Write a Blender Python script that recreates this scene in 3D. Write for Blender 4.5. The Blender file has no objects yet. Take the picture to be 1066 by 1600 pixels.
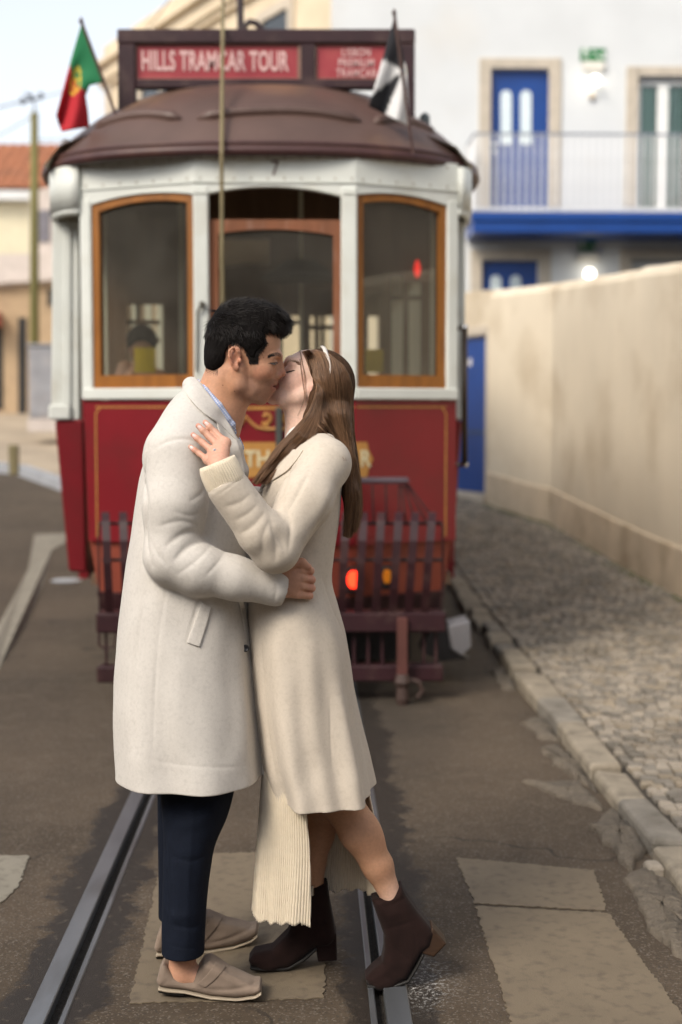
import bpy, bmesh, math, random
import numpy as np
from mathutils import Vector, Matrix, noise as mnoise
R = math.radians
random.seed(7)
C = bpy.context.scene.collection
SC = bpy.context.scene

# ------------------------------------------------------------------ camera
cam_d = bpy.data.cameras.new('camera'); cam = bpy.data.objects.new('camera', cam_d); C.objects.link(cam)
CAM = Vector((0, 0, 1.55)); PITCH = 4.12; YAW = -1.24; F = 2222.0
cam.location = CAM; cam.rotation_euler = (R(90 - PITCH), 0, R(YAW))
cam_d.sensor_fit = 'VERTICAL'; cam_d.sensor_height = 36; cam_d.lens = 50
cam_d.clip_start = 0.05; cam_d.clip_end = 2000
cam_d.dof.use_dof = True; cam_d.dof.focus_distance = 3.66; cam_d.dof.aperture_fstop = 2.0
SC.camera = cam
# ------------------------------------------------------------------ sky and sun
SUN_EL, SUN_AZ = 42, -138          # azimuth from +Y, clockwise
w = bpy.data.worlds.new('World'); SC.world = w; w.use_nodes = True
nt = w.node_tree; nt.nodes.clear()
wo = nt.nodes.new('ShaderNodeOutputWorld'); bg = nt.nodes.new('ShaderNodeBackground')
sk = nt.nodes.new('ShaderNodeTexSky'); sk.sky_type = 'NISHITA'; sk.sun_disc = False
sk.sun_elevation = R(SUN_EL); sk.sun_rotation = R(SUN_AZ); sk.air_density = 1.0; sk.dust_density = 2.5; sk.ozone_density = 1.0
hz_ = nt.nodes.new('ShaderNodeHueSaturation'); hz_.inputs['Saturation'].default_value = .33          # thin veil of cloud
nt.links.new(sk.outputs[0], hz_.inputs['Color']); nt.links.new(hz_.outputs[0], bg.inputs[0]); nt.links.new(bg.outputs[0], wo.inputs[0]); bg.inputs[1].default_value = 0.14
sl = bpy.data.lights.new('sun', 'SUN'); so = bpy.data.objects.new('sun', sl); C.objects.link(so)
sl.energy = 1.3; sl.angle = R(22); sl.color = (1, .88, .71)
az, el = R(SUN_AZ), R(SUN_EL)
sd = Vector((math.sin(az) * math.cos(el), math.cos(az) * math.cos(el), math.sin(el)))
so.rotation_euler = sd.to_track_quat('Z', 'Y').to_euler(); so.location = (-6, -6, 12)
SC.view_settings.view_transform = 'Standard'; SC.view_settings.look = 'None'
SC.view_settings.gamma = 1; SC.view_settings.exposure = 0.96; SC.view_settings.use_curve_mapping = False
SC.render.engine = 'CYCLES'; SC.cycles.use_denoising = True; SC.cycles.max_bounces = 8
SC.cycles.transparent_max_bounces = 16

# ------------------------------------------------------------------ maths
_CR = cam.rotation_euler.to_matrix()
def ray(px, py):
    return _CR @ Vector(((px - 533) / F, (800 - py) / F, -1))
def at(px, py, Y):                       # where the sight line of a photo point meets the depth Y
    d = ray(px, py); return CAM + d * (Y / d.y)
def gnd(px, py, z=0.0):
    d = ray(px, py); return CAM + d * ((z - CAM.z) / d.z)
def onpl(px, py, p, n):                  # ... meets a plane
    d = ray(px, py); return CAM + d * ((Vector(p) - CAM).dot(n) / d.dot(n))
def zg(y):                               # the street climbs behind the tram
    if y < 9: return 0.0
    if y < 13: return .05 * (y - 9) ** 2 / 8
    if y < 16: return .1 + .05 * (y - 13)
    if y < 25: return .25 + .112 * (y - 16)
    return min(1.258 + .02 * (y - 25), 1.38)
def lerp(a, b, t): return a + (b - a) * t

# ------------------------------------------------------------------ object helpers
WOFF = {}
def tag(o, label=None, cat=None, group=None, kind=None):
    if label: o['label'] = label
    if cat: o['category'] = cat
    if group: o['group'] = group
    if kind: o['kind'] = kind
    return o
def empty(name, loc, label, cat, group=None):
    o = bpy.data.objects.new(name, None); C.objects.link(o); o.location = loc; o.empty_display_size = .1
    WOFF[o.name] = Vector(loc); return tag(o, label, cat, group)
def link(name, me, parent=None, m=None, smooth=False):
    o = bpy.data.objects.new(name, me); C.objects.link(o)
    if m:
        me.materials.clear(); me.materials.append(m)
    if smooth: me.polygons.foreach_set('use_smooth', [True] * len(me.polygons))
    if parent:
        o.parent = parent; o.matrix_parent_inverse = Matrix.Translation(-WOFF.get(parent.name, Vector((0, 0, 0))))
    return o
def base_origin(o):                      # a top-level mesh gets its origin at its own foot
    me = o.data; n = len(me.vertices); a = np.empty(n * 3, 'f'); me.vertices.foreach_get('co', a); a = a.reshape(-1, 3)
    c = Vector(((a[:, 0].min() + a[:, 0].max()) / 2, (a[:, 1].min() + a[:, 1].max()) / 2, a[:, 2].min()))
    me.vertices.foreach_set('co', (a - np.array(c, 'f')).ravel()); o.location = c; WOFF[o.name] = c.copy(); return o
class MB:
    def __init__(s): s.v = []; s.f = []
    def add(s, vs, fs):
        b = len(s.v); s.v += [tuple(x) for x in vs]; s.f += [tuple(b + i for i in f) for f in fs]; return s
    def box(s, a, b, rz=0):              # from corner a to corner b
        x0, y0, z0 = a; x1, y1, z1 = b
        vs = [(x0, y0, z0), (x1, y0, z0), (x1, y1, z0), (x0, y1, z0), (x0, y0, z1), (x1, y0, z1), (x1, y1, z1), (x0, y1, z1)]
        if rz:
            cx, cy = (x0 + x1) / 2, (y0 + y1) / 2; c, q = math.cos(rz), math.sin(rz)
            vs = [(cx + (x - cx) * c - (y - cy) * q, cy + (x - cx) * q + (y - cy) * c, z) for x, y, z in vs]
        return s.add(vs, [(0, 3, 2, 1), (4, 5, 6, 7), (0, 1, 5, 4), (1, 2, 6, 5), (2, 3, 7, 6), (3, 0, 4, 7)])
    def prism(s, pts, n, t0, t1):        # polygon pushed along n from t0 to t1
        n = Vector(n); k = len(pts); a = [Vector(p) + n * t0 for p in pts]; b = [Vector(p) + n * t1 for p in pts]
        nn = Vector((0, 0, 0))
        for i in range(k): nn += a[i].cross(a[(i + 1) % k])
        if nn.dot(n * (t1 - t0)) < 0: a.reverse(); b.reverse()
        return s.add(a + b, [tuple(range(k))[::-1], tuple(range(k, 2 * k))] + [(i, (i + 1) % k, k + (i + 1) % k, k + i) for i in range(k)])
    def tube(s, pts, r, n=8, cap=True, flat=None):
        pts = [Vector(p) for p in pts]; m = len(pts); rs = r if isinstance(r, (list, tuple)) else [r] * m
        vs = []; up = None
        for i, p in enumerate(pts):
            t = (pts[min(i + 1, m - 1)] - pts[max(i - 1, 0)]).normalized()
            if up is None: up = t.orthogonal().normalized()
            up = (up - t * up.dot(t)).normalized(); sd_ = t.cross(up)
            for j in range(n):
                q = 2 * math.pi * j / n; vs.append(p + (up * math.cos(q) + sd_ * math.sin(q)) * rs[i])
        fs = [(i * n + j, i * n + (j + 1) % n, (i + 1) * n + (j + 1) % n, (i + 1) * n + j) for i in range(m - 1) for j in range(n)]
        if cap: fs += [tuple(range(n))[::-1], tuple(range((m - 1) * n, m * n))]
        return s.add(vs, fs)
    def strap(s, pts, side, w_, t, nrm=None):   # flat bar along pts, w_ wide along side, t thick
        pts = [Vector(p) for p in pts]; side = Vector(side).normalized(); m = len(pts); vs = []
        for i, p in enumerate(pts):
            tg = (pts[min(i + 1, m - 1)] - pts[max(i - 1, 0)]).normalized(); nn = tg.cross(side).normalized()
            vs += [p - side * w_ / 2 - nn * t / 2, p + side * w_ / 2 - nn * t / 2, p + side * w_ / 2 + nn * t / 2, p - side * w_ / 2 + nn * t / 2]
        fs = [(i * 4 + j, i * 4 + (j + 1) % 4, i * 4 + 4 + (j + 1) % 4, i * 4 + 4 + j) for i in range(m - 1) for j in range(4)]
        return s.add(vs, fs + [(3, 2, 1, 0), tuple(range(m * 4 - 4, m * 4))])
    def lathe(s, c, prof, n=16, axis='Z'):
        c = Vector(c); vs = []
        for r, h in prof:
            for j in range(n):
                q = 2 * math.pi * j / n; a, b = r * math.cos(q), r * math.sin(q)
                vs.append(c + Vector({'Z': (a, b, h), 'Y': (a, h, -b), 'X': (h, a, b)}[axis]))
        m = len(prof)
        fs = [(i * n + j, i * n + (j + 1) % n, (i + 1) * n + (j + 1) % n, (i + 1) * n + j) for i in range(m - 1) for j in range(n)]
        return s.add(vs, fs + [tuple(range(n))[::-1], tuple(range((m - 1) * n, m * n))])
    def grid(s, rows):                   # rows of points -> sheet
        m, n = len(rows), len(rows[0])
        return s.add([p for r_ in rows for p in r_], [(i * n + j, i * n + j + 1, (i + 1) * n + j + 1, (i + 1) * n + j) for i in range(m - 1) for j in range(n - 1)])
    def build(s, name, m, parent=None, smooth=False, bevel=0, seg=1, fix=True):
        me = bpy.data.meshes.new(name); me.from_pydata(s.v, [], s.f)
        if fix or bevel:
            bm = bmesh.new(); bm.from_mesh(me)
            if bevel:
                es = [e for e in bm.edges if len(e.link_faces) == 2 and e.calc_face_angle(0) > .5]
                bmesh.ops.bevel(bm, geom=es, offset=bevel, segments=seg, affect='EDGES', clamp_overlap=True)
            if fix: bmesh.ops.recalc_face_normals(bm, faces=bm.faces)
            bm.to_mesh(me); bm.free()
        me.update(); return link(name, me, parent, m, smooth)
def solid(o, t, off=-1):
    md = o.modifiers.new('solid', 'SOLIDIFY'); md.thickness = t; md.offset = off; return o
def subsurf(o, n=1):
    md = o.modifiers.new('sub', 'SUBSURF'); md.levels = n; md.render_levels = n; return o
def clone(o, parent=None, shift=None):
    c = o.copy(); C.objects.link(c)
    if parent: c.parent = parent
    elif shift is not None: c.location = o.location + Vector(shift)
    for ch in o.children: clone(ch, c)
    return c

# ------------------------------------------------------------------ materials
def mat(name, col, rough=.6, var=.12, vs=6, bump=.15, bs=60, metal=0, spec=.4, dirt=None, dscale=3, damt=.4, sheen=0, coat=0, attr=None, det=6, stretch=(1, 1, 1), sss=0, bdist=.01):
    m = bpy.data.materials.new(name); m.use_nodes = True; t = m.node_tree; N = t.nodes; L = t.links
    p = N['Principled BSDF']; p.inputs['Roughness'].default_value = rough; p.inputs['Metallic'].default_value = metal
    p.inputs['Specular IOR Level'].default_value = spec; p.inputs['Sheen Weight'].default_value = sheen; p.inputs['Coat Weight'].default_value = coat
    if sss:
        p.inputs['Subsurface Weight'].default_value = sss; p.inputs['Subsurface Radius'].default_value = (.012, .005, .003); p.inputs['Subsurface Scale'].default_value = 1
    tc = N.new('ShaderNodeTexCoord'); mp = N.new('ShaderNodeMapping'); mp.inputs['Scale'].default_value = stretch
    L.new(tc.outputs['Object'], mp.inputs[0])
    def nz(s, d=det):
        n = N.new('ShaderNodeTexNoise'); n.inputs['Scale'].default_value = s; n.inputs['Detail'].default_value = d; L.new(mp.outputs[0], n.inputs[0]); return n.outputs[0]
    def mix(fac, a, b, bt='MIX'):
        x = N.new('ShaderNodeMix'); x.data_type = 'RGBA'; x.blend_type = bt
        for i, q in ((0, fac), (6, a), (7, b)):
            if hasattr(q, 'is_linked'): L.new(q, x.inputs[i])
            else: x.inputs[i].default_value = q if i == 0 else (*q, 1)
        return x.outputs[2]
    def ramp(src, a, b, c0=0., c1=1.):
        r = N.new('ShaderNodeMapRange'); L.new(src, r.inputs[0]); r.inputs[1].default_value = a; r.inputs[2].default_value = b
        r.inputs[3].default_value = c0; r.inputs[4].default_value = c1; return r.outputs[0]
    if attr:
        a = N.new('ShaderNodeAttribute'); a.attribute_name = attr; cs = a.outputs['Color']
    else: cs = col
    if var:
        f = ramp(nz(vs), .25, .75)
        g = N.new('ShaderNodeMapRange'); L.new(f, g.inputs[0]); g.inputs[3].default_value = 1 - var; g.inputs[4].default_value = 1 + var
        hs = N.new('ShaderNodeHueSaturation'); L.new(g.outputs[0], hs.inputs['Value'])
        if attr: L.new(cs, hs.inputs['Color'])
        else: hs.inputs['Color'].default_value = (*col, 1)
        cs = hs.outputs[0]
    if dirt:
        cs = mix(ramp(nz(dscale, 8), .5, .72, 0, damt), cs, dirt)
    if hasattr(cs, 'is_linked'): L.new(cs, p.inputs['Base Color'])
    else: p.inputs['Base Color'].default_value = (*cs, 1)
    if bump:
        b = N.new('ShaderNodeBump'); b.inputs['Strength'].default_value = bump; b.inputs['Distance'].default_value = bdist
        L.new(nz(bs, 4), b.inputs['Height']); L.new(b.outputs[0], p.inputs['Normal'])
    m['_n'] = 1
    return m
def glass(name, tint=(.82, .85, .83), gl=.05, dust=0):
    m = bpy.data.materials.new(name); m.use_nodes = True; t = m.node_tree; N = t.nodes; L = t.links; N.remove(N['Principled BSDF'])
    tr = N.new('ShaderNodeBsdfTransparent'); tr.inputs[0].default_value = (*tint, 1); g = N.new('ShaderNodeBsdfGlossy'); g.inputs['Roughness'].default_value = gl
    fr = N.new('ShaderNodeFresnel'); fr.inputs[0].default_value = 1.55; mx = N.new('ShaderNodeMixShader')
    L.new(fr.outputs[0], mx.inputs[0]); L.new(tr.outputs[0], mx.inputs[1]); L.new(g.outputs[0], mx.inputs[2]); 
    out = mx.outputs[0]
    if dust:                                 # a film of street dust
        df = N.new('ShaderNodeBsdfDiffuse'); df.inputs[0].default_value = (.45, .42, .36, 1); m2 = N.new('ShaderNodeMixShader'); n = N.new('ShaderNodeTexNoise'); n.inputs['Scale'].default_value = 3; n.inputs['Detail'].default_value = 5
        tc = N.new('ShaderNodeTexCoord'); L.new(tc.outputs['Object'], n.inputs[0]); mr = N.new('ShaderNodeMapRange'); L.new(n.outputs[0], mr.inputs[0]); mr.inputs[1].default_value = .3; mr.inputs[2].default_value = .7; mr.inputs[3].default_value = dust * .6; mr.inputs[4].default_value = dust * 1.5
        L.new(mr.outputs[0], m2.inputs[0]); L.new(out, m2.inputs[1]); L.new(df.outputs[0], m2.inputs[2]); out = m2.outputs[0]
    L.new(out, N['Material Output'].inputs[0]); return m
def emit(name, col, s):
    m = bpy.data.materials.new(name); m.use_nodes = True; p = m.node_tree.nodes['Principled BSDF']
    p.inputs['Base Color'].default_value = (*col, 1); p.inputs['Emission Color'].default_value = (*col, 1); p.inputs['Emission Strength'].default_value = s; return m
def text(name, body, p, size, m, parent, right=(1, 0, 0), up=(0, 0, 1), ext=.002, sx=1., align='CENTER', bold=0., sp=1.):
    cu = bpy.data.curves.new(name, 'FONT'); cu.body = body; cu.size = size; cu.align_x = align; cu.align_y = 'CENTER'; cu.extrude = ext; cu.offset = bold; cu.space_character = sp
    cu.space_line = .8
    o = bpy.data.objects.new('t', cu); C.objects.link(o); dg = bpy.context.evaluated_depsgraph_get()
    me = bpy.data.meshes.new_from_object(o.evaluated_get(dg)); bpy.data.objects.remove(o)
    rt = Vector(right).normalized(); u = Vector(up).normalized(); n = rt.cross(u)
    M4 = Matrix(((rt.x * sx, u.x, n.x, p[0]), (rt.y * sx, u.y, n.y, p[1]), (rt.z * sx, u.z, n.z, p[2]), (0, 0, 0, 1)))
    me.transform(M4); return link(name, me, parent, m)
# ------------------------------------------------------------------ the street
def nodes(m): return m.node_tree.nodes, m.node_tree.links
XL0, XL1, XL2 = gnd(36, 1600).x, gnd(70, 1600).x, gnd(101, 1600).x      # left rail: head, groove, guard
XR0, XR1, XR2 = gnd(580, 1600).x, gnd(606, 1600).x, gnd(645, 1600).x    # right rail: guard, groove, head
def road_material():
    m = mat('asphalt', (.082, .067, .053), rough=.82, var=.0, bump=.5, bs=260, spec=.3, bdist=.006)
    N, L = nodes(m); p = N['Principled BSDF']
    tc = N.new('ShaderNodeTexCoord'); sx = N.new('ShaderNodeSeparateXYZ'); L.new(tc.outputs['Object'], sx.inputs[0])
    def nz(s, d=6, ro=.55, vec=None):
        n = N.new('ShaderNodeTexNoise'); n.inputs['Scale'].default_value = s; n.inputs['Detail'].default_value = d; n.inputs['Roughness'].default_value = ro
        L.new(vec or tc.outputs['Object'], n.inputs[0]); return n.outputs[0]
    def op(o, a, b=None, c=None, clamp=False):
        x = N.new('ShaderNodeMath'); x.operation = o; x.use_clamp = clamp
        for i, q in enumerate((a, b, c)):
            if q is None: continue
            if hasattr(q, 'is_linked'): L.new(q, x.inputs[i])
            else: x.inputs[i].default_value = q
        return x.outputs[0]
    def ramp(src, a, b, c0=0., c1=1., smooth=True):
        r = N.new('ShaderNodeMapRange'); r.interpolation_type = 'SMOOTHSTEP' if smooth else 'LINEAR'
        L.new(src, r.inputs[0])
        for i, q in ((1, a), (2, b), (3, c0), (4, c1)): r.inputs[i].default_value = q
        return r.outputs[0]
    def mix(f, a, b):
        x = N.new('ShaderNodeMix'); x.data_type = 'RGBA'
        for i, q in ((0, f), (6, a), (7, b)):
            if hasattr(q, 'is_linked'): L.new(q, x.inputs[i])
            else: x.inputs[i].default_value = q if i == 0 else (*q, 1)
        return x.outputs[2]
    col = mix(ramp(nz(.9, 5), .3, .7), (.054, .039, .0255), (.087, .063, .042))
    col = mix(ramp(nz(7, 8, .7), .45, .75, 0, .5), col, (.12, .093, .066))
    vo = N.new('ShaderNodeTexVoronoi'); vo.inputs['Scale'].default_value = 190; L.new(tc.outputs['Object'], vo.inputs[0])   # aggregate chips
    hv = N.new('ShaderNodeSeparateColor'); L.new(vo.outputs['Color'], hv.inputs[0])
    chip = ramp(hv.outputs[0], .80, .97, 0, .55)
    col = mix(chip, col, (.19, .165, .135))
    col = mix(ramp(hv.outputs[1], .75, .95, 0, .5), col, (.035, .03, .026))
    # tar, wet grime and grit along both rails, with a ragged edge
    xr = op('MINIMUM', op('ABSOLUTE', op('SUBTRACT', sx.outputs[0], (XL0 + XL2) / 2)), op('ABSOLUTE', op('SUBTRACT', sx.outputs[0], (XR0 + XR2) / 2 + .03)))
    edge = op('ADD', xr, op('MULTIPLY', op('SUBTRACT', nz(4.2, 8, .7), .5), -.36))
    st = ramp(edge, .105, .15, 1, 0)
    col = mix(op('MULTIPLY', st, .88), col, (.017, .0135, .011))
    gr = op('MULTIPLY', st, ramp(nz(38, 4), .58, .7, 0, .6)); col = mix(gr, col, (.10, .082, .062))
    # pale gritty splash by the boot
    b = gnd(655, 1535); dx = op('SUBTRACT', sx.outputs[0], b.x); dy = op('SUBTRACT', sx.outputs[1], b.y)
    rr = op('SQRT', op('ADD', op('MULTIPLY', dx, dx), op('MULTIPLY', op('MULTIPLY', dy, dy), .3)))
    sp = op('MULTIPLY', ramp(rr, .015, .14, 1, 0), ramp(nz(75, 8, .8), .50, .62)); col = mix(op('MULTIPLY', sp, .85), col, (.55, .54, .52))
    # road colour darker towards and under the tram, with uneven sides
    tram_dk = op('MULTIPLY', ramp(op('ADD', op('ABSOLUTE', op('ADD', sx.outputs[0], .1)), op('MULTIPLY', nz(2.2, 5), .5)), .8, 1.15, 1, 0), ramp(sx.outputs[1], 5.4, 7.2))
    col = mix(op('MULTIPLY', tram_dk, .6), col, (.028, .024, .02))
    # cracks
    wv = N.new('ShaderNodeTexVoronoi'); wv.feature = 'DISTANCE_TO_EDGE'; wv.inputs['Scale'].default_value = .55
    wp = N.new('ShaderNodeVectorMath'); wp.operation = 'ADD'; nn = N.new('ShaderNodeTexNoise'); nn.inputs['Scale'].default_value = 5; L.new(tc.outputs['Object'], nn.inputs[0])
    sc_ = N.new('ShaderNodeVectorMath'); sc_.operation = 'SCALE'; sc_.inputs['Scale'].default_value = .35; L.new(nn.outputs['Color'], sc_.inputs[0])
    L.new(tc.outputs['Object'], wp.inputs[0]); L.new(sc_.outputs[0], wp.inputs[1]); L.new(wp.outputs[0], wv.inputs[0])
    ck = op('MULTIPLY', ramp(wv.outputs['Distance'], .002, .009, 1, 0), ramp(nz(1.1), .48, .58)); col = mix(op('MULTIPLY', ck, .7), col, (.02, .017, .014))
    L.new(col, p.inputs['Base Color'])
    L.new(ramp(st, 0, 1, .85, .55), p.inputs['Roughness'])
    return m
ASPH = road_material()
def sheet(name, xs, ys, m, dz=0., kind='structure', jit=0):
    b = MB(); b.grid([[(x, y, zg(y) + dz + (random.uniform(-jit, jit) if jit else 0)) for x in xs] for y in ys])
    o = b.build(name, m, fix=False); o['kind'] = kind; return o
YS = [-25, -10, -3, 0] + [2 + .5 * i for i in range(50)] + [28, 32, 38, 45, 60, 90, 140]
NS = 6
road = sheet('road', [-70, -30, -12, -6, -3, XL0], YS, ASPH)
sheet('road_between_rails', [XL2, -.5, 0, XR0], YS, ASPH)
KX = 1.17                                     # kerb line, parallel to the rails
sheet('road_gutter_side', [XR2, .7, KX + .03], YS, ASPH)
STEEL = mat('rail steel', (.17, .18, .195), rough=.38, var=.25, vs=9, bump=.05, bs=50, metal=.6, dirt=(.07, .06, .05), dscale=7, damt=.5, stretch=(1, .25, 1))
GRIT = mat('groove grit', (.022, .018, .014), rough=.9, var=.5, vs=60, bump=.8, bs=120)
def rail(x0, x1, g0, g1, label):
    e = empty('tram_rail', ((x0 + x1) / 2, 3, 0), label, 'rail', 'tram rails in the road')
    ys = [y for y in YS if 0 <= y <= 28]
    def strip(name, a, b, zt, zb, m):
        q = MB()
        q.grid([[(a, y, zg(y) + zb), (a, y, zg(y) + zt - .003), (a + .003, y, zg(y) + zt), (b - .003, y, zg(y) + zt), (b, y, zg(y) + zt - .003), (b, y, zg(y) + zb)] for y in ys])
        return q.build(name, m, e, fix=False)
    strip('rail_head', x0, x1, .006, -.06, STEEL); strip('guard_lip', g0, g1, .004, -.06, STEEL)
    lo, hi = (x1, g0) if x1 < g0 else (g1, x0)
    q = MB(); q.grid([[(lo - .001, y, zg(y) - .022), ((lo + hi) / 2, y, zg(y) - .03), (hi + .001, y, zg(y) - .022)] for y in ys]); q.build('groove_bed', GRIT, e, fix=False)
rail(XL0, XL1, XL2 - .017, XL2, 'worn steel rail of the tram track beside the loafers')
rail(XR1, XR2, XR0, XR0 + .017, 'worn steel rail of the tram track under the brown boot')

# worn paint of an old crossing
def paint_mat(name, c, keep):
    m = mat(name, c, rough=.8, var=.12, vs=5, bump=.35, bs=220, dirt=(.080, .062, .045), dscale=24, damt=keep * .7, bdist=.005)
    return m
PAINT = paint_mat('worn crossing paint', (.155, .122, .083), .9); WHITE = paint_mat('road line white', (.215, .195, .155), .85)
def patch(name, pts, m, dz, label, cat, group=None, jit=.005):
    P = []
    for i in range(len(pts)):
        a, b = gnd(*pts[i]), gnd(*pts[(i + 1) % len(pts)]); n = max(1, int((b - a).length / .013))
        for k in range(n):
            q = a.lerp(b, k / n); P.append((q.x + random.uniform(-jit, jit), q.y + random.uniform(-jit, jit), zg(q.y) + dz))
    b = MB(); b.prism(P, (0, 0, 1), -.003, 0); return base_origin(tag(b.build(name, m), label, cat, group))
patch('road_marking', [(203, 1569), (255, 1337), (480, 1331), (510, 1507), (505, 1561)], PAINT, .004, 'faded tan crossing stripe under the couple between the rails', 'road marking', 'worn crossing stripes')
patch('road_marking', [(712, 1341), (928, 1361), (948, 1424), (742, 1413)], PAINT, .004, 'faded tan crossing stripe end nearer the kerb, short piece above a crack', 'road marking', 'worn crossing stripes')
patch('road_marking', [(743, 1417), (950, 1428), (1075, 1600), (1120, 1660), (818, 1660)], PAINT, .004, 'long faded tan crossing stripe running out of the bottom right corner', 'road marking', 'worn crossing stripes')
patch('road_marking', [(-60, 1337), (46, 1338), (30, 1385), (-60, 1470)], WHITE, .004, 'faded tan crossing stripe at the left edge beyond the left rail', 'road marking', 'worn crossing stripes')
patch('road_line', [(55, 866), (104, 865), (102, 876), (82, 884), (70, 920), (0, 1045), (-60, 1130), (-60, 1060), (0, 975), (45, 906)], WHITE, .004, 'bent white road line left of the tram', 'road line')
b = MB(); c = gnd(104, 920); b.lathe((c.x, c.y, zg(c.y) + .001), [(.0, 0), (.13, 0), (.13, .007), (.12, .010), (0, .010)], 28)
base_origin(tag(b.build('manhole_cover', mat('cover metal', (.62, .66, .7), rough=.3, metal=.7, var=.2, bump=.1)), 'round pale metal cover in the road left of the tram', 'manhole cover'))

# kerb and pavement
KERB = mat('kerb limestone', (.25, .215, .165), rough=.85, var=.22, vs=9, bump=.6, bs=45, dirt=(.10, .085, .065), dscale=8, damt=.75)
KERB2 = mat('kerb greyer limestone', (.19, .172, .145), rough=.85, var=.22, vs=11, bump=.6, bs=45, dirt=(.085, .075, .06), dscale=7, damt=.75)
kb = MB(); kb.box((KX + .02, 1.5, -.2), (KX + .125, 20, .030)); kerb = tag(kb.build('kerb', mat('kerb bedding', (.07, .06, .045), rough=.9, bump=.6)), kind='structure')
def lump(b, x0, x1, y0, y1, z0, zt, j, ch, zf=lambda y: 0):
    q = lambda: random.uniform(-j, j)
    lo = [(x0 + q(), y0 + q()), (x1 + q(), y0 + q()), (x1 + q(), y1 + q()), (x0 + q(), y1 + q())]
    mx, my = sum(p[0] for p in lo) / 4, sum(p[1] for p in lo) / 4
    tz = [zt + q() * .5 for _ in lo]
    vs = [(x, y, zf(y) + z0) for x, y in lo] + [(x, y, zf(y) + zt - ch) for x, y in lo] + [(x + (ch if x < mx else -ch), y + (ch if y < my else -ch), zf(y) + z) for (x, y), z in zip(lo, tz)]
    b.add(vs, [(i, (i + 1) % 4, 4 + (i + 1) % 4, 4 + i) for i in range(4)] + [(4 + i, 4 + (i + 1) % 4, 8 + (i + 1) % 4, 8 + i) for i in range(4)] + [(8, 9, 10, 11)])
y = 2.0
while y < 19:
    Ln = random.choice((.28, .36, .45, .55, .62)); b = MB()
    lump(b, KX + random.uniform(-.012, .012), KX + .135, y + .006, y + Ln - .006, -.12, .068 + random.uniform(-.016, .014), .012, .014, zg)
    o = b.build('kerb_stone', random.choice((KERB, KERB, KERB2)), kerb, bevel=.006, seg=1); y += Ln
# sidewalk bed
WA = at(1066, 938, 11.0); WC = at(860, 815, 15.7); WD = at(735, 797, 17.4)     # foot of the wall: near, corner, far
def wallx(y): return lerp(WA.x, WC.x, (y - WA.y) / (WC.y - WA.y))
BED = mat('sand joints', (.05, .042, .033), rough=.95, var=.4, vs=12, bump=.5, bs=90)
def zs(y): return zg(y) + .062
bs_ = MB(); bs_.grid([[(x, yy, zs(yy) - .022) for x in (KX + .10, 2.2, 3.6)] for yy in YS if yy < 30]); pav = tag(bs_.build('pavement', BED, fix=False), kind='structure')
COB = [mat('limestone setts pale', (.27, .235, .19), rough=.8, var=.3, vs=7, bump=.4, bs=60, dirt=(.10, .085, .065), dscale=2.0, damt=.7),
       mat('limestone setts grey', (.17, .152, .127), rough=.8, var=.3, vs=7, bump=.4, bs=60, dirt=(.08, .07, .055), dscale=2.0, damt=.7),
       mat('limestone setts tan', (.23, .192, .142), rough=.8, var=.3, vs=7, bump=.4, bs=60, dirt=(.09, .075, .06), dscale=2.0, damt=.7)]
stones = []
y = 2.6; row = 0
while y < 18.5:
    dy = .060 if y < 9 else .075; x = KX + .145 + random.uniform(0, .03); xe = wallx(y) - .02
    while x < xe:
        wd = random.uniform(.042, .076) if y < 9 else random.uniform(.055, .09); bow = .10 * math.sin((x - 1.2) * 3.3 + .8 * math.sin(y * .9)) + .02 * math.sin(x * 9 + row)
        if x < .268 * y + 1.1: stones.append((x, y + bow, wd, dy * random.uniform(.84, 1.12)))
        x += wd + .004
    y += dy; row += 1
stones.sort(key=lambda s: s[1] + (20 if s[0] > .262 * s[1] else 0))
far = [MB(), MB(), MB()]
for i, (x, y, wd, dy) in enumerate(stones):
    k = random.choice((0, 0, 1, 1, 2)); h = random.uniform(-.004, .003)
    if i < 300:
        b = MB(); lump(b, x, x + wd - .007, y, y + dy - .007, -.03, h, .005, .006, zs); b.build('cobblestone', COB[k], pav, fix=False, smooth=False)
    else: lump(far[k], x, x + wd - .007, y, y + dy - .007, -.03, h, .005, .006, zs)
for k in range(3): far[k].build('cobblestone_field', COB[k], pav, fix=False)['kind'] = 'stuff'
# broken concrete lumps in the gutter
CONC = mat('old mortar', (.125, .103, .078), rough=.9, var=.25, vs=12, bump=.9, bs=40, dirt=(.06, .05, .04), dscale=9, damt=.8, bdist=.02)
def scab(pts, h, label):
    P = []
    for i in range(len(pts)):
        a, b_ = gnd(*pts[i]), gnd(*pts[(i + 1) % len(pts)]); n = max(1, int((b_ - a).length / .04))
        for k in range(n):
            q = a.lerp(b_, k / n); P.append(Vector((q.x + random.uniform(-.012, .012), q.y + random.uniform(-.02, .02), 0)))
    c = sum(P, Vector()) / len(P); rows = []
    for t, z in ((1.03, -.02), (1., h * .25), (.93, h * .8), (.7, h), (.35, h * 1.15), (.05, h * 1.1)):
        rows.append([c + (p - c) * t + Vector((0, 0, z + (random.uniform(-.15, .15) * h if t < .98 else 0))) for p in P + [P[0]]])
    b = MB(); b.grid(rows); return base_origin(tag(b.build('mortar_patch', CONC, smooth=True), label, 'mortar patch', 'broken mortar along the kerb'))
scab([(975, 1372), (1010, 1358), (1066, 1400), (1090, 1500), (1062, 1500), (1012, 1455)], .022, 'rough mortar patch against the nearest kerb stone')
scab([(922, 1296), (955, 1268), (1000, 1310), (1012, 1338), (985, 1362), (950, 1325)], .03, 'cracked mortar lump beside the second kerb gap')
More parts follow.
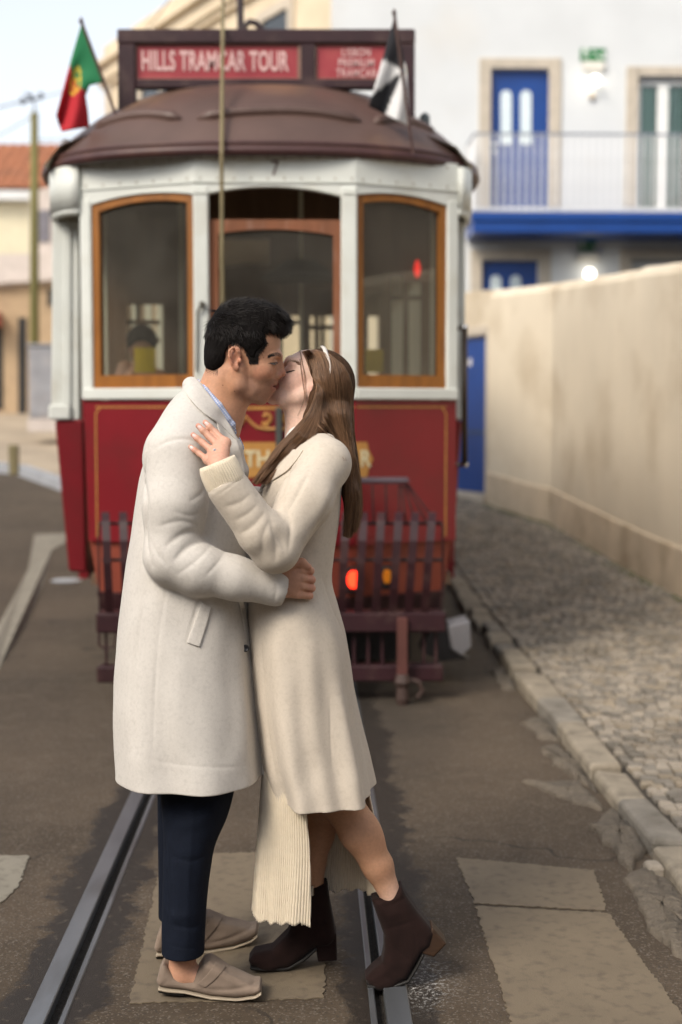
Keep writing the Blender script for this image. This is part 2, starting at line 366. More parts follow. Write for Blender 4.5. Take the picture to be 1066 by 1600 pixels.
scab([(812, 1222), (845, 1226), (905, 1224), (945, 1268), (900, 1258), (860, 1240)], .02, 'thin dirt tongue of mortar reaching into the road')
scab([(846, 1172), (870, 1166), (908, 1200), (930, 1240), (905, 1222), (865, 1196)], .025, 'pale mortar lump with dirt in the middle of the gutter')
scab([(815, 1132), (850, 1122), (874, 1160), (845, 1156)], .022, 'small rounded mortar patch near the middle kerb stones')
scab([(766, 1050), (788, 1044), (806, 1078), (784, 1080)], .018, 'flat grey mortar patch by the tram end of the kerb')
b = MB(); g0 = gnd(1020, 1366); lump(b, g0.x - .022, g0.x + .03, g0.y - .02, g0.y + .05, -.01, .035, .008, .009); base_origin(tag(b.build('loose_stone', COB[0], bevel=.004), 'small loose stone lying by the kerb', 'stone'))

# ------------------------------------------------------------------ garden wall on the right
def wall_mat():
    m = mat('lime plaster', (.63, .55, .425), rough=.9, var=.07, vs=1.2, bump=.22, bs=22, dirt=(.34, .255, .155), dscale=1.3, damt=.55, bdist=.02)
    N, L = nodes(m); p = N['Principled BSDF']; src = p.inputs['Base Color'].links[0].from_socket
    tc = N.new('ShaderNodeTexCoord'); mp = N.new('ShaderNodeMapping'); mp.inputs['Scale'].default_value = (9, 9, .55); L.new(tc.outputs['Object'], mp.inputs[0])
    n = N.new('ShaderNodeTexNoise'); n.inputs['Scale'].default_value = 1; n.inputs['Detail'].default_value = 6; L.new(mp.outputs[0], n.inputs[0])
    r = N.new('ShaderNodeMapRange'); L.new(n.outputs[0], r.inputs[0]); r.inputs[1].default_value = .45; r.inputs[2].default_value = .75; r.inputs[3].default_value = 0; r.inputs[4].default_value = .12
    x = N.new('ShaderNodeMix'); x.data_type = 'RGBA'; L.new(r.outputs[0], x.inputs[0]); L.new(src, x.inputs[6]); x.inputs[7].default_value = (.42, .36, .28, 1); L.new(x.outputs[2], p.inputs['Base Color']); return m
PLAST = wall_mat(); PLINTH = mat('plinth plaster', (.54, .445, .325), rough=.9, var=.16, vs=3, bump=.3, bs=25, dirt=(.26, .19, .11), dscale=2.5, damt=.6)
gw = empty('garden_wall', (WC.x, WC.y, zg(WC.y)), 'tall cream plastered garden wall with a plinth along the cobbled pavement', 'wall')
def wall_seg(A, B, top_a, top_b, name='wall_panel', th=.32):
    A, B = Vector((A.x, A.y, 0)), Vector((B.x, B.y, 0)); d = (B - A).normalized(); n = Vector((-d.y, d.x, 0))
    if n.dot(CAM - A) < 0: n = -n
    n_ = 14; fr = []
    for i in range(n_ + 1):
        t = i / n_; p = A.lerp(B, t); z0 = zg(p.y) + .02; zt = lerp(top_a, top_b, t) + .018 * mnoise.noise((p.x * 2, p.y * 2, 0)); j = .008 * mnoise.noise((p.x * 1.3, p.y * 1.3, 4))
        fr.append([p + n * j + Vector((0, 0, z0)), p + n * j + Vector((0, 0, zt - .09)), p - n * .03 + Vector((0, 0, zt - .03)), p - n * .09 + Vector((0, 0, zt)), p - n * (th - .06) + Vector((0, 0, zt - .01)), p - n * th + Vector((0, 0, zt - .07)), p - n * th + Vector((0, 0, z0))])
    b = MB(); b.grid(fr); b.f += [tuple(range(7)), tuple(range(n_ * 7, n_ * 7 + 7))]; b.build(name, PLAST, gw)
    q = MB(); fr = []
    for i in range(n_ + 1):
        t = i / n_; p = A.lerp(B, t); z0 = zg(p.y); fr.append([p + n * .022 + Vector((0, 0, z0)), p + n * .022 + Vector((0, 0, z0 + .43)), p + n * .012 + Vector((0, 0, z0 + .445)), p + Vector((0, 0, z0 + .45)) - n * .02])
    q.grid(fr); q.build('plinth', PLINTH, gw)
    return d, n
WT = lambda px, py, Y: at(px, py, Y).z
ztc = WT(860, 442, 15.7); zta = WT(1066, 404, 11.0); ztd = WT(735, 456, 17.4)
A0 = Vector((WA.x + (WA.x - WC.x) * 1.8, WA.y - (WC.y - WA.y) * 1.8, 0)); sl_ = (zta - ztc)
wall_seg(WA, WC, zta, ztc); wall_seg(A0, WA, zta + sl_ * .9, zta)
DW = Vector((WD.x, WD.y, 0)); dv = (DW - Vector((WC.x, WC.y, 0))).normalized()
pl = onpl(762, 700, (WC.x, WC.y, 0), Vector((-dv.y, dv.x, 0))); pl.z = 0     # right edge of the door opening
wd_, wn = wall_seg(WC, pl, ztc, lerp(ztc, ztd, .8))
le = pl + wd_ * 1.15
lz = onpl(755, 510, pl, wn).z
b = MB(); zA = lerp(ztc, ztd, .8)
b.prism([pl + wd_ * .002 + Vector((0, 0, lz)), le + Vector((0, 0, lz)), le + Vector((0, 0, zA + .03)), pl + wd_ * .002 + Vector((0, 0, zA))], wn, -.3, 0); b.build('lintel', PLAST, gw)
wall_seg(le, le + wd_ * 2.5, zA + .03, zA + .1)
BLUE = mat('gloss blue paint', (.004, .045, .22), rough=.35, var=.1, vs=3, bump=.05, bs=20)
STONE = mat('pale stone trim', (.48, .42, .34), rough=.85, var=.12, bump=.2, bs=40)
gd = empty('blue_gate_door', tuple(pl) , 'narrow blue door in the cream garden wall behind the tram', 'door')
zb = zg(pl.y) + .17
f_ = lambda s, z: pl + wd_ * s + Vector((0, 0, z))
b = MB(); b.prism([f_(.0, zb), f_(.05, zb), f_(.05, lz - .1), f_(1.1, lz - .1), f_(1.1, lz), f_(.0, lz)], wn, -.1, .012); b.prism([f_(0, zb - .17), f_(1.1, zb - .17), f_(1.1, zb), f_(0, zb)], wn, -.1, .05); b.build('door_surround', STONE, gd, bevel=.006)
b = MB(); b.prism([f_(.06, zb + .01), f_(1.02, zb + .01), f_(1.02, lz - .11), f_(.06, lz - .11)], wn, -.1, -.05); dl = b.build('door_leaf', BLUE, gd, bevel=.005)
b = MB(); pc = onpl(736, 566, pl - wn * .05, wn); b.lathe((pc.x, pc.y - .012, pc.z), [(.0, 0), (.05, 0), (.05, .012), (0, .012)], 16, 'Y'); b.build('number_plate', mat('enamel', (.7, .68, .66), rough=.3), gd)
b = MB(); b.prism([f_(.07, zb + .72), f_(.6, zb + .72), f_(.6, zb + .76), f_(.07, zb + .76)], wn, -.049, -.04); b.build('letter_slot', mat('slot metal', (.05, .09, .2), rough=.3, metal=.6), gd)
# moss along the foot of the wall
MOSS = mat('moss', (.07, .085, .025), rough=.95, var=.4, vs=30, bump=.9, bs=80)
b = MB(); rnd = random.Random(3)
for i in range(900):
    t = rnd.random(); s1 = rnd.random() < .82
    p = Vector((lerp(A0.x, WC.x, t), lerp(A0.y, WC.y, t), 0)) + Vector((-.035 - rnd.random() ** 2 * .10, 0, 0)) if s1 else Vector((WC.x, WC.y, 0)).lerp(pl, t) + wn * (.035 + rnd.random() ** 2 * .09)
    if mnoise.noise((p.y * 1.4, 2, 0)) < -.15: continue
    z = zs(p.y) - .006; r_ = rnd.uniform(.008, .032); h = rnd.uniform(.006, .022)
    b.add([p + Vector((r_ * math.cos(q * 1.2566), r_ * 1.3 * math.sin(q * 1.2566), z - .01)) for q in range(5)] + [p + Vector((0, 0, z + h))], [(q, (q + 1) % 5, 5) for q in range(5)])
b.build('moss', MOSS)['kind'] = 'stuff'
# ------------------------------------------------------------------ white house with the blue doors
RENDER_W = mat('white render', (.60, .615, .62), rough=.9, var=.05, vs=1.5, bump=.15, bs=30, dirt=(.60, .56, .50), dscale=.8, damt=.35)
WFRAME = mat('white window paint', (.75, .75, .72), rough=.45, var=.04, bump=0)
CURT = mat('pale green curtain', (.46, .56, .52), rough=.9, var=.15, vs=3, bump=.3, bs=8, stretch=(6, 6, .3))
DGLASS = glass('house glass', (.75, .85, .82), .03)
YW = 21.8; FN = Vector((0, -1, 0))
def W_(px, py, dy=0): return at(px, py, YW + dy)
hb = W_(735, 322); wh = empty('white_house', (hb.x, YW, zg(YW)), 'white rendered house with a blue balcony and blue doors behind the wall', 'house')
def rect(b, x0, y0, x1, y1, t0, t1, Y=None):
    a, c = W_(x0, y0), W_(x1, y1); lo_x, hi_x, lo_z, hi_z = a.x, c.x, c.z, a.z
    b.box((lo_x, YW - t1, lo_z), (hi_x, YW - t0, hi_z)); return b
XW0, XW1 = W_(520, 300).x, W_(1500, 300).x; ZT = W_(520, -260).z
op_ = [(766, 108, 858, 324), (995, 120, 1075, 324), (752, 407, 842, 560), (985, 405, 1080, 560)]   # door, window above; door, window below
cells_x = sorted({520, 1500} | {v for o in op_ for v in (o[0], o[2])}); cells_y = sorted({-260, 640} | {v for o in op_ for v in (o[1], o[3])})
b = MB(); vx = [W_(x, 300).x for x in cells_x]; vz = [W_(800, y).z for y in cells_y]; nX = len(vx)
b.v = [(x, YW, z) for z in vz for x in vx]
for i in range(len(cells_x) - 1):
    for j in range(len(cells_y) - 1):
        cx, cy = (cells_x[i] + cells_x[i + 1]) / 2, (cells_y[j] + cells_y[j + 1]) / 2
        if any(o[0] < cx < o[2] and o[1] < cy < o[3] for o in op_): continue
        b.f.append((j * nX + i, (j + 1) * nX + i, (j + 1) * nX + i + 1, j * nX + i + 1))
for o in op_:
    xa, xb, zt, zl = W_(o[0], 300).x, W_(o[2], 300).x, W_(800, o[1]).z, W_(800, o[3]).z
    q = [(xa, zl), (xa, zt), (xb, zt), (xb, zl)]
    for k in range(4): (x_a, z_a), (x_b, z_b) = q[k], q[(k + 1) % 4]; b.add([(x_a, YW, z_a), (x_b, YW, z_b), (x_b, YW + .22, z_b), (x_a, YW + .22, z_a)], [(0, 1, 2, 3)])
bm_ = b.build('facade', RENDER_W, wh, fix=False)
b = MB(); b.box((XW0, YW + .225, W_(0, 640).z), (XW1, YW + 6, ZT)); b.build('house_body', RENDER_W, wh)
def surround(x0, y0, x1, y1, wpx, name='door_surround'):
    b = MB(); rect(b, x0 - wpx, y0 - wpx, x0, y1, -.01, .035); rect(b, x1, y0 - wpx, x1 + wpx, y1, -.01, .035); rect(b, x0, y0 - wpx, x1, y0, -.01, .035); return b.build(name, STONE, wh, bevel=.008)
surround(766, 108, 858, 324, 17); surround(995, 120, 1075, 324, 16, 'window_surround'); surround(752, 407, 842, 560, 17); surround(985, 405, 1080, 560, 16, 'window_surround')
STEELH = mat('brushed steel', (.6, .6, .6), rough=.3, metal=1)
FROST = mat('frosted pane', (.62, .70, .72), rough=.25, var=.08, bump=.05)
def blue_door(x0, y0, x1, y1, px):
    b = MB(); rect(b, x0, y0, x1, y1, -.14, -.09); d = b.build('door', BLUE, wh, bevel=.006)
    for a in px:
        q = MB(); top, bot = y0 + (y1 - y0) * .145, y0 + (y1 - y0) * .54; cx, rr = a, 8.5
        pts = [W_(cx + rr * math.cos(t), top + rr * .9 - rr * .9 * math.sin(t)) for t in np.linspace(0, math.pi, 9)] + [W_(cx - rr, bot - 3), W_(cx - rr + 3, bot), W_(cx + rr - 3, bot), W_(cx + rr, bot - 3)]
        q.prism(pts, FN, -.088, -.075); q.build('door_pane', FROST, d)
    q = MB(); h = y0 + (y1 - y0) * .535; c = W_(x0 + 7, h); q.lathe((c.x, YW + .09, c.z), [(.0, -.012), (.03, -.012), (.03, 0), (0, 0)], 12, 'Y'); q.tube([(c.x, YW + .09, c.z), (c.x, YW + .03, c.z), (c.x + .13, YW + .03, c.z)], .01, 6); q.build('handle', STEELH, d)
    q = MB(); c = W_(x0 + 8, h + 12); q.lathe((c.x, YW + .09, c.z), [(.0, -.012), (.026, -.012), (.026, 0), (0, 0)], 12, 'Y'); q.build('lock', STEELH, d)
blue_door(766, 108, 858, 324, (792, 823)); blue_door(752, 407, 842, 560, (776, 807))
def tall_window(x0, y0, x1, y1, mid):
    b = MB(); rect(b, x0, y0 + 6, x0 + 6, y1, -.14, -.08); rect(b, mid - 7, y0 + 12, mid + 7, y1, -.14, -.07); rect(b, x0 + 6, y0 + 6, x1, y0 + 12, -.14, -.08); wdw = b.build('window', WFRAME, wh, bevel=.005)
    q = MB(); rect(q, x0, y0, x1, y0 + 5.5, -.16, -.06); q.build('shutter_box', mat('shutter grey', (.22, .21, .2), rough=.6), wdw)
    for a, c in ((x0 + 6, mid - 7), (mid + 7, x1)):
        q = MB(); rect(q, a, y0 + 12, c, y1, -.128, -.12); q.build('pane', DGLASS, wdw)
    q = MB(); ax, bx = W_(x0, 0).x, W_(x1, 0).x; n = 60
    q.grid([[(lerp(ax, bx, i / n), YW + .19 + .02 * math.sin(i * 1.1), z) for i in range(n + 1)] for z in (W_(0, y1).z, W_(0, y0).z)]); q.build('curtain', CURT, wdw, fix=False, smooth=True)
tall_window(995, 120, 1075, 324, 1037); tall_window(985, 405, 1080, 560, 1033)
# balcony
b = MB(); BD = 1.05; x0 = at(737, 335, YW - BD).x
z0, z1, z2 = at(737, 363, YW - BD).z, at(737, 345, YW - BD).z, at(737, 330, YW - BD).z
b.box((x0 + .03, YW - BD + .03, z0), (XW1, YW - .036, z1)); b.box((x0, YW - BD, z1), (XW1, YW - .036, z2 - .006)); b.build('balcony_slab', BLUE, wh, bevel=.01)
bal = empty('balcony_railing', (x0, YW - BD, z2), 'thin white bar railing along the blue balcony of the white house', 'railing')
zr = at(737, 209, YW - BD + .06).z; yr = YW - BD + .06; GREY = mat('railing grey paint', (.24, .26, .30), rough=.4, bump=0); WBAR = mat('railing bars white', (.72, .72, .72), rough=.4, bump=0)
b = MB(); b.box((x0 + .03, yr - .02, zr - .015), (XW1 - 1.5, yr + .02, zr + .015)); b.box((x0 + .03, yr + .02, zr - .015), (x0 + .07, YW - .04, zr + .015)); b.build('top_rail', GREY, bal)
b = MB(); b.box((x0 + .03, yr - .015, z2 + .04), (XW1 - 1.5, yr + .015, z2 + .06)); b.build('bottom_rail', WBAR, bal)
step = at(749, 300, yr).x - at(737.5, 300, yr).x; x = x0 + .05; i = 0; me = None
while x < at(1110, 300, yr).x:
    if me is None:
        b = MB(); b.box((-.013, -.010, z2 + .0605), (.013, .010, zr - .0155)); o = b.build('baluster', WBAR, bal); me = o.data
    else: o = link('baluster', me, bal)
    o.location = (x, yr, 0); x += step
y_ = yr + .12
while y_ < YW - .1:
    o = link('baluster', me, bal); o.location = (x0 + .05, y_, 0); y_ += step
# wall lamps and exit signs
GREEN = mat('sign green', (.0, .15, .03), rough=.4, bump=0, var=0); SWHITE = mat('sign white', (.6, .66, .6), rough=.4, bump=0, var=0)
LAMPM = emit('lamp glow', (1, .93, .80), 3.)
def exit_sign(x0, y0, x1, y1, label):
    e = empty('exit_sign', tuple(W_((x0 + x1) / 2, y1)), label, 'exit sign', 'green escape signs on the white house')
    b = MB(); rect(b, x0, y0, x1, y1, .0, .02); b.build('sign_plate', GREEN, e)
    X = lambda u, v: W_(lerp(x0, x1, u), lerp(y0, y1, v)) + Vector((0, -.022, 0))
    b = MB()
    for a, c, wd in (((.16, .30), (.24, .62), .03), ((.24, .62), (.34, .88), .022), ((.24, .62), (.10, .86), .022), ((.2, .42), (.34, .5), .02), ((.18, .42), (.08, .56), .02)):
        b.tube([X(*a), X(*c)], wd * .42, 5)
    c = X(.2, .17); b.lathe((c.x, c.y, c.z), [(.0, -.004), (.04, -.004), (.04, .0), (0, 0)], 10, 'Y')
    for k in range(3):                                            # stairs
        b.prism([X(.44 + k * .12, .22 + k * .2), X(.56 + k * .12, .22 + k * .2), X(.56 + k * .12, .42 + k * .2), X(.47 + k * .12, .36 + k * .2)], FN, 0, .003)
    b.prism([X(.93, .25), X(.80, .5), X(.88, .5), X(.88, .85), X(.97, .85), X(.97, .5), X(1., .5)], FN, 0, .003)
    b.build('pictogram', SWHITE, e)['kind'] = 'stuff'
def wall_lamp(cx, cy, by, label):
    e = empty('wall_lamp', tuple(W_(cx, cy)), label, 'lamp', 'round lamps on the white house')
    b = MB(); rect(b, cx - 18, by, cx + 17, by + 14, .0, .09); b.build('emergency_light_box', mat('lamp box', (.62, .6, .55), rough=.5), e, bevel=.02, seg=2)
    c = W_(cx, cy); b = MB(); b.lathe((c.x, YW - .13, c.z), [(.080 * math.sin(t), -.080 * math.cos(t)) for t in np.linspace(.05, 3.09, 12)], 20); b.build('globe', LAMPM, e, smooth=True)
    b = MB(); b.lathe((c.x, YW - .035, c.z), [(.0, 0), (.05, 0), (.05, .034), (0, .034)], 14, 'Y'); b.build('backplate', STONE, e)
    l = bpy.data.lights.new('bulb', 'POINT'); l.energy = .45; l.color = (1, .85, .62); l.shadow_soft_size = .09; lo = bpy.data.objects.new('bulb', l); C.objects.link(lo); lo.parent = e; lo.location = (0, -.27, 0)
exit_sign(907, 76, 946, 96, 'green escape sign above the upper round lamp by the balcony door'); wall_lamp(928, 129, 97, 'lit round lamp beside the upper blue door')
exit_sign(904, 377, 931, 393, 'green escape sign above the lower round lamp under the balcony'); wall_lamp(919, 429, 396, 'lit round lamp under the blue balcony above the garden wall')
b = MB(); c = W_(925, 151); b.box((c.x - .05, YW - .06, c.z - .05), (c.x + .05, YW - .001, c.z + .05)); base_origin(tag(b.build('wall_bracket', STONE, bevel=.015), 'small pale bracket on the white house wall under the upper lamp', 'bracket'))

# ------------------------------------------------------------------ cream house behind the tram
CREAM = mat('cream stucco', (.60, .50, .36), rough=.9, var=.08, vs=2, bump=.2, bs=20, dirt=(.42, .33, .22), dscale=1.2, damt=.4)
ch = empty('cream_house', (XW0 - .5, 23.5, zg(23)), 'cream stucco house with a heavy cornice rising behind the tram sign', 'house')
P0 = at(522, 300, 23.5); DIR = Vector((math.sin(R(-26.7)), math.cos(R(-26.7)), 0)); P0.z = 0
PE = onpl(166, 160, P0, Vector((DIR.y, -DIR.x, 0))); Lc = (Vector((PE.x, PE.y, 0)) - P0).length; NC = Vector((-DIR.y, DIR.x, 0))
if NC.dot(CAM - P0) < 0: NC = -NC
ztop = onpl(240, 62, P0, NC).z
def cw(b, s0, s1, za, zb, t0, t1):
    p = [P0 + DIR * s0 + Vector((0, 0, za)), P0 + DIR * s1 + Vector((0, 0, za)), P0 + DIR * s1 + Vector((0, 0, zb)), P0 + DIR * s0 + Vector((0, 0, zb))]; b.prism(p, NC, t0, t1); return b
zc0 = .6
b = cw(MB(), 0, Lc, zc0, ztop, -7, 0); b.build('house_wall', CREAM, ch)
b = cw(MB(), -.1, Lc + .15, ztop - .42, ztop - .30, .002, .10); cw(b, -.1, Lc + .3, ztop + .001, ztop + .12, -7, .32); cw(b, -.1, Lc + .2, ztop - .30, ztop, .002, .18); cw(b, -.1, Lc + .1, ztop + .12, ztop + .55, -6.8, .02); b.build('cornice', CREAM, ch)
b = cw(MB(), Lc - .5, Lc + .01, zc0, ztop - .43, .003, .06); b.build('corner_pilaster', STONE, ch)
for k in range(4):
    s0 = 1.6 + k * 3.1; zlo = ztop - 2.9
    if s0 + 1.2 > Lc - .6: break
    b = cw(MB(), s0 - .18, s0 + 1.28, zlo + 1.95, zlo + 2.13, .002, .07); cw(b, s0 - .18, s0, zlo, zlo + 1.95, .002, .07); cw(b, s0 + 1.1, s0 + 1.28, zlo, zlo + 1.95, .002, .07); f = b.build('window', STONE, ch)
    b = cw(MB(), s0, s0 + 1.1, zlo, zlo + 1.95, .002, .02); b.build('pane', mat('dark pane', (.03, .035, .04), rough=.08, bump=0, var=0), f)
# ------------------------------------------------------------------ far houses on the left
YELL = mat('pale yellow wall', (.62, .57, .42), rough=.9, var=.06, bump=.1); GREYP = mat('greyish plaster', (.52, .46, .42), rough=.9, var=.1, bump=.15)
OCHRE = mat('ochre stone wall', (.40, .29, .18), rough=.9, var=.28, vs=2.5, bump=.4, bs=8, dirt=(.24, .17, .11), dscale=2.5, damt=.6)
TILE = mat('clay roof tile', (.30, .115, .055), rough=.85, var=.35, vs=5, bump=.2, bs=20, dirt=(.2, .09, .05), dscale=2, damt=.6)
DARK = mat('dark opening', (.02, .018, .016), rough=.5, bump=0, var=0)
YH = 34.0; H_ = lambda px, py, Y=YH: at(px, py, Y)
rh = empty('red_roofed_house', tuple(H_(30, 660)), 'pale yellow house with a red clay tile roof at the far left', 'house')
eL, eR = H_(-560, 296), H_(112, 296); rt = H_(30, 226, YH + 3).z
b = MB(); b.box((eL.x, YH + .25, .9), (eR.x - .3, YH + 6, eL.z)); b.build('house_wall', YELL, rh)
b = MB(); b.box((eL.x, YH - .1, eL.z - .22), (eR.x - .1, YH + 6.1, eL.z - .002)); b.build('eave', RENDER_W, rh)
b = MB(); nx = int((eR.x - eL.x) / .24); rows = []
for j in range(13):
    t = j / 12; rows.append([(eL.x + i * .06, YH - .15 + 3.2 * t, lerp(eL.z + .02, rt, t) + .05 * abs(math.sin(i * math.pi / 4)) + .02 * (j % 2)) for i in range(nx * 4 + 1)])
b.grid(rows); b.grid([[(p[0], 2 * (YH + 3.05) - p[1], p[2]) for p in r_] for r_ in rows]); rf = b.build('roof', TILE, rh, fix=False)
for (x0, y0, x1, y1) in ((60, 330, 72, 372),):
    a, c = H_(x0, y0), H_(x1, y1); b = MB(); b.box((a.x, YH + .20, c.z), (c.x, YH + .249, a.z)); wn_ = b.build('window', DARK, rh)
# second house: plaster block with a band, nearer
Y2 = 29.0; gh = empty('grey_house', tuple(at(40, 660, Y2)), 'grey plaster house with a ledge over an ochre ground floor at the left', 'house')
a, c = at(-160, 405, Y2), at(118, 300, Y2)
b = MB(); pts = [at(-660, 402, Y2), at(118, 396, Y2), at(118, 440, Y2), at(-660, 500, Y2)]; b.prism(pts, FN, -4, 0); b.build('parapet', GREYP, gh)
b = MB(); b.prism([at(46, 300, Y2 + .4), at(118, 282, Y2 + .4), at(118, 400, Y2 + .4), at(46, 400, Y2 + .4)], FN, -3, 0); b.build('upper_storey', GREYP, gh)
b = MB(); b.prism([at(60, 330, Y2 + .4), at(78, 328, Y2 + .4), at(78, 378, Y2 + .4), at(60, 378, Y2 + .4)], FN, .002, .03); b.build('window', mat('greyish window', (.16, .15, .17), rough=.2, bump=0), gh)
b = MB(); b.prism([at(-660, 480, Y2), at(118, 428, Y2), at(118, 436, Y2), at(-660, 492, Y2)], FN, .002, .14); b.build('ledge', GREYP, gh)
b = MB(); b.prism([at(-660, 498, Y2), at(118, 438, Y2), at(118, 720, Y2), at(-660, 720, Y2)], FN, -4, -.05); b.build('ground_floor', OCHRE, gh)
for nm, x0, y0, x1, y1, m in (('door', 28, 496, 41, 650, DARK), ('door', -30, 510, 4, 640, DARK), ('window', 74, 452, 82, 478, DARK)):
    b = MB(); b.prism([at(x0, y0, Y2), at(x1, y0, Y2), at(x1, y1, Y2), at(x0, y1, Y2)], FN, -.048, -.03); b.build(nm, m, gh)
b = MB(); b.prism([at(-30, 488, Y2), at(3, 488, Y2), at(3, 512, Y2), at(-30, 508, Y2)], FN, -.02, .5); b.build('awning', mat('faded red awning', (.4, .12, .10), rough=.8), gh, bevel=.02)
# left pavement, kerb and low rail block
PAVL = mat('tan paving', (.33, .27, .20), rough=.9, var=.2, vs=1.5, bump=.2, bs=20, dirt=(.2, .16, .12), dscale=1, damt=.5)
def onslope(px, py):
    lo, hi = 6.0, 60.0
    for _ in range(50):
        m_ = (lo + hi) / 2; p = at(px, py, m_)
        if p.z > zg(m_) : lo = m_
        else: hi = m_
    return at(px, py, lo)
k0, k1, k2 = onslope(-420, 690), onslope(30, 742), onslope(140, 782)
b = MB()
ln = [k0, k1, k2]; b.grid([[(p.x, p.y, zg(p.y) + .12) for p in ln], [(p.x + 1.2, p.y + 7, zg(p.y + 7) + .13) for p in ln], [(p.x + 2.5, p.y + 14, zg(p.y + 14) + .14) for p in ln]])
tag(b.build('pavement_across_the_road', PAVL, fix=False), kind='structure')
b = MB()
for p, q in ((k0, k1), (k1, k2)):
    p, q = Vector((p.x, p.y, zg(p.y) - .1)), Vector((q.x, q.y, zg(q.y) - .1)); d = (q - p).normalized(); n = Vector((d.y, -d.x, 0)); b.prism([p, q, q + Vector((0, 0, .235)), p + Vector((0, 0, .235))], n, -.12, .03)
tag(b.build('kerb_across_the_road', mat('grey granite kerb', (.30, .31, .33), rough=.7, var=.15, bump=.2)), kind='structure')
b = MB(); p = at(22, 742, 15.2); b.box((p.x - .05, p.y - .03, p.z), (p.x + .05, p.y + .05, p.z + .32)); base_origin(tag(b.build('kerb_post', mat('olive post', (.2, .17, .09), rough=.8), bevel=.01), 'short stubby post on the far left kerb', 'post'))
# utility box
ub = empty('utility_box', tuple(at(64, 664, 22.0)), 'grey street utility cabinet standing left of the tram', 'utility cabinet')
CABM = mat('cabinet paint', (.27, .27, .285), rough=.6, var=.2, vs=4, bump=.2, bs=20, dirt=(.38, .35, .34), dscale=5, damt=.6)
a, c = at(46, 664, 22.0), at(92, 541, 22.0)
b = MB(); b.box((a.x, 22, a.z + .1), (c.x, 22.5, c.z)); b.build('cabinet_body', CABM, ub, bevel=.015)
b = MB(); b.box((a.x - .02, 21.98, a.z - .1), (c.x + .02, 22.52, a.z + .1)); b.build('cabinet_base', GREYP, ub)
b = MB(); b.box((a.x - .02, 21.97, c.z + .001), (c.x + .02, 22.52, c.z + .04)); b.build('cabinet_lid', CABM, ub, bevel=.01)
b = MB(); b.box((a.x + .04, 21.985, a.z + .16), (c.x - .04, 21.999, c.z - .06)); dd = b.build('cabinet_door', CABM, ub, bevel=.004)
b = MB(); b.box((c.x - .1, 21.97, a.z + .6), (c.x - .08, 21.985, a.z + .72)); b.build('handle', DARK, dd)
# pole and wires
WOOD = mat('weathered green pole', (.135, .12, .04), rough=.85, var=.25, vs=5, bump=.3, bs=30, stretch=(1, 1, .15))
po = empty('utility_pole', tuple(at(54, 672, 24.0)), 'mossy green wooden utility pole with wires at the left', 'utility pole')
pt, pb = at(54, 176, 24.0), at(54, 690, 24.0)
b = MB(); b.tube([pb, pb.lerp(pt, .5), pt], [.085, .075, .062], 12); b.build('pole_shaft', WOOD, po, smooth=True)
b = MB(); q = at(54, 160, 24.0); b.tube([pt, q, at(40, 145, 24.0)], .02, 6); b.tube([at(34, 160, 24.0), at(66, 152, 24.0)], .02, 6)
for xx, yy in ((36, 158), (48, 152), (64, 150)): p = at(xx, yy, 24); b.lathe(tuple(p), [(.02, -.06), (.05, -.03), (.03, 0), (.05, .03), (.02, .06)], 8)
b.build('insulator_bracket', mat('bracket metal', (.15, .17, .2), rough=.5, metal=.6), po)
WIRE = mat('cable black', (.02, .02, .022), rough=.6, bump=0, var=0)
def wire(pts, label, r=.012):
    P = []
    for i in range(len(pts) - 1):
        for k in range(8): P.append(pts[i].lerp(pts[i + 1], k / 8) - Vector((0, 0, .10 * math.sin(math.pi * k / 8))))
    b = MB(); b.tube(P + [pts[-1]], r, 5); base_origin(tag(b.build('overhead_wire', WIRE), label, 'wire', 'overhead wires'))
wire([at(-120, 172, 24), at(36, 158, 24)], 'thin overhead wire running left from the pole top')
wire([at(64, 152, 24), at(170, 105, 29)], 'thin overhead wire rising right from the pole top', .008)
wire([at(-120, 255, 24), at(54, 180, 24)], 'lower thin overhead wire left of the pole', .008)
wire([at(54, 218, 24), at(160, 195, 28)], 'lower thin overhead wire right of the pole', .008)
wire([at(205, 70, 20), at(300, -60, 20)], 'thin overhead wire crossing the sky above the tram', .008)

# the houses on the near side of the street, behind the viewer: they show in the tram windows
b = MB(); b.box((-22, -17, -.5), (-3.2, -11, 8.6)); b.box((-3.15, -16, -.5), (9, -12.5, 6.6)); b.box((9.05, -18, -.5), (24, -11.5, 9.4)); b.box((-16, -10.5, -.5), (-9.5, 15, 4.6)); b.box((7.2, -11, -.5), (13, 9.5, 4.8))
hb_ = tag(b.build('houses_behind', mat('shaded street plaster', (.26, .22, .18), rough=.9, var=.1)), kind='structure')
b = MB()
for k in range(16):
    for z in (1.0, 4.4):
        x = -20 + k * 2.6; yf = -11 if x < -3.2 else (-12.5 if x < 9 else -11.5); b.box((x, yf + .002, z), (x + 1.0, yf + .05, z + 1.9))

for k in range(9):
    for z in (1.2, 4.0): y = -9 + k * 2.6; b.box((-9.498, y, z), (-9.45, y + 1.0, z + 1.7)); b.box((7.15, y - 1, z), (7.198, y, z + 1.7)) if y < 9 else None
b.build('window_openings', DARK, hb_)['kind'] = 'stuff'
b = MB(); b.box((-22.3, -17.3, 8.6), (-3.0, -10.6, 8.9)); b.box((-3.0, -16.2, 6.6), (9.0, -12.1, 6.9)); b.box((9.01, -18.2, 9.4), (24.3, -11.1, 9.7)); b.build('roofs', TILE, hb_)
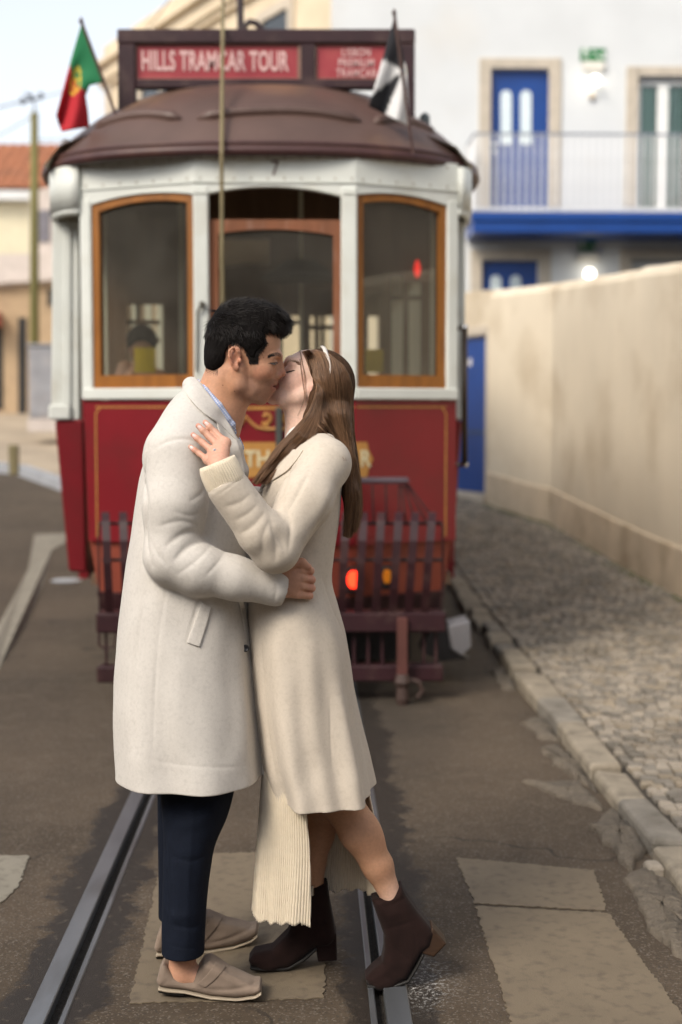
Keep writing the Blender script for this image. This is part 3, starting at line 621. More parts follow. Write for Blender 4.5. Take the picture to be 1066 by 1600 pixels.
# ------------------------------------------------------------------ the tram
YF, YCN, YSD = 7.68, 7.98, 8.35
TCX = -.28
CREAMW = mat('tram ivory paint', (.60, .62, .58), rough=.5, var=.06, vs=4, bump=.12, bs=25, dirt=(.40, .36, .27), dscale=5, damt=.35)
REDP = mat('tram red paint', (.160, .0065, .0115), rough=.38, var=.12, vs=3, bump=.08, bs=18, dirt=(.10, .012, .012), dscale=4, damt=.5, coat=.15)
REDF = mat('faded red apron', (.235, .050, .028), rough=.6, var=.2, vs=5, bump=.2, bs=30, dirt=(.10, .03, .02), dscale=5, damt=.6)
PURP = mat('oxblood paint', (.026, .0065, .0095), rough=.5, var=.2, vs=8, bump=.15, bs=40, dirt=(.10, .06, .05), dscale=7, damt=.45)
ROOFM = mat('weathered roof paint', (.088, .052, .042), rough=.45, var=.25, vs=2.5, bump=.2, bs=18, dirt=(.21, .12, .062), dscale=1.5, damt=.85)
OAK = mat('varnished wood frame', (.25, .094, .016), rough=.42, var=.25, vs=3, bump=.12, bs=30, stretch=(5, 5, .7), dirt=(.12, .04, .008), dscale=4, damt=.6)
OAK2 = mat('weathered reddish wood', (.20, .072, .03), rough=.6, var=.25, vs=3, bump=.2, bs=30, stretch=(5, 5, .7), dirt=(.28, .2, .16), dscale=6, damt=.4)
GOLD = mat('gold paint', (.42, .21, .055), rough=.45, var=.15, vs=20, bump=.05, metal=.15)
BLK = mat('black iron', (.012, .011, .012), rough=.5, var=.2, bump=.1)
CHR = mat('chrome', (.75, .75, .75), rough=.15, metal=1, var=0, bump=0)
TGL = glass('tram glass', (.82, .82, .77), .02, .055)
INW = mat('dark saloon wood', (.12, .075, .048), rough=.45, var=.3, vs=3, bump=.1, stretch=(4, 4, .6)); INC = mat('cream ceiling paint', (.55, .49, .38), rough=.7, var=.06, bump=.05)
INP = mat('interior ivory posts', (.55, .55, .46), rough=.5, var=.05, bump=.05)
base = at(430, 1089, YF); tr = empty('tram', (TCX, YCN, 0), 'red and ivory vintage tram with a purple roof sign facing the camera on the rails', 'tram')
pA, pB, pC, pD = at(131, 640, YCN), at(308, 640, YF), at(556, 640, YF), at(713, 640, YCN)
for p in (pA, pB, pC, pD): p.z = 0
pE, pF_ = at(80, 640, YSD), at(736, 640, YSD); pE.z = pF_.z = 0
def fnorm(a, c): d = (c - a).normalized(); n = Vector((d.y, -d.x, 0)); return n
FAC = {'L': (pB, fnorm(pA, pB)), 'C': (pB, Vector((0, -1, 0))), 'R': (pC, fnorm(pC, pD))}
def hit(f, px, py): return onpl(px, py, *FAC[f])
def slab(b, f, pts, t0, t1): return b.prism([hit(f, *p) for p in pts], FAC[f][1], t0, t1)
def arc(x0, y0, x1, y1, peak, n=10):     # arched top edge from left to right in photo points
    return [(lerp(x0, x1, i / n), lerp(y0, y1, i / n) - peak * 4 * (i / n) * (1 - i / n)) for i in range(n + 1)]
ZE = at(430, 243, YF).z                  # roof edge
Z = lambda py: at(430, py, YF).z         # height at the middle of the front
def fy(f, py):                           # photo row of a given tram height on a facet column is found by projection
    return py
def proj(p):
    q = _CR.transposed() @ (Vector(p) - CAM); return 533 + F * q.x / -q.z, 800 - F * q.y / -q.z
def FP(f, px, zrow):                     # photo point on facet f at column px and at the height that row zrow has at the middle
    p = hit(f, px, 640); return proj((p.x, p.y, Z(zrow)))
# -- front body
b = MB()
for f, x0, x1 in (('L', 131, 308), ('C', 308, 556), ('R', 556, 713)):
    slab(b, f, [FP(f, x0, 625), FP(f, x1, 625), FP(f, x1, 852), FP(f, x0 + (5 if f == 'L' else 0), 852)], -.05, 0)
front = b.build('front_panel', REDP, tr)
b = MB()
for f, x0, x1 in (('L', 131, 308.5), ('C', 307.5, 556.5), ('R', 555.5, 713)):
    slab(b, f, [FP(f, x0, 606), FP(f, x1, 606), FP(f, x1, 624), FP(f, x0, 624)], -.06, .022)
b.build('belt_rail', CREAMW, tr, bevel=.006)
# letterboard with the arched heads
b = MB()
def head(f, x0, x1, top, arcpts):
    lo = arcpts[::-1]; slab(b, f, [FP(f, x0, top), FP(f, x1, top)] + lo, -.06, .004)
head('L', 131, 308.3, 240, [FP('L', 131, 330)] + [FP('L', 146, 309)] + [FP('L', *q) for q in arc(147, 309, 303, 303, 9)] + [FP('L', 308.3, 305)])
head('C', 308, 556, 240, [FP('C', 308, 304)] + [FP('C', *q) for q in arc(327, 302, 533, 306, 13)] + [FP('C', 556, 305)])
head('R', 555.7, 713, 240, [FP('R', 555.7, 305)] + [FP('R', *q) for q in arc(558, 303, 697, 309, 9)] + [FP('R', 698, 311)] + [FP('R', 713, 330)])
b.build('letterboard', CREAMW, tr)
b = MB()
for f, x0, x1 in (('L', 133, 308.3), ('C', 308, 556), ('R', 555.7, 712)): slab(b, f, [FP(f, x0, 283), FP(f, x1, 283), FP(f, x1, 286), FP(f, x0, 286)], .004, .012)
b.build('drip_moulding', CREAMW, tr)
def post(f, x0, x1, y0, y1, pr=.010):
    b = MB(); slab(b, f, [FP(f, x0, y0), FP(f, x1, y0), FP(f, x1, y1), FP(f, x0, y1)], -.07, pr); return b.build('window_post', CREAMW, tr, bevel=.008)
post('L', 129, 146.5, 300, 608); post('R', 697, 714, 300, 608)
post('C', 304, 328, 292, 608, .014); post('C', 533, 558, 292, 608, .014)
for f, x0, x1 in (('C', 300, 330), ('C', 531, 559)):
    b = MB(); slab(b, f, [FP(f, x0 + 4, 300), FP(f, x1 - 2, 300), FP(f, x1 - 2, 303), FP(f, x0 + 4, 303)], .014, .02); b.build('post_cap', CREAMW, tr)
def oakframe(f, x0, x1, yl, yr, pk, w_, bot):
    b = MB(); o = [FP(f, *q) for q in arc(x0, yl, x1, yr, pk)]; i_ = [FP(f, *q) for q in arc(x0 + w_, yl + w_, x1 - w_, yr + w_, pk)]
    n = len(o)
    for k in range(n - 1): slab(b, f, [o[k], o[k + 1], i_[k + 1], i_[k]], -.05, -.008)
    slab(b, f, [o[0], i_[0], FP(f, x0 + w_, bot), FP(f, x0, bot)], -.05, -.008); slab(b, f, [i_[-1], o[-1], FP(f, x1, bot), FP(f, x1 - w_, bot)], -.05, -.008)
    slab(b, f, [FP(f, x0, 585), FP(f, x1, 585), FP(f, x1, bot), FP(f, x0, bot)], -.045, -.005); fr = b.build('window_frame', OAK, tr)
    b = MB(); slab(b, f, i_ + [FP(f, x1 - w_, 586), FP(f, x0 + w_, 586)], -.034, -.028); b.build('pane', TGL, fr); return fr
oakframe('L', 146, 304.5, 310, 304, 9, 11, 607); oakframe('R', 557.5, 697.5, 304, 310, 9, 11, 607)
b = MB(); o = [FP('C', 328, 342), FP('C', 533, 342)]; ia = [FP('C', *q) for q in arc(342, 364, 521, 366, 8)]
tr_pts = [FP('C', *q) for q in arc(328, 342, 533, 342, 0)]
for k in range(10): slab(b, 'C', [tr_pts[k], tr_pts[k + 1], FP('C', lerp(328, 533, (k + 1) / 10), 0)[:1] + (ia[k + 1][1],) if k < 0 else ia[k + 1], ia[k]], -.065, -.03)
slab(b, 'C', [FP('C', 328, 342), ia[0], FP('C', 342, 607), FP('C', 328, 607)], -.065, -.03); slab(b, 'C', [ia[-1], FP('C', 533, 342), FP('C', 533, 607), FP('C', 521, 607)], -.065, -.03)
slab(b, 'C', [FP('C', 342, 588), FP('C', 521, 588), FP('C', 521, 607), FP('C', 342, 607)], -.06, -.032); fr = b.build('window_frame', OAK2, tr)
b = MB(); slab(b, 'C', ia + [FP('C', 521, 589), FP('C', 342, 589)], -.05, -.044); b.build('pane', TGL, fr)
b = MB()
for f, xs_ in (('L', range(140, 306, 26)), ('C', range(316, 556, 26)), ('R', range(566, 712, 26))):
    for x in xs_:
        for zz_ in (247, 279):
            p = hit(f, *FP(f, x, zz_)) + FAC[f][1] * .006; b.lathe(tuple(p), [(.0, -.004), (.005, -.003), (.006, .002), (.0, .002)], 6, 'Y')
b.build('screw_heads', mat('rusty screw', (.25, .2, .14), rough=.6), tr)['kind'] = 'stuff'
# gold lining
b = MB()
def line(f, p, q, w_=2.2):
    a, c = hit(f, *FP(f, *p)), hit(f, *FP(f, *q)); d = (c - a).normalized(); sd_ = d.cross(FAC[f][1]) * (w_ / 2 / 289)
    b.prism([a - sd_, c - sd_, c + sd_, a + sd_], FAC[f][1], .0005, .003)
for f, x0, x1 in (('L', 150, 306), ('C', 310, 554), ('R', 558, 697)): line(f, (x0, 636), (x1, 636))
line('L', (150, 644), (150, 846)); line('L', (157, 636.5), (150, 646)); line('R', (697, 644), (697, 846)); line('R', (690, 636.5), (697, 646))
b.build('gold_lining', GOLD, front)
b = MB()
def scroll(cx, cy, r0, r1, a0, a1, tail=None, n=26):
    P = [(cx + lerp(r0, r1, i / n) * math.cos(lerp(a0, a1, i / n)), cy - lerp(r0, r1, i / n) * math.sin(lerp(a0, a1, i / n))) for i in range(n + 1)]
    if tail: P += tail
    W = [hit('C', *FP('C', x, y)) + Vector((0, -.003, 0)) for x, y in P]; b.tube(W, [.003 + .006 * min(1, i / 6) for i in range(len(W))], 6)
for sgn in (1, -1):                      # mirrored about the middle of the dash
    cx = lambda x: 433 + sgn * (x - 433)
    A = lambda a: a if sgn == 1 else math.pi - a
    scroll(cx(372), 655, 2, 9, A(-.5), A(5.3), [(cx(384), 650), (cx(392), 660), (cx(402), 668), (cx(418), 671), (cx(430), 670)])
    scroll(cx(416), 652, 2, 10, A(3.8), A(-2.2), [(cx(412), 664), (cx(420), 667)])
line('C', (366, 638.6), (500, 638.6), 3)
b.build('gold_scroll', GOLD, front)
b = MB(); slab(b, 'C', [FP('C', *q) for q in ((372, 691), (555, 691), (555, 694.5), (555, 741), (555, 746), (372, 746))], .0, .004)
slab(b, 'R', [FP('R', *q) for q in ((555, 691), (573, 691), (576, 704), (583, 718), (576, 732), (573, 746), (555, 746))], .0, .004)
slab(b, 'C', [FP('C', *q) for q in ((372, 691), (372, 746), (362, 746), (358, 732), (351, 718), (358, 704), (362, 691))], .0, .004)
pq = b.build('gold_plaque', GOLD, front)
IV = mat('ivory lettering', (.55, .48, .30), rough=.5, bump=0)
for s_, x in (('TH', 402), ('R', 570)):
    p = hit('C' if x < 555 else 'R', *FP('C' if x < 555 else 'R', x, 718)); f = 'C' if x < 555 else 'R'; n = FAC[f][1]
    text('plaque_lettering', s_, p + n * .006, .125, IV, pq, right=Vector((-n.y, n.x, 0)), sx=.85, bold=.003)
p = hit('C', 430, 264) + Vector((0, -.008, 0)); text('car_number', '7', p, .115, mat('number brown', (.10, .045, .03), bump=0), tr, sx=.8)
# strap / vertical rod on the dash behind her neck
b = MB(); slab(b, 'C', [FP('C', 431, 636), FP('C', 441, 636), FP('C', 441, 700), FP('C', 431, 700)], .006, .03); b.build('coupling_strap', mat('dark grey rubber', (.05, .055, .05), rough=.6), tr, bevel=.005)
# post latch
b = MB(); p = hit('C', 317, 476) + Vector((0, -.014, 0)); b.lathe(tuple(p), [(.0, -.03), (.016, -.03), (.018, 0), (0, 0)], 10, 'Y'); q = hit('C', 309, 488) + Vector((0, -.03, 0)); b.tube([p + Vector((0, -.025, 0)), q], .008, 6); b.tube([q, hit('C', 308, 580) + Vector((0, -.025, 0))], .006, 6); b.build('window_latch', mat('old brass', (.14, .13, .11), rough=.4, metal=.8), tr)
# apron below the dash
b = MB()
zt_, zb_ = Z(852), Z(936)
def apron(z0, z1, inset0, inset1, m, name):
    b = MB(); P = [pA, pB, pC, pD]; cxm = (pA.x + pD.x) / 2
    top = [Vector((lerp(p.x, cxm, inset0), p.y + .02 + .0, z0)) for p in P]; bt = [Vector((lerp(p.x, cxm, inset1), p.y + .05, z1)) for p in P]
    b.grid([top, bt]); o = b.build(name, m, tr, fix=False); solid(o, .02, 1); return o
apron(zt_, zb_, .02, .06, REDF, 'apron_panel'); apron(zb_ - .002, Z(968), .055, .075, PURP, 'apron_skirt')
b = MB(); P = [Vector((p.x, p.y, 0)) for p in (pA, pB, pC, pD)] 
b.box((pA.x + .25, 8.05, .12), (pD.x - .25, 16.2, .60)); b.build('underframe', BLK, tr)
# -- cab corners: door pillar, red step panel, hood over the doorway
for sgn, xo, xi, ytop in ((-1, 80, 124, 350), (1, 736, 706, 350)):
    n = Vector((0, -1, 0)); f0 = lambda px, py, Y: at(px, py, Y)
    if sgn < 0: pts = [(82, 345), (124, 345), (124, 656), (80, 656)]; red = [(86, 656), (131, 656), (136, 895), (108, 893)]; cap = [(77, 632), (112, 632), (112, 656), (77, 656)]
    else: pts = [(705, 345), (727, 345), (727, 656), (705, 656)]; red = [(706, 656), (722, 656), (707, 880), (700, 880)]; cap = None
    b = MB(); b.prism([at(*p, YSD - .1) for p in pts], n, -.12, 0)
    if sgn < 0: b.prism([at(*p, YSD - .1) for p in ((100, 352), (112, 352), (112, 632), (100, 632))], n, .002, .014)
    b.build('door_pillar', CREAMW, tr, bevel=.01)
    if cap: b = MB(); b.prism([at(*p, YSD - .1) for p in cap], n, .002, .03); b.build('pillar_foot', CREAMW, tr, bevel=.01)
    b = MB(); b.prism([at(*p, YSD - .1) for p in red], n, -.5, .01); b.build('step_panel', REDP, tr, bevel=.012)
# hoods: curved valance beneath the roof at each platform doorway
for sgn in (-1, 1):
    c0 = pA if sgn < 0 else pD; xe = pE.x + .035 if sgn < 0 else pF_.x - .035
    pl_ = [Vector((c0.x, c0.y - .005, 0))]
    for i in range(1, 9):
        t = i / 8 * math.pi / 2; pl_.append(Vector((lerp(c0.x, xe, math.sin(t)), lerp(c0.y + .0, YSD + .12, 1 - math.cos(t)), 0)))
    pl_ += [Vector((xe, YSD + .9, 0)), Vector((xe, YSD + 1.6, 0))]
    b = MB(); z_t, z_b = ZE - .01, at(100, 350, YSD + .05).z
    b.grid([[p + Vector((0, 0, z_t)) for p in pl_], [p + Vector((0, 0, z_b + .03)) for p in pl_]]); o = b.build('doorway_hood', CREAMW, tr, fix=False, smooth=True); solid(o, .03, 1 if sgn < 0 else -1)
    b = MB(); q = [p + Vector((0, 0, z_b + .018)) for p in pl_]; b.tube(q, .024, 8); b.build('hood_rim', CREAMW, tr, smooth=True)
# -- roof
cxr, Wd = (pE.x + pF_.x) / 2, (pF_.x - pE.x) / 2 + .045
def ring(t, z, k=1.0):                   # plan outline of the roof, shrunk by t, from the back left round the front to the back right
    pts = []
    for i in range(41):
        a = math.pi * i / 40; x = -math.cos(a); yv = math.sin(a) ** .8
        pts.append(Vector((cxr + Wd * t * math.copysign(abs(x) ** .85, x), 8.75 - (8.75 - YF + .06) * yv * (t if t > .3 else t), z)))
    L_ = Vector((pts[0].x, 16.3, z)); R_ = Vector((pts[-1].x, 16.3, z)); return [L_] + pts + [R_]
rows = []; zt = at(410, 151, 8.6).z; HR = zt - ZE
for t in (1, .985, .96, .92, .86, .78, .68, .56, .42, .28, .14, .02): rows.append(ring(t, ZE + .03 + HR * (1 - t ** 3)))
b = MB(); b.grid(rows); o = b.build('roof', ROOFM, tr, smooth=True, fix=False); solid(o, .02, 1)
b = MB(); r_ = ring(1.0, ZE + .015); b.tube([p + Vector((0, 0, .0)) for p in r_], .030, 8); r2 = ring(1.004, ZE + .055); b.tube(r2, .012, 6); b.build('roof_gutter', mat('gutter maroon', (.062, .026, .025), rough=.45, var=.2, dirt=(.2, .1, .06), damt=.4), tr, smooth=True)
for a0, a1 in ((8, 16), (17, 26), (27, 34)):  # raised brows
    m_ = (a0 + a1) / 2; b = MB(); P = []
    for k in range(13):
        u = k / 12; i = 1 + lerp(a0, a1, u); t = .80 - .0 * u; rr = ring(.865 - .045 * 4 * u * (1 - u), 0); i0 = int(i); q = rr[i0].lerp(rr[min(i0 + 1, len(rr) - 1)], i - i0); tt = .865 - .045 * 4 * u * (1 - u); P.append(Vector((q.x, q.y, ZE + .035 + HR * (1 - tt ** 3))))
    b.tube([p + Vector((0, -.03, -.005)) for p in P], [.008] + [.034] * 11 + [.008], 8); b.build('roof_brow', ROOFM, tr, smooth=True)
b = MB(); p = at(100, 225, 8.5); b.tube([p, p + Vector((.10, .1, .0))], .028, 10); b.build('roof_lamp_stub', mat('ashen metal', (.22, .2, .2), rough=.5), tr)
# -- sign box
YS_ = 8.15; n = Vector((0, -1, 0)); S = lambda px, py: at(px, py, YS_)
def sp(b, x0, y0, x1, y1, t0, t1): b.prism([S(x0, y0), S(x1, y0), S(x1, y1), S(x0, y1)], n, t0, t1)
sb = empty('roof_sign', tuple(S(417, 178)), 'maroon wooden sign frame with red name boards on the tram roof', 'sign')
b = MB(); sp(b, 183, 45, 649, 67, -.10, 0); sp(b, 212, 123, 626, 137, -.08, -.004); b.build('sign_rail', PURP, sb, bevel=.006)
for x0, x1, y1 in ((184, 211.5, 180), (470, 493, 150), (626, 648.5, 182)): b = MB(); sp(b, x0, 67.2, x1, y1, -.09, -.002); b.build('sign_post', PURP, sb, bevel=.006)
SRED = mat('sign board red', (.30, .035, .045), rough=.5, var=.1, bump=.05, dirt=(.38, .10, .08), dscale=6, damt=.3); SLET = mat('sign lettering', (.62, .40, .38), rough=.5, bump=0, var=.05)
TRIMM = mat('sign bead', (.22, .12, .09), rough=.5)
for x0, x1 in ((211.8, 469.8), (493.2, 625.8)):
    b = MB(); sp(b, x0, 67.5, x1, 122.8, -.05, -.03); s_ = b.build('sign_board', SRED, sb)
    b = MB(); sp(b, x0, 67.5, x1, 69.5, -.029, -.02); sp(b, x0, 121, x1, 122.8, -.029, -.02); sp(b, x0, 69.6, x0 + 2, 120.9, -.029, -.02); sp(b, x1 - (5 if x0 < 300 else 2), 69.6, x1, 120.9, -.029, -.02); b.build('board_bead', TRIMM, s_)
    if x0 < 300: text('lettering', 'HILLS TRAMCAR TOUR', S(335, 95) + Vector((0, .027, 0)), .150, SLET, s_, sx=.515, bold=.004, sp=1.04)
    else:
        for k, (wd_s, yy) in enumerate((('LISBON', 80.5), ('PREMIUM', 97), ('TRAMCAR', 113))): text('lettering', wd_s, S(557, yy) + Vector((0, .027, 0)), .062, SLET, s_, sx=.72, bold=.001, sp=1.15)
# clutter on the roof behind the sign
b = MB(); b.box((S(240, 0).x, 8.6, S(0, 146).z - .1), (S(600, 0).x, 9.6, S(0, 137).z)); b.build('roof_walkway', BLK, tr)
b = MB(); p = at(377, 60, 9.2); b.tube([p - Vector((0, 0, .2)), at(374, -80, 9.2)], .022, 8); p = at(395, 45, 9.2); b.tube([at(380, 50, 9.2), at(383, 40, 9.2), at(390, 34, 9.2), at(400, 36, 9.2), at(408, 46, 9.2), at(410, 60, 9.2)], .02, 8); b.build('trolley_base', mat('trolley iron', (.03, .016, .018), rough=.5), tr)
b = MB(); p0_, p1_ = at(347, -60, 8.7), at(347, 245, 7.50); pts = [at(349, -60, 8.9), at(348, 60, 8.0), at(346.5, 240, 7.52), at(347, 400, 7.50), at(349, 560, 7.54), at(349, 640, 7.6)]; b.tube(pts, .011, 6); base_origin(tag(b.build('trolley_rope', mat('olive rope', (.19, .155, .085), rough=.9, bump=.4, bs=90)), 'olive trolley rope hanging down in front of the tram', 'rope'))
b = MB(); p = at(664, 175, 8.4); b.lathe(tuple(p - Vector((0, 0, .05))), [(.03, -.05), (.03, .0), (.028, .03), (.0, .05)], 10); b.build('roof_bell', mat('bell', (.1, .11, .11), rough=.4, metal=.7), tr)
# -- cow catcher, bumper and coupling
YB = 7.42; Bp = lambda px, py, Y=YB: at(px, py, Y)
def bbox_(b, x0, y0, x1, y1, Y, d):
    a, c = at(x0, y0, Y), at(x1, y1, Y); b.box((a.x, Y, c.z), (c.x, Y + d, a.z))
b = MB(); bbox_(b, 150, 959, 697, 988, YB, .16); bm = b.build('bumper_beam', PURP, tr, bevel=.008)
b = MB(); bbox_(b, 151, 1042, 693, 1065, YB + .04, .10); b.build('lifeguard_beam', PURP, tr, bevel=.008)
for x in (164, 205, 250, 430, 470, 510, 551, 573, 595, 660, 679):
    b = MB(); bbox_(b, x, 988.5, x + 4.5, 1041.5, YB + .07, .012); b.build('hanger_rod', PURP, tr)
b = MB(); b.tube([Bp(155, 989), Bp(155, 1008), Bp(162, 1012), Bp(178, 1012), Bp(182, 989)], .006, 6); b.build('step_bracket', PURP, tr)
b = MB(); bbox_(b, 621, 966, 637, 1086, YB - .03, .03); b.build('coupling_post', mat('rusty red iron', (.09, .03, .025), rough=.7, var=.3, dirt=(.05, .02, .012), damt=.6), tr, bevel=.004)
b = MB(); b.lathe(tuple(Bp(629, 1080, YB - .03)), [(.02, -.10), (.035, -.04), (.03, .02), (.045, .05), (.03, .09)], 10); b.tube([Bp(640, 1062), Bp(655, 1066), Bp(660, 1080), Bp(652, 1090)], .014, 8); b.build('coupling_hook', mat('hook iron', (.05, .03, .025), rough=.6), tr)
for x in (163, 190, 218, 246, 275, 420, 448, 476, 504, 532, 559, 586, 613, 638, 664):
    t = [(x + 7, 812, 7.62), (x + 7, 801, 7.55), (x + 7, 802, 7.46), (x + 6.5, 815, 7.40), (x + 6, 845, 7.365), (x + 5, 880, 7.36), (x + 4.5, 920, 7.38), (x + 4, 957, 7.43)]
    k = (x - 420) / 250; t = [(px + k * (5 - 9 * max(0, min(1, (py - 800) / 150))), py, Y) for px, py, Y in t]
    b = MB(); b.strap([at(*q) for q in t], (1, 0, 0), .042, .007); b.build('catcher_bar', PURP, tr)
for yy, YY, x0, x1 in ((818, 7.55, 155, 692), (875, 7.40, 160, 690)): b = MB(); b.tube([at(x0, yy, YY), at(420, yy, YY - .005), at(x1, yy, YY)], .009, 6); b.build('catcher_rod', BLK, tr)
b = MB(); b.tube([Bp(640, 817, 7.5), Bp(688, 816, 7.5), Bp(692, 822, 7.5), Bp(692, 900, 7.5), Bp(689, 957, 7.5)], .007, 6); b.build('catcher_side_rod', PURP, tr); b = MB(); b.tube([Bp(156, 817, 7.5), Bp(154, 840, 7.5), Bp(156, 957, 7.5)], .006, 6); b.build('catcher_side_rod', PURP, tr)
b = MB(); bbox_(b, 545, 746, 641, 756, 7.52, .05); b.build('catcher_handle', mat('worn lilac iron', (.10, .075, .09), rough=.4, var=.2), tr, bevel=.012, seg=2)
for a, c in ((582, 584), (603, 604), (624, 624), (628, 634), (632, 650), (635, 668), (638, 682)):
    b = MB(); b.tube([at(a, 757, 7.545), at(c, 818, 7.55)], .006, 6); b.build('catcher_stay', PURP, tr)
# lamps on the apron
for x, y, w_, h, m, lb in ((552, 905, 9.5, 14, emit('red tail lamp', (1, .035, .01), 2.2), 'glowing red tail lamp behind the bars'), (605, 900, 7, 12, mat('amber lens', (.75, .25, .02), rough=.2, bump=0, var=0), 'unlit amber lamp lens')):
    b = MB(); p = at(x, y, 7.62); ww, hh = w_ / 292, h / 292
    b.prism([p + Vector((ww * math.cos(q), 0, hh * math.sin(q))) for q in np.linspace(0, 2 * math.pi, 17)[:-1]], n, -.0, .035); o = b.build('lamp_lens', m, tr, bevel=.008, seg=2); o['label'] = lb
    b = MB(); p = at(x, y + 1, 7.63); b.box((p.x - ww - .012, 7.621, p.z - hh - .03), (p.x + ww + .012, 7.72, p.z + hh + .012)); b.build('lamp_housing', BLK, tr, bevel=.01)
# side details on the right: grab handle, door knob, sand box
b = MB(); pq0, pq1 = at(726, 512, 8.05), at(726, 726, 8.05); b.tube([pq0, pq1], .018, 10); gh_ = b.build('grab_handle', mat('dark handle wood', (.035, .022, .012), rough=.4), tr, smooth=True)
b = MB()
for q in (pq0, pq1): b.tube([q + Vector((-.06, .06, 0)), q + Vector((0, 0, 0)), q + Vector((.02, 0, 0))], [.012, .016, .014], 8)
b.build('handle_bracket', CHR, gh_, smooth=True)
GWH = mat('grey white plastic', (.22, .22, .235), rough=.5, var=.2, dirt=(.2, .17, .16), damt=.6)
b = MB(); pts = [at(700, 978, 7.9), at(735, 970, 7.9), at(737, 1012, 7.9), at(722, 1026, 7.9), at(706, 1016, 7.9)]; b.prism(pts, n, -.25, 0); b.build('mudguard', GWH, tr, bevel=.01)
b = MB(); b.prism([at(690, 960, 7.9), at(699.5, 975, 7.9), at(704, 1018, 7.9), at(735, 1030, 7.9), at(690, 1034, 7.9), at(660, 1020, 7.9)], n, -.3, -.02); b.build('axle_guard', BLK, tr)
for x in (-.43, .43):
    for y in (9.6, 12.4):
        b = MB(); b.lathe((TCX + .03 + x, y, .36), [(.0, -.06), (.34, -.06), (.36, -.03), (.36, .03), (.33, .06), (0, .06)], 24, 'X'); b.build('wheel', BLK, tr)
# -- saloon: sides, floor, ceiling, bulkhead and rear wall
xl, xr_ = pE.x, pF_.x; zf, zc = .62, ZE
b = MB(); b.box((pA.x + .02, YCN + .05, zf - .06), (pD.x - .02, 16.2, zf)); b.build('floor', INW, tr)
b = MB(); rows = []
for j in range(9):
    a = math.pi * j / 8; rows.append([((xl + xr_) / 2 - (xr_ - xl) / 2 * .97 * math.cos(a), y, zc + .30 * math.sin(a)) for y in (YF + .35, 16.2)])
b.grid(rows); b.build('ceiling', INC, tr, fix=False, smooth=True)
zs0, zs1 = Z(610), Z(318)
for s_, x in ((-1, xl), (1, xr_)):
    xi = x - s_ * .06; a, c = min(x, xi), max(x, xi)
    b = MB(); b.box((a, 9.25, .45), (c, 16.2, zs0)); b.build('side_panel', REDP, tr)
    b = MB(); b.box((a, 9.25, zs1), (c, 16.2, zc + .03)); b.build('side_letterboard', CREAMW, tr)
    for k in range(8):
        y = 9.25 + k * .975; b = MB(); b.box((a, y, zs0), (c, y + .11, zs1)); b.build('side_post', INP, tr)
def bulk(y, holes, m, name, z1=zc + .28, z0=zf):
    xs = sorted({xl + .07, xr_ - .07} | {v for h in holes for v in h[:2]}); zz = sorted({z0, z1} | {v for h in holes for v in h[2:]}); b = MB()
    for i in range(len(xs) - 1):
        for j in range(len(zz) - 1):
            cx, cz = (xs[i] + xs[i + 1]) / 2, (zz[j] + zz[j + 1]) / 2
            if not any(h[0] < cx < h[1] and h[2] < cz < h[3] for h in holes): b.box((xs[i], y, zz[j]), (xs[i + 1], y + .05, zz[j + 1]))
    return b.build(name, m, tr)
HB = lambda x0, y0, x1, y1, Y: (at(x0, 0, Y).x, at(x1, 0, Y).x, at(0, y1, Y).z, at(0, y0, Y).z)
YK = 9.2; bulk(YK, [HB(192, 475, 250, 586, YK), HB(290, 452, 305, 620, YK), HB(330, 372, 420, 700, YK), HB(440, 440, 468, 620, YK), HB(484, 452, 525, 620, YK), HB(576, 455, 596, 620, YK), HB(613, 430, 632, 620, YK), HB(640, 440, 660, 620, YK)], INW, 'bulkhead')
b = MB()
for x0, x1 in ((281, 287), (468, 474), (672, 686), (160, 169)):
    p, q = at(x0, 640, 8.9), at(x1, 640, 8.9); b.box((p.x, 8.9, zf), (q.x, 8.95, zc))
b.build('platform_post', INP, tr)
for x0, x1, yy in ((192, 250, 500), (192, 250, 528), (484, 525, 508), (576, 660, 462), (440, 468, 500)):
    b = MB(); p, q = at(x0, yy, YK + .052), at(x1, yy + 7, YK + .052); b.box((p.x, YK + .052, q.z), (q.x, YK + .08, p.z)); b.build('window_rail', INW, tr)
for x in (215, 505):
    b = MB(); p = at(x, 475, YK + .085); b.box((p.x - .012, YK + .085, at(0, 610, YK).z), (p.x + .012, YK + .10, at(0, 450, YK).z)); b.build('window_rail', INW, tr)
YR = 16.1; wz0, wz1 = zs0 - .1, zs1 - .05; wd3 = (xr_ - xl - .5) / 3
bulk(YR, [(xl + .18 + k * (wd3 + .07), xl + .18 + k * (wd3 + .07) + wd3, wz0, wz1) for k in range(3)], INW, 'rear_wall')
for k in range(5):
    for s_ in (-1, 1):
        y = 10.1 + k * 1.15; x0 = xl + .1 if s_ < 0 else xr_ - .95; b = MB(); b.box((x0, y, zf), (x0 + .85, y + .42, zf + .42)); b.box((x0, y + .421, zf), (x0 + .85, y + .47, zf + .86)); b.build('bench_seat', INW, tr, bevel=.02)
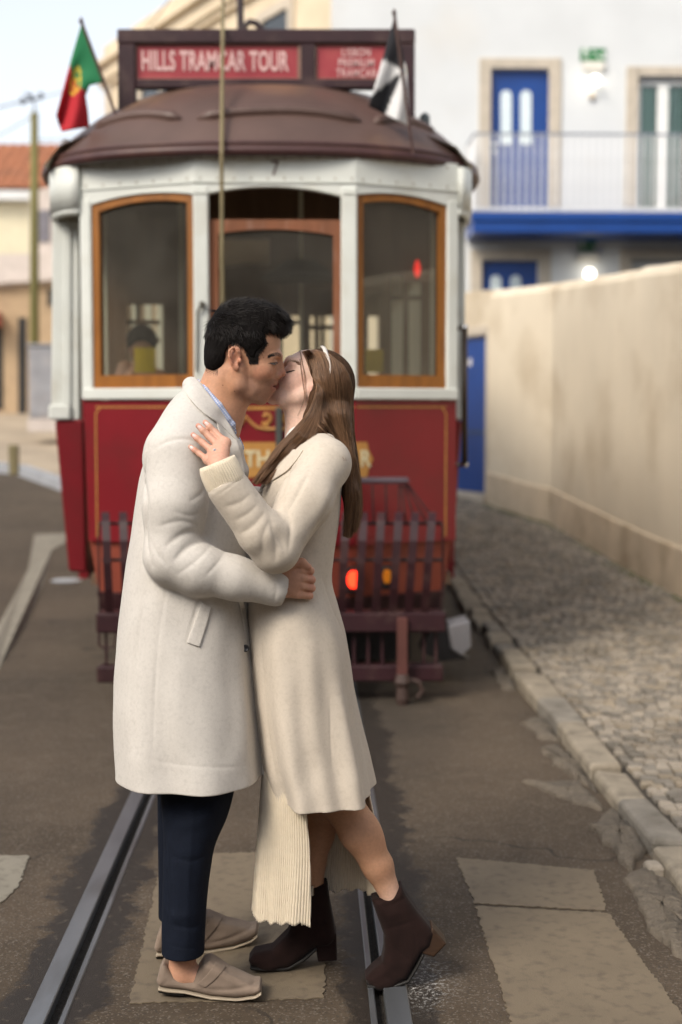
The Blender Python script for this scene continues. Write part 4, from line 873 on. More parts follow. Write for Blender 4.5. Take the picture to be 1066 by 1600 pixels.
# things seen through the front glass
YEL = mat('yellow card', (.55, .42, .02), rough=.6, bump=0)
for x0, y0, x1, y1, lb in ((210, 543, 243, 582, 'yellow card hanging inside the left tram window'), (571, 546, 599, 582, 'yellow card hanging inside the right tram window')):
    b = MB(); bbox_(b, x0, y0, x1, y1, 8.35, .006); base_origin(tag(b.build('card', YEL), lb, 'card', 'yellow cards in the tram windows'))
b = MB(); p = at(652, 420, 9.1); b.lathe(tuple(p), [(.006, -.055), (.018, -.03), (.022, 0), (.016, .03), (.006, .055)], 12); b.build('saloon_lamp', emit('red saloon lamp', (1, .02, .015), .7), tr, smooth=True)['label'] = 'small red lamp glowing inside the right window'
b = MB(); q = at(470, 420, 8.6); b.lathe((q.x, q.y, q.z), [(.0, .05), (.10, .045), (.24, -.05), (.23, -.07), (.0, -.02)], 20); b.build('cab_fan_shade', BLK, tr, smooth=True)
# -- flags
FLG = mat('flag cloth', (.5, .5, .5), rough=.8, var=.05, bump=.1, bs=80, attr='Col'); POLE = mat('flag stick', (.06, .028, .022), rough=.5)
def flag(name, label, stick, edges, Y, colour, n=28):
    (s0, s1) = stick; e = empty(name, tuple(at(*s0, Y)), label, 'flag', 'flags on the tram roof')
    b = MB(); b.tube([at(*s0, Y), at(*s1, Y)], .009, 8); p = at(*s1, Y); b.lathe(tuple(p), [(.003, -.02), (.014, 0), (.0, .025)], 8); b.build('flag_stick', POLE, e)
    H, Lw, Fr, Tp = edges                # hoist, lower edge, fly end, top edge as point lists
    def ev(P, t):
        t = max(0, min(1, t)) * (len(P) - 1); i = min(int(t), len(P) - 2); a, c = Vector(P[i]), Vector(P[i + 1]); return a.lerp(c, t - i)
    rows = []; cols = []
    for i in range(n + 1):
        v = i / n; r_ = []
        for j in range(n + 1):
            u = j / n
            p = (1 - v) * ev(Tp, u) + v * ev(Lw, u) + (1 - u) * ev(H, v) + u * ev(Fr, v) - ((1 - u) * (1 - v) * Vector(H[0]) + u * (1 - v) * Vector(Tp[-1]) + (1 - u) * v * Vector(H[-1]) + u * v * Vector(Lw[-1]))
            r_.append(at(p.x, p.y, Y + .035 * u * math.sin(3 + 9 * v + 2 * u) + .05 * u)); cols.append(colour(u, v, p))
        rows.append(r_)
    b = MB(); b.grid(rows); o = b.build('flag_cloth', FLG, e, fix=False, smooth=True)
    ca = o.data.color_attributes.new('Col', 'FLOAT_COLOR', 'POINT'); ca.data.foreach_set('color', np.array([(*c, 1) for c in cols], 'f').ravel()); solid(o, .002, 0)
def pt_col(u, v, p):
    du, dv = (u - .40) * 1.5, (v - .5)
    r_ = math.hypot(du, dv)
    if r_ < .10 : return (.45, .02, .02) if abs(du) < .06 and abs(dv) < .07 else (.55, .40, .03)
    if r_ < .24 and (abs(r_ - .22) < .025 or abs(du - dv) < .03 or abs(du + dv) < .03): return (.60, .44, .03)
    return (.012, .16, .06) if u < .40 else (.42, .015, .025)
flag('flag', 'green and red flag with a yellow emblem at the left end of the tram roof', ((203, 238), (127, 33)),
     ([(128, 36), (145, 84), (162, 128)], [(162, 128), (140, 134), (134, 150), (138, 175), (140, 199)], [(88, 180), (92, 195), (97, 206), (118, 202), (140, 199)], [(128, 36), (112, 90), (100, 135), (88, 180)]), 8.0, pt_col)
def lx_col(u, v, p):
    a = math.atan2(p.y - 112, p.x - 629)
    k = [(-3.2, -2.9, 1), (-2.9, -1.62, 0)]
    d = math.degrees(a) % 360
    if math.hypot(p.x - 631, p.y - 112) < 7: return (.5, .47, .42) if math.hypot(p.x - 631, p.y - 112) > 3 else (.1, .2, .35)
    # gyronny: alternate black and white wedges about the middle
    for lim, c in ((60, 1), (88, 1), (112, 1), (143, 0), (200, 1), (258, 1), (300, 0), (360, 0)):
        if d < lim: return (.66, .66, .66) if c else (.012, .012, .016)
    return (.66, .66, .66)
def lx2(u, v, p):
    if math.hypot(p.x - 631, p.y - 110) < 6: return (.52, .5, .42) if math.hypot(p.x - 631, p.y - 110) > 3 else (.1, .2, .35)
    d = math.degrees(math.atan2(p.y - 110, p.x - 630)) % 360
    for lim, c in ((40, 0), (112, 1), (142, 0), (208, 1), (262, 0), (282, 0), (360, 1)):
        if d < lim: return (.64, .64, .64) if c else (.012, .012, .016)
flag('flag', 'black and white wedge patterned flag at the right end of the tram roof', ((646, 240), (616, 20)),
     ([(617, 24), (627, 70), (636, 110)], [(636, 110), (638, 150), (641, 199)], [(576, 166), (608, 182), (641, 199)], [(617, 24), (604, 70), (590, 120), (576, 166)]), 7.75, lx2)

# -- a passenger on the front bench, seen over the left card
# ------------------------------------------------------------------ sculpting: distance fields turned into meshes
V3 = lambda p: np.array((p[0], p[1], p[2]), 'f')
class Field:
    def __init__(s, lo, hi, h):
        s.lo = V3(lo); s.h = h; s.n = tuple(int(math.ceil((b - a) / h)) + 1 for a, b in zip(lo, hi)); s.v = np.full(s.n, 1.0, 'f')
        s.ax = [s.lo[i] + h * np.arange(s.n[i], dtype='f') for i in range(3)]
    def region(s, lo, hi):
        sl = tuple(slice(max(0, int((lo[i] - s.lo[i]) / s.h)), max(0, min(s.n[i], int((hi[i] - s.lo[i]) / s.h) + 2))) for i in range(3))
        return sl, s.ax[0][sl[0]][:, None, None], s.ax[1][sl[1]][None, :, None], s.ax[2][sl[2]][None, None, :]
    def op(s, d, lo, hi, k, mode='+'):
        m = k + 3 * s.h; sl, X, Y, Z_ = s.region([a - m for a in lo], [a + m for a in hi])
        a = s.v[sl]
        if a.size == 0: return s
        b = d(X, Y, Z_).astype('f')
        if mode == '-': a = -a
        if k > 0:
            h = np.maximum(k - np.abs(a - b), 0) / k; r = np.minimum(a, b) - h * h * k * .25
        else: r = np.minimum(a, b)
        s.v[sl] = -r if mode == '-' else r
        return s
    def clip(s, d, k=0.0):               # keep only where d < 0
        a = s.v; b = d(s.ax[0][:, None, None], s.ax[1][None, :, None], s.ax[2][None, None, :])
        if k > 0:
            h = np.maximum(k - np.abs(a - b), 0) / k; s.v = (np.maximum(a, b) + h * h * k * .25).astype('f')
        else: s.v = np.maximum(a, b).astype('f')
        return s
    def cone(s, a, b, ra, rb, k=.01, mode='+', sq=None):   # sq = (axis, factor): flatten along axis
        a, b = V3(a), V3(b); ab = b - a; L2 = float(ab @ ab) + 1e-12; r = max(ra, rb)
        ext = r if not sq else r * max(1, 1 / sq[1])
        def d(X, Y, Z_):
            x, y, z = X - a[0], Y - a[1], Z_ - a[2]; t = np.clip((x * ab[0] + y * ab[1] + z * ab[2]) / L2, 0, 1)
            x, y, z = x - t * ab[0], y - t * ab[1], z - t * ab[2]
            if sq:
                n = sq[0]; q = (x * n[0] + y * n[1] + z * n[2]) * (sq[1] - 1); x, y, z = x + n[0] * q, y + n[1] * q, z + n[2] * q
            return (np.sqrt(x * x + y * y + z * z) - (ra + (rb - ra) * t)) / (max(1, sq[1]) if sq else 1)
        return s.op(d, np.minimum(a, b) - ext, np.maximum(a, b) + ext, k, mode)
    def chain(s, pts, rs, k=.01, mode='+', sq=None):
        if not isinstance(rs, (list, tuple)): rs = [rs] * len(pts)
        for i in range(len(pts) - 1): s.cone(pts[i], pts[i + 1], rs[i], rs[i + 1], k, mode, sq)
        return s
    def ell(s, c, r, k=.01, mode='+', rot=0):              # rot turns it in the x-z plane
        c = V3(c); ca, sa = math.cos(rot), math.sin(rot); m = max(r)
        def d(X, Y, Z_):
            x, y, z = X - c[0], Y - c[1], Z_ - c[2]; x, z = x * ca + z * sa, -x * sa + z * ca
            k0 = np.sqrt((x / r[0]) ** 2 + (y / r[1]) ** 2 + (z / r[2]) ** 2); k1 = np.sqrt((x / r[0] ** 2) ** 2 + (y / r[1] ** 2) ** 2 + (z / r[2] ** 2) ** 2)
            return k0 * (k0 - 1) / np.maximum(k1, 1e-9)
        return s.op(d, c - m, c + m, k, mode)
    def loft(s, tab, k=.01, e=2.3, fold=None):             # rows (z, x0, x1, yc, ry), top to bottom or reverse
        t = np.array(sorted(tab), 'f'); z0, z1 = t[0, 0], t[-1, 0]
        def d(X, Y, Z_):
            zz = np.clip(Z_, z0, z1); g = [smooth_interp(zz.ravel(), t[:, 0], t[:, j]).reshape(zz.shape) for j in (1, 2, 3, 4)]
            cx, rx = (g[0] + g[1]) / 2, (g[1] - g[0]) / 2; u, v = (X - cx) / rx, (Y - g[2]) / g[3]
            if fold is not None:
                f = fold(np.arctan2(v, u), Z_); u, v = u / (1 + f / rx), v / (1 + f / g[3])
            q = (np.abs(u) ** e + np.abs(v) ** e) ** (1 / e); dd = (q - 1) * np.minimum(rx, g[3])
            return np.maximum(dd, np.maximum(z0 - Z_, Z_ - z1))
        x0, x1 = t[:, 1].min(), t[:, 2].max(); y0, y1 = (t[:, 3] - t[:, 4]).min(), (t[:, 3] + t[:, 4]).max()
        return s.op(d, (x0 - .03, y0 - .03, z0), (x1 + .03, y1 + .03, z1), k)
    def ripple(s, amp, wx, wz, seed=0.):   # faint unevenness of cloth
        X, Y, Z_ = s.ax[0][:, None, None], s.ax[1][None, :, None], s.ax[2][None, None, :]
        s.v += (amp * (np.sin(X * wx + seed + 1.7 * np.sin(Z_ * wz * .7 + Y * 9)) * np.sin(Z_ * wz + 2.1 * np.sin(X * wx * .45 + Y * wx * .6 + seed)))).astype('f'); return s
    def extr(s, poly, yc, w, r, k=.008, mode='+', ys=0):   # outline in x-z given depth and a rounded rim; yc may slope with x
        P = np.array([(p[0], p[2]) for p in poly], 'f'); xm = P[:, 0].mean()
        def d(X, Y, Z_):
            d2 = poly_sdf(P, X[:, 0, 0], Z_[0, 0, :])[:, None, :] + r; dy = np.abs(Y - yc - ys * (X - xm)) - w + r
            return np.sqrt(np.maximum(d2, 0) ** 2 + np.maximum(dy, 0) ** 2) + np.minimum(np.maximum(d2, dy), 0) - r
        e = abs(ys) * (P[:, 0].max() - P[:, 0].min())
        return s.op(d, (P[:, 0].min(), yc - w - e, P[:, 1].min()), (P[:, 0].max(), yc + w + e, P[:, 1].max()), k, mode)
    def sample(s, P):
        q = (np.asarray(P, 'f') - s.lo) / s.h; i = np.floor(q).astype(int)
        ok = np.all((i >= 0) & (i < np.array(s.n) - 1), axis=-1); i = np.clip(i, 0, np.array(s.n) - 2); f = np.clip(q - i, 0, 1); out = 0
        for dx in (0, 1):
            for dy in (0, 1):
                for dz in (0, 1):
                    out = out + s.v[i[..., 0] + dx, i[..., 1] + dy, i[..., 2] + dz] * (f[..., 0] if dx else 1 - f[..., 0]) * (f[..., 1] if dy else 1 - f[..., 1]) * (f[..., 2] if dz else 1 - f[..., 2])
        return np.where(ok, out, 1.0)
    def hit(s, px, py, off=0.0):         # first point of the surface along a sight line, lifted off it towards the viewer
        d = ray(px, py); dd = V3(d) / d.y; Ys = np.arange(s.lo[1], s.lo[1] + s.h * s.n[1], s.h * .6); P = V3(CAM) + dd * Ys[:, None]; q = s.sample(P); i = np.argmax(q < 0)
        if not (q < 0).any(): return None
        if i > 0: t = q[i - 1] / (q[i - 1] - q[i] + 1e-9); yy = Ys[i - 1] + (Ys[i] - Ys[i - 1]) * t
        else: yy = Ys[i]
        return Vector(V3(CAM) + dd * (yy - off))
    def depthmap(s, x0, y0, x1, y1, st=2):   # first-hit depths on a raster of sight lines, for quick look-ups
        xs, ys = np.arange(x0, x1, st, dtype='f'), np.arange(y0, y1, st, dtype='f'); XX, YY = np.meshgrid(xs, ys, indexing='ij'); D = np.stack([(XX - 533) / F, (800 - YY) / F, -np.ones_like(XX)], -1) @ np.array(_CR, 'f').T
        D = D / D[..., 1:2]; dep = np.full(XX.shape, np.nan, 'f'); prev = np.ones_like(dep); stp = s.h * .8
        for y in np.arange(s.lo[1], s.lo[1] + s.h * s.n[1], stp):
            q = s.sample(V3(CAM) + D * y); new = (q < 0) & np.isnan(dep); dep[new] = y - stp * (1 - (prev / (prev - q + 1e-9)))[new]; prev = q
        s.dm = (x0, y0, st, dep); return s
    def quick(s, px, py, off=0.0):
        x0, y0, st, d = s.dm; i, j = int((px - x0) / st + .5), int((py - y0) / st + .5)
        if i < 0 or j < 0 or i >= d.shape[0] or j >= d.shape[1] or d[i, j] != d[i, j]: return None
        return at(px, py, float(d[i, j]) - off)
    def mark(s, pts, r, k=.008, mode='-', off=0.0, amp=None):   # crease or ridge along a line that lies on the surface
        H = [s.hit(px, py, 0) for px, py in dense(pts)]; H = [V3(h) for h in H if h is not None]
        if len(H) < 2: return s
        A = np.array(H); wd = (r * .75 + k * .28) if mode == '-' and k > .0075 else r * .9 + k * .6; amp = (r * (.78 if mode == '-' else .6) if k > .0075 else r * .9) if amp is None else amp; m = len(H)
        sl, X, Y, Z_ = s.region(A.min(0) - 2.6 * wd, A.max(0) + 2.6 * wd); best = np.full(s.v[sl].shape, 1e9, 'f'); tt = np.zeros_like(best)
        for i in range(m - 1):
            a, ab = A[i], A[i + 1] - A[i]
            if np.linalg.norm(ab) > .08: continue
            t = np.clip(((X - a[0]) * ab[0] + (Y - a[1]) * ab[1] + (Z_ - a[2]) * ab[2]) / (ab @ ab + 1e-12), 0, 1)
            d = (X - a[0] - t * ab[0]) ** 2 + (Y - a[1] - t * ab[1]) ** 2 + (Z_ - a[2] - t * ab[2]) ** 2
            q = d < best; best = np.where(q, d, best); tt = np.where(q, (i + t) / (m - 1), tt)
        prof = (np.exp(-np.sqrt(best) / (wd * .62)) if mode == '-' and k > .0075 else np.exp(-best / (wd * wd))) * np.sin(np.pi * np.clip(tt, .06, .94)) ** .7
        s.v[sl] += (amp if mode == '-' else -amp) * prof; return s
    def hem(s, z, th, ztop):             # cloth thickness only, below ztop; cut off level at z
        Z_ = s.ax[2][None, None, :]; s.v = np.maximum(s.v, -np.maximum(s.v + th, Z_ - ztop)).astype('f'); s.v = np.maximum(s.v, z - Z_).astype('f'); return s
    def mesh(s):
        v = s.v; ins = v < 0; n = s.n
        c = np.zeros((n[0] - 1, n[1] - 1, n[2] - 1), 'i1')
        C8 = [(a, b, d) for a in (0, 1) for b in (0, 1) for d in (0, 1)]
        sh = lambda arr, o: arr[o[0]:n[0] - 1 + o[0], o[1]:n[1] - 1 + o[1], o[2]:n[2] - 1 + o[2]]
        for o in C8: c += sh(ins, o)
        act = (c > 0) & (c < 8); I = np.argwhere(act); idx = np.full(c.shape, -1, 'i4'); idx[act] = np.arange(len(I))
        val = {o: v[I[:, 0] + o[0], I[:, 1] + o[1], I[:, 2] + o[2]] for o in C8}
        acc = np.zeros((len(I), 3), 'f'); cnt = np.zeros(len(I), 'f')
        for o in C8:
            for ax in range(3):
                if o[ax] == 1: continue
                o2 = list(o); o2[ax] = 1; a, b = val[o], val[tuple(o2)]; cr = (a < 0) != (b < 0); t = np.where(cr, a / np.where(cr, a - b, 1), 0)
                p = np.tile(np.array(o, 'f'), (len(I), 1)); p[:, ax] += t; acc += p * cr[:, None]; cnt += cr
        V = s.lo + s.h * (I + acc / cnt[:, None]); Q = []
        for ax in range(3):
            a = [slice(None)] * 3; b = [slice(None)] * 3; a[ax] = slice(0, n[ax] - 1); b[ax] = slice(1, n[ax])
            e = ins[tuple(a)] != ins[tuple(b)]; E_ = np.argwhere(e); u, w_ = (ax + 1) % 3, (ax + 2) % 3
            E_ = E_[(E_[:, u] > 0) & (E_[:, w_] > 0) & (E_[:, u] < n[u] - 1) & (E_[:, w_] < n[w_] - 1)]
            if not len(E_): continue
            fl = ins[E_[:, 0], E_[:, 1], E_[:, 2]]
            def g(du, dw): q = E_.copy(); q[:, u] -= du; q[:, w_] -= dw; return idx[q[:, 0], q[:, 1], q[:, 2]]
            q = np.stack([g(1, 1), g(0, 1), g(0, 0), g(1, 0)], 1); q[~fl] = q[~fl][:, ::-1]; Q.append(q)
        return V, np.concatenate(Q)
def smooth_interp(x, xs, ys):            # monotone-ish cubic through the table
    m = np.gradient(ys, xs); i = np.clip(np.searchsorted(xs, x) - 1, 0, len(xs) - 2); h = xs[i + 1] - xs[i]; t = (x - xs[i]) / h
    return (2 * t ** 3 - 3 * t ** 2 + 1) * ys[i] + (t ** 3 - 2 * t ** 2 + t) * h * m[i] + (-2 * t ** 3 + 3 * t ** 2) * ys[i + 1] + (t ** 3 - t ** 2) * h * m[i + 1]
def poly_sdf(P, xs, zs):
    X, Z_ = np.meshgrid(xs, zs, indexing='ij'); d = np.full(X.shape, 1e9, 'f'); sg = np.ones(X.shape, bool); n = len(P)
    for i in range(n):
        a, b = P[i], P[(i + 1) % n]; e = b - a; wx, wz = X - a[0], Z_ - a[1]; t = np.clip((wx * e[0] + wz * e[1]) / (e @ e + 1e-12), 0, 1)
        d = np.minimum(d, (wx - e[0] * t) ** 2 + (wz - e[1] * t) ** 2)
        c = (a[1] > Z_) != (b[1] > Z_)
        if abs(e[1]) > 1e-9: sg ^= c & (X < e[0] * (Z_ - a[1]) / e[1] + a[0])
    return np.where(sg, 1, -1) * np.sqrt(d)
def dense(pts, step=5.0):
    out = []; p = spline(pts, 8)
    for a in p:
        if not out or math.hypot(a[0] - out[-1][0], a[1] - out[-1][1]) >= step: out.append(a)
    return out + [p[-1]]
def spline(pts, n=6):                    # Catmull-Rom through points of any dimension
    A = [np.array(p, 'f') for p in pts]; out = []
    if len(A) < 3: return [tuple(A[0] + (A[-1] - A[0]) * i / n) for i in range(n + 1)]
    for i in range(len(A) - 1):
        p0, p1, p2, p3 = A[max(i - 1, 0)], A[i], A[i + 1], A[min(i + 2, len(A) - 1)]
        for j in range(n):
            t = j / n; out.append(tuple(.5 * (2 * p1 + (p2 - p0) * t + (2 * p0 - 5 * p1 + 4 * p2 - p3) * t * t + (3 * p1 - p0 - 3 * p2 + p3) * t ** 3)))
    return out + [tuple(A[-1])]
def ruled_on(f, A, B, n, m, off, th, name, mt, parent, lift=0.0):   # a flap of cloth lying on a surface between two drawn lines
    a, c = spline(A, 8), spline(B, 8); rows = []
    pick = lambda P, t: tuple(np.array(P[int(t * (len(P) - 1))]) * (1 - (t * (len(P) - 1)) % 1) + np.array(P[min(int(t * (len(P) - 1)) + 1, len(P) - 1)]) * ((t * (len(P) - 1)) % 1))
    for i in range(n + 1):
        p, q = pick(a, i / n), pick(c, i / n); r_ = []
        for j in range(m + 1): t = j / m; x, y = lerp(p[0], q[0], t), lerp(p[1], q[1], t); r_.append((x, y, f.hit(x, y, off + lift * t)))
        rows.append(r_)
    D = np.array([[h.y if h is not None else np.nan for _, _, h in r_] for r_ in rows]); md = np.nanmedian(D)
    for i in range(n + 1):
        ok = ~np.isnan(D[i]); D[i][~ok] = np.interp(np.flatnonzero(~ok), np.flatnonzero(ok), D[i][ok]) if ok.any() else md
    for _ in range(4):
        E_ = np.pad(D, 1, mode='edge'); D = .5 * D + .125 * (E_[2:, 1:-1] + E_[:-2, 1:-1] + E_[1:-1, 2:] + E_[1:-1, :-2])
    b = MB(); b.grid([[at(x, y, D[i][j]) for j, (x, y, _) in enumerate(r_)] for i, r_ in enumerate(rows)]); o = b.build(name, mt, parent, fix=False, smooth=True); solid(o, th, 0)
    bv = o.modifiers.new('bev', 'BEVEL'); bv.width = th * .4; bv.segments = 2; return o
def relax(V, Q, it=1, lam=.5):
    V = V.copy(); n = len(V)
    for _ in range(it):
        acc = np.zeros_like(V); c = np.zeros(n, 'f')
        for i in range(4):
            a, b = Q[:, i], Q[:, (i + 1) % 4]
            for ax in range(3): acc[:, ax] += np.bincount(a, V[b, ax], n) + np.bincount(b, V[a, ax], n)
            c += np.bincount(a, minlength=n) + np.bincount(b, minlength=n)
        V += lam * (acc / np.maximum(c, 1)[:, None] - V)
    return V
def to_mesh(name, parts, m, parent, color=None, it=1):
    VS, QS, off = [], [], 0
    for f in parts:
        V, Q = f.mesh(); V = relax(V, Q, it); VS.append(V); QS.append(Q + off); off += len(V)
    V = np.concatenate(VS).astype('f'); Q = np.concatenate(QS).astype('i4'); me = bpy.data.meshes.new(name)
    me.vertices.add(len(V)); me.vertices.foreach_set('co', V.ravel()); me.loops.add(Q.size); me.loops.foreach_set('vertex_index', Q.ravel())
    me.polygons.add(len(Q)); me.polygons.foreach_set('loop_start', np.arange(0, Q.size, 4, dtype='i4')); me.update(calc_edges=True)
    if color is not None:
        ca = me.color_attributes.new('Col', 'FLOAT_COLOR', 'POINT'); c = np.ones((len(V), 4), 'f'); c[:, :3] = color(V); ca.data.foreach_set('color', c.ravel())
    return link(name, me, parent, m, True)
def strands(name, S, m, parent, r0=.0006, r1=.00015):      # hair: many fine curves
    cu = bpy.data.hair_curves.new(name); cu.add_curves([len(s) for s in S]); P = np.concatenate([np.array(s, 'f') for s in S])
    cu.attributes['position'].data.foreach_set('vector', P.ravel())
    rad = cu.attributes.get('radius') or cu.attributes.new('radius', 'FLOAT', 'POINT')
    rad.data.foreach_set('value', np.concatenate([np.linspace(r0, r1, len(s)) for s in S]).astype('f'))
    cu.materials.append(m); o = bpy.data.objects.new(name, cu); C.objects.link(o)
    o.parent = parent; o.matrix_parent_inverse = Matrix.Translation(-WOFF.get(parent.name, Vector((0, 0, 0)))); return o
def pxof(V):                             # photo point of every vertex
    q = (V - V3(CAM)) @ np.array(_CR, 'f'); return 533 + F * q[:, 0] / -q[:, 2], 800 - F * q[:, 1] / -q[:, 2]
def hair_mat(name, c, rough=.38, spec=.5):
    m = bpy.data.materials.new(name); m.use_nodes = True; p = m.node_tree.nodes['Principled BSDF']; N, L = nodes(m)
    p.inputs['Roughness'].default_value = rough; p.inputs['Specular IOR Level'].default_value = spec
    hi = N.new('ShaderNodeHairInfo'); mr = N.new('ShaderNodeMapRange'); L.new(hi.outputs['Random'], mr.inputs[0]); mr.inputs[3].default_value = .45; mr.inputs[4].default_value = 1.9
    hs = N.new('ShaderNodeHueSaturation'); hs.inputs['Color'].default_value = (*c, 1); L.new(mr.outputs[0], hs.inputs['Value']); x = N.new('ShaderNodeMix'); x.data_type = 'RGBA'; r2 = N.new('ShaderNodeMath'); r2.operation = 'FRACT'; r3 = N.new('ShaderNodeMath'); r3.operation = 'MULTIPLY'; r3.inputs[1].default_value = 17.3; L.new(hi.outputs['Random'], r3.inputs[0]); L.new(r3.outputs[0], r2.inputs[0])
    r4 = N.new('ShaderNodeMapRange'); L.new(r2.outputs[0], r4.inputs[0]); r4.inputs[1].default_value = .80; r4.inputs[2].default_value = 1.0; L.new(r4.outputs[0], x.inputs[0]); L.new(hs.outputs[0], x.inputs[6]); x.inputs[7].default_value = (*[q * 2.1 for q in c], 1)
    L.new(x.outputs[2], p.inputs['Base Color']); return m

YP = 3.80
def P_(px, py, dy=0.0): return at(px, py, YP + dy)
S1 = YP / F                              # metres per photo pixel at the couple
def zof(py): return at(300, py, YP).z
def xof(px, py=800): return at(px, py, YP).x
def tabrows(rows): return [(zof(py), xof(a, py), xof(b, py), YP + yc, ry) for py, a, b, yc, ry in rows]
def GY(py): return gnd(480, py).y - YP
def PB(x0, y0, d0, x1, y1, d1): return [P_(x, y, d) for x in (x0, x1) for y in (y0, y1) for d in (d0, d1)]
def flatten(z):                          # nothing below height z
    return lambda X, Y, Z_: z - Z_ + 0 * X + 0 * Y
# ------------------------------------------------------------------ the couple: shared materials
SKIN = mat('skin', (.5, .3, .2), rough=.5, var=.10, vs=130, bump=.12, bs=420, attr='Col', sss=.12, spec=.35, bdist=.001)
def wool(name, c, c2):
    m = mat(name, c, rough=.95, var=.045, vs=170, bump=.35, bs=420, spec=.12, sheen=.12, dirt=c2, dscale=90, damt=.5, bdist=.0015); return m
COATM = wool('light grey wool', (.575, .545, .505), (.47, .445, .41)); COATW = wool('oatmeal wool', (.565, .50, .42), (.47, .41, .335))
NAVY = mat('navy cotton', (.0075, .0105, .0195), rough=.8, var=.15, vs=30, bump=.2, bs=300, spec=.12)
SUEDE = mat('taupe suede', (.215, .165, .130), rough=.95, var=.15, vs=22, bump=.25, bs=350, spec=.1, sheen=.08, bdist=.002)
BSUEDE = mat('chocolate suede', (.017, .0085, .0075), rough=.9, var=.25, vs=25, bump=.3, bs=300, spec=.12, sheen=.05, bdist=.002)
BROWNH = mat('stacked leather heel', (.042, .021, .011), rough=.55, var=.25, vs=10, stretch=(1, 1, 9)); SOLEW = mat('cream welt', (.36, .30, .225), rough=.7, bump=0); SOLEB = mat('black heel', (.012, .011, .01), rough=.6, bump=.1)
KNIT = mat('cream knit', (.68, .595, .465), rough=.95, var=.05, vs=60, bump=.3, bs=260, spec=.1, sheen=.25, bdist=.002)
HAIRM = hair_mat('near black hair', (.009, .0066, .0056), .45, .32); HAIRW = hair_mat('brown hair', (.150, .082, .044), .4, .4)
HBM = mat('near black hair base', (.005, .004, .0038), rough=.8, var=.4, vs=60, bump=.5, bs=140, stretch=(1, 1, .4), spec=.1); HBW = mat('brown hair base', (.062, .033, .018), rough=.8, spec=.1, var=.5, vs=40, bump=.6, bs=60, stretch=(4, 4, .35))
GOLDM = mat('gold jewellery', (.8, .5, .18), rough=.2, metal=1, bump=0, var=0)
CHECK = mat('blue check shirt', (.55, .60, .74), rough=.8, var=0, bump=.1, bs=200)
def check_nodes(m):
    N, L = nodes(m); p = N['Principled BSDF']; tc = N.new('ShaderNodeTexCoord'); outs = []
    for r_ in ((0, R(38), 0), (0, R(-52), 0)):
        mp = N.new('ShaderNodeMapping'); mp.inputs['Rotation'].default_value = r_; w_ = N.new('ShaderNodeTexWave'); w_.inputs['Scale'].default_value = 55; w_.bands_direction = 'X'
        L.new(tc.outputs['Object'], mp.inputs[0]); L.new(mp.outputs[0], w_.inputs[0]); outs.append(w_.outputs['Fac'])
    a = N.new('ShaderNodeMath'); a.operation = 'MAXIMUM'; L.new(outs[0], a.inputs[0]); L.new(outs[1], a.inputs[1])
    mr = N.new('ShaderNodeMapRange'); L.new(a.outputs[0], mr.inputs[0]); mr.inputs[1].default_value = .6; mr.inputs[2].default_value = .9
    x = N.new('ShaderNodeMix'); x.data_type = 'RGBA'; L.new(mr.outputs[0], x.inputs[0]); x.inputs[6].default_value = (.68, .70, .74, 1); x.inputs[7].default_value = (.20, .28, .55, 1); L.new(x.outputs[2], p.inputs['Base Color'])
check_nodes(CHECK)
def blobs(V, base, L_):                  # skin tints: (px, py, rx, ry, colour, amount, angle)
    px, py = pxof(V); c = np.tile(np.array(base, 'f'), (len(V), 1))
    for bx, by, rx, ry, col, am, *an in L_:
        t = math.radians(an[0]) if an else 0; dx, dy = px - bx, py - by; u, v = dx * math.cos(t) + dy * math.sin(t), -dx * math.sin(t) + dy * math.cos(t)
        w_ = np.clip(1.25 - np.sqrt((u / rx) ** 2 + (v / ry) ** 2), 0, .5) * 2; w_ = (w_ * w_ * (3 - 2 * w_) * am)[:, None]; c = c * (1 - w_) + np.array(col, 'f') * w_
    return c
def bb(pts, pad): A = np.array([V3(p) for p in pts]); return A.min(0) - pad, A.max(0) + pad

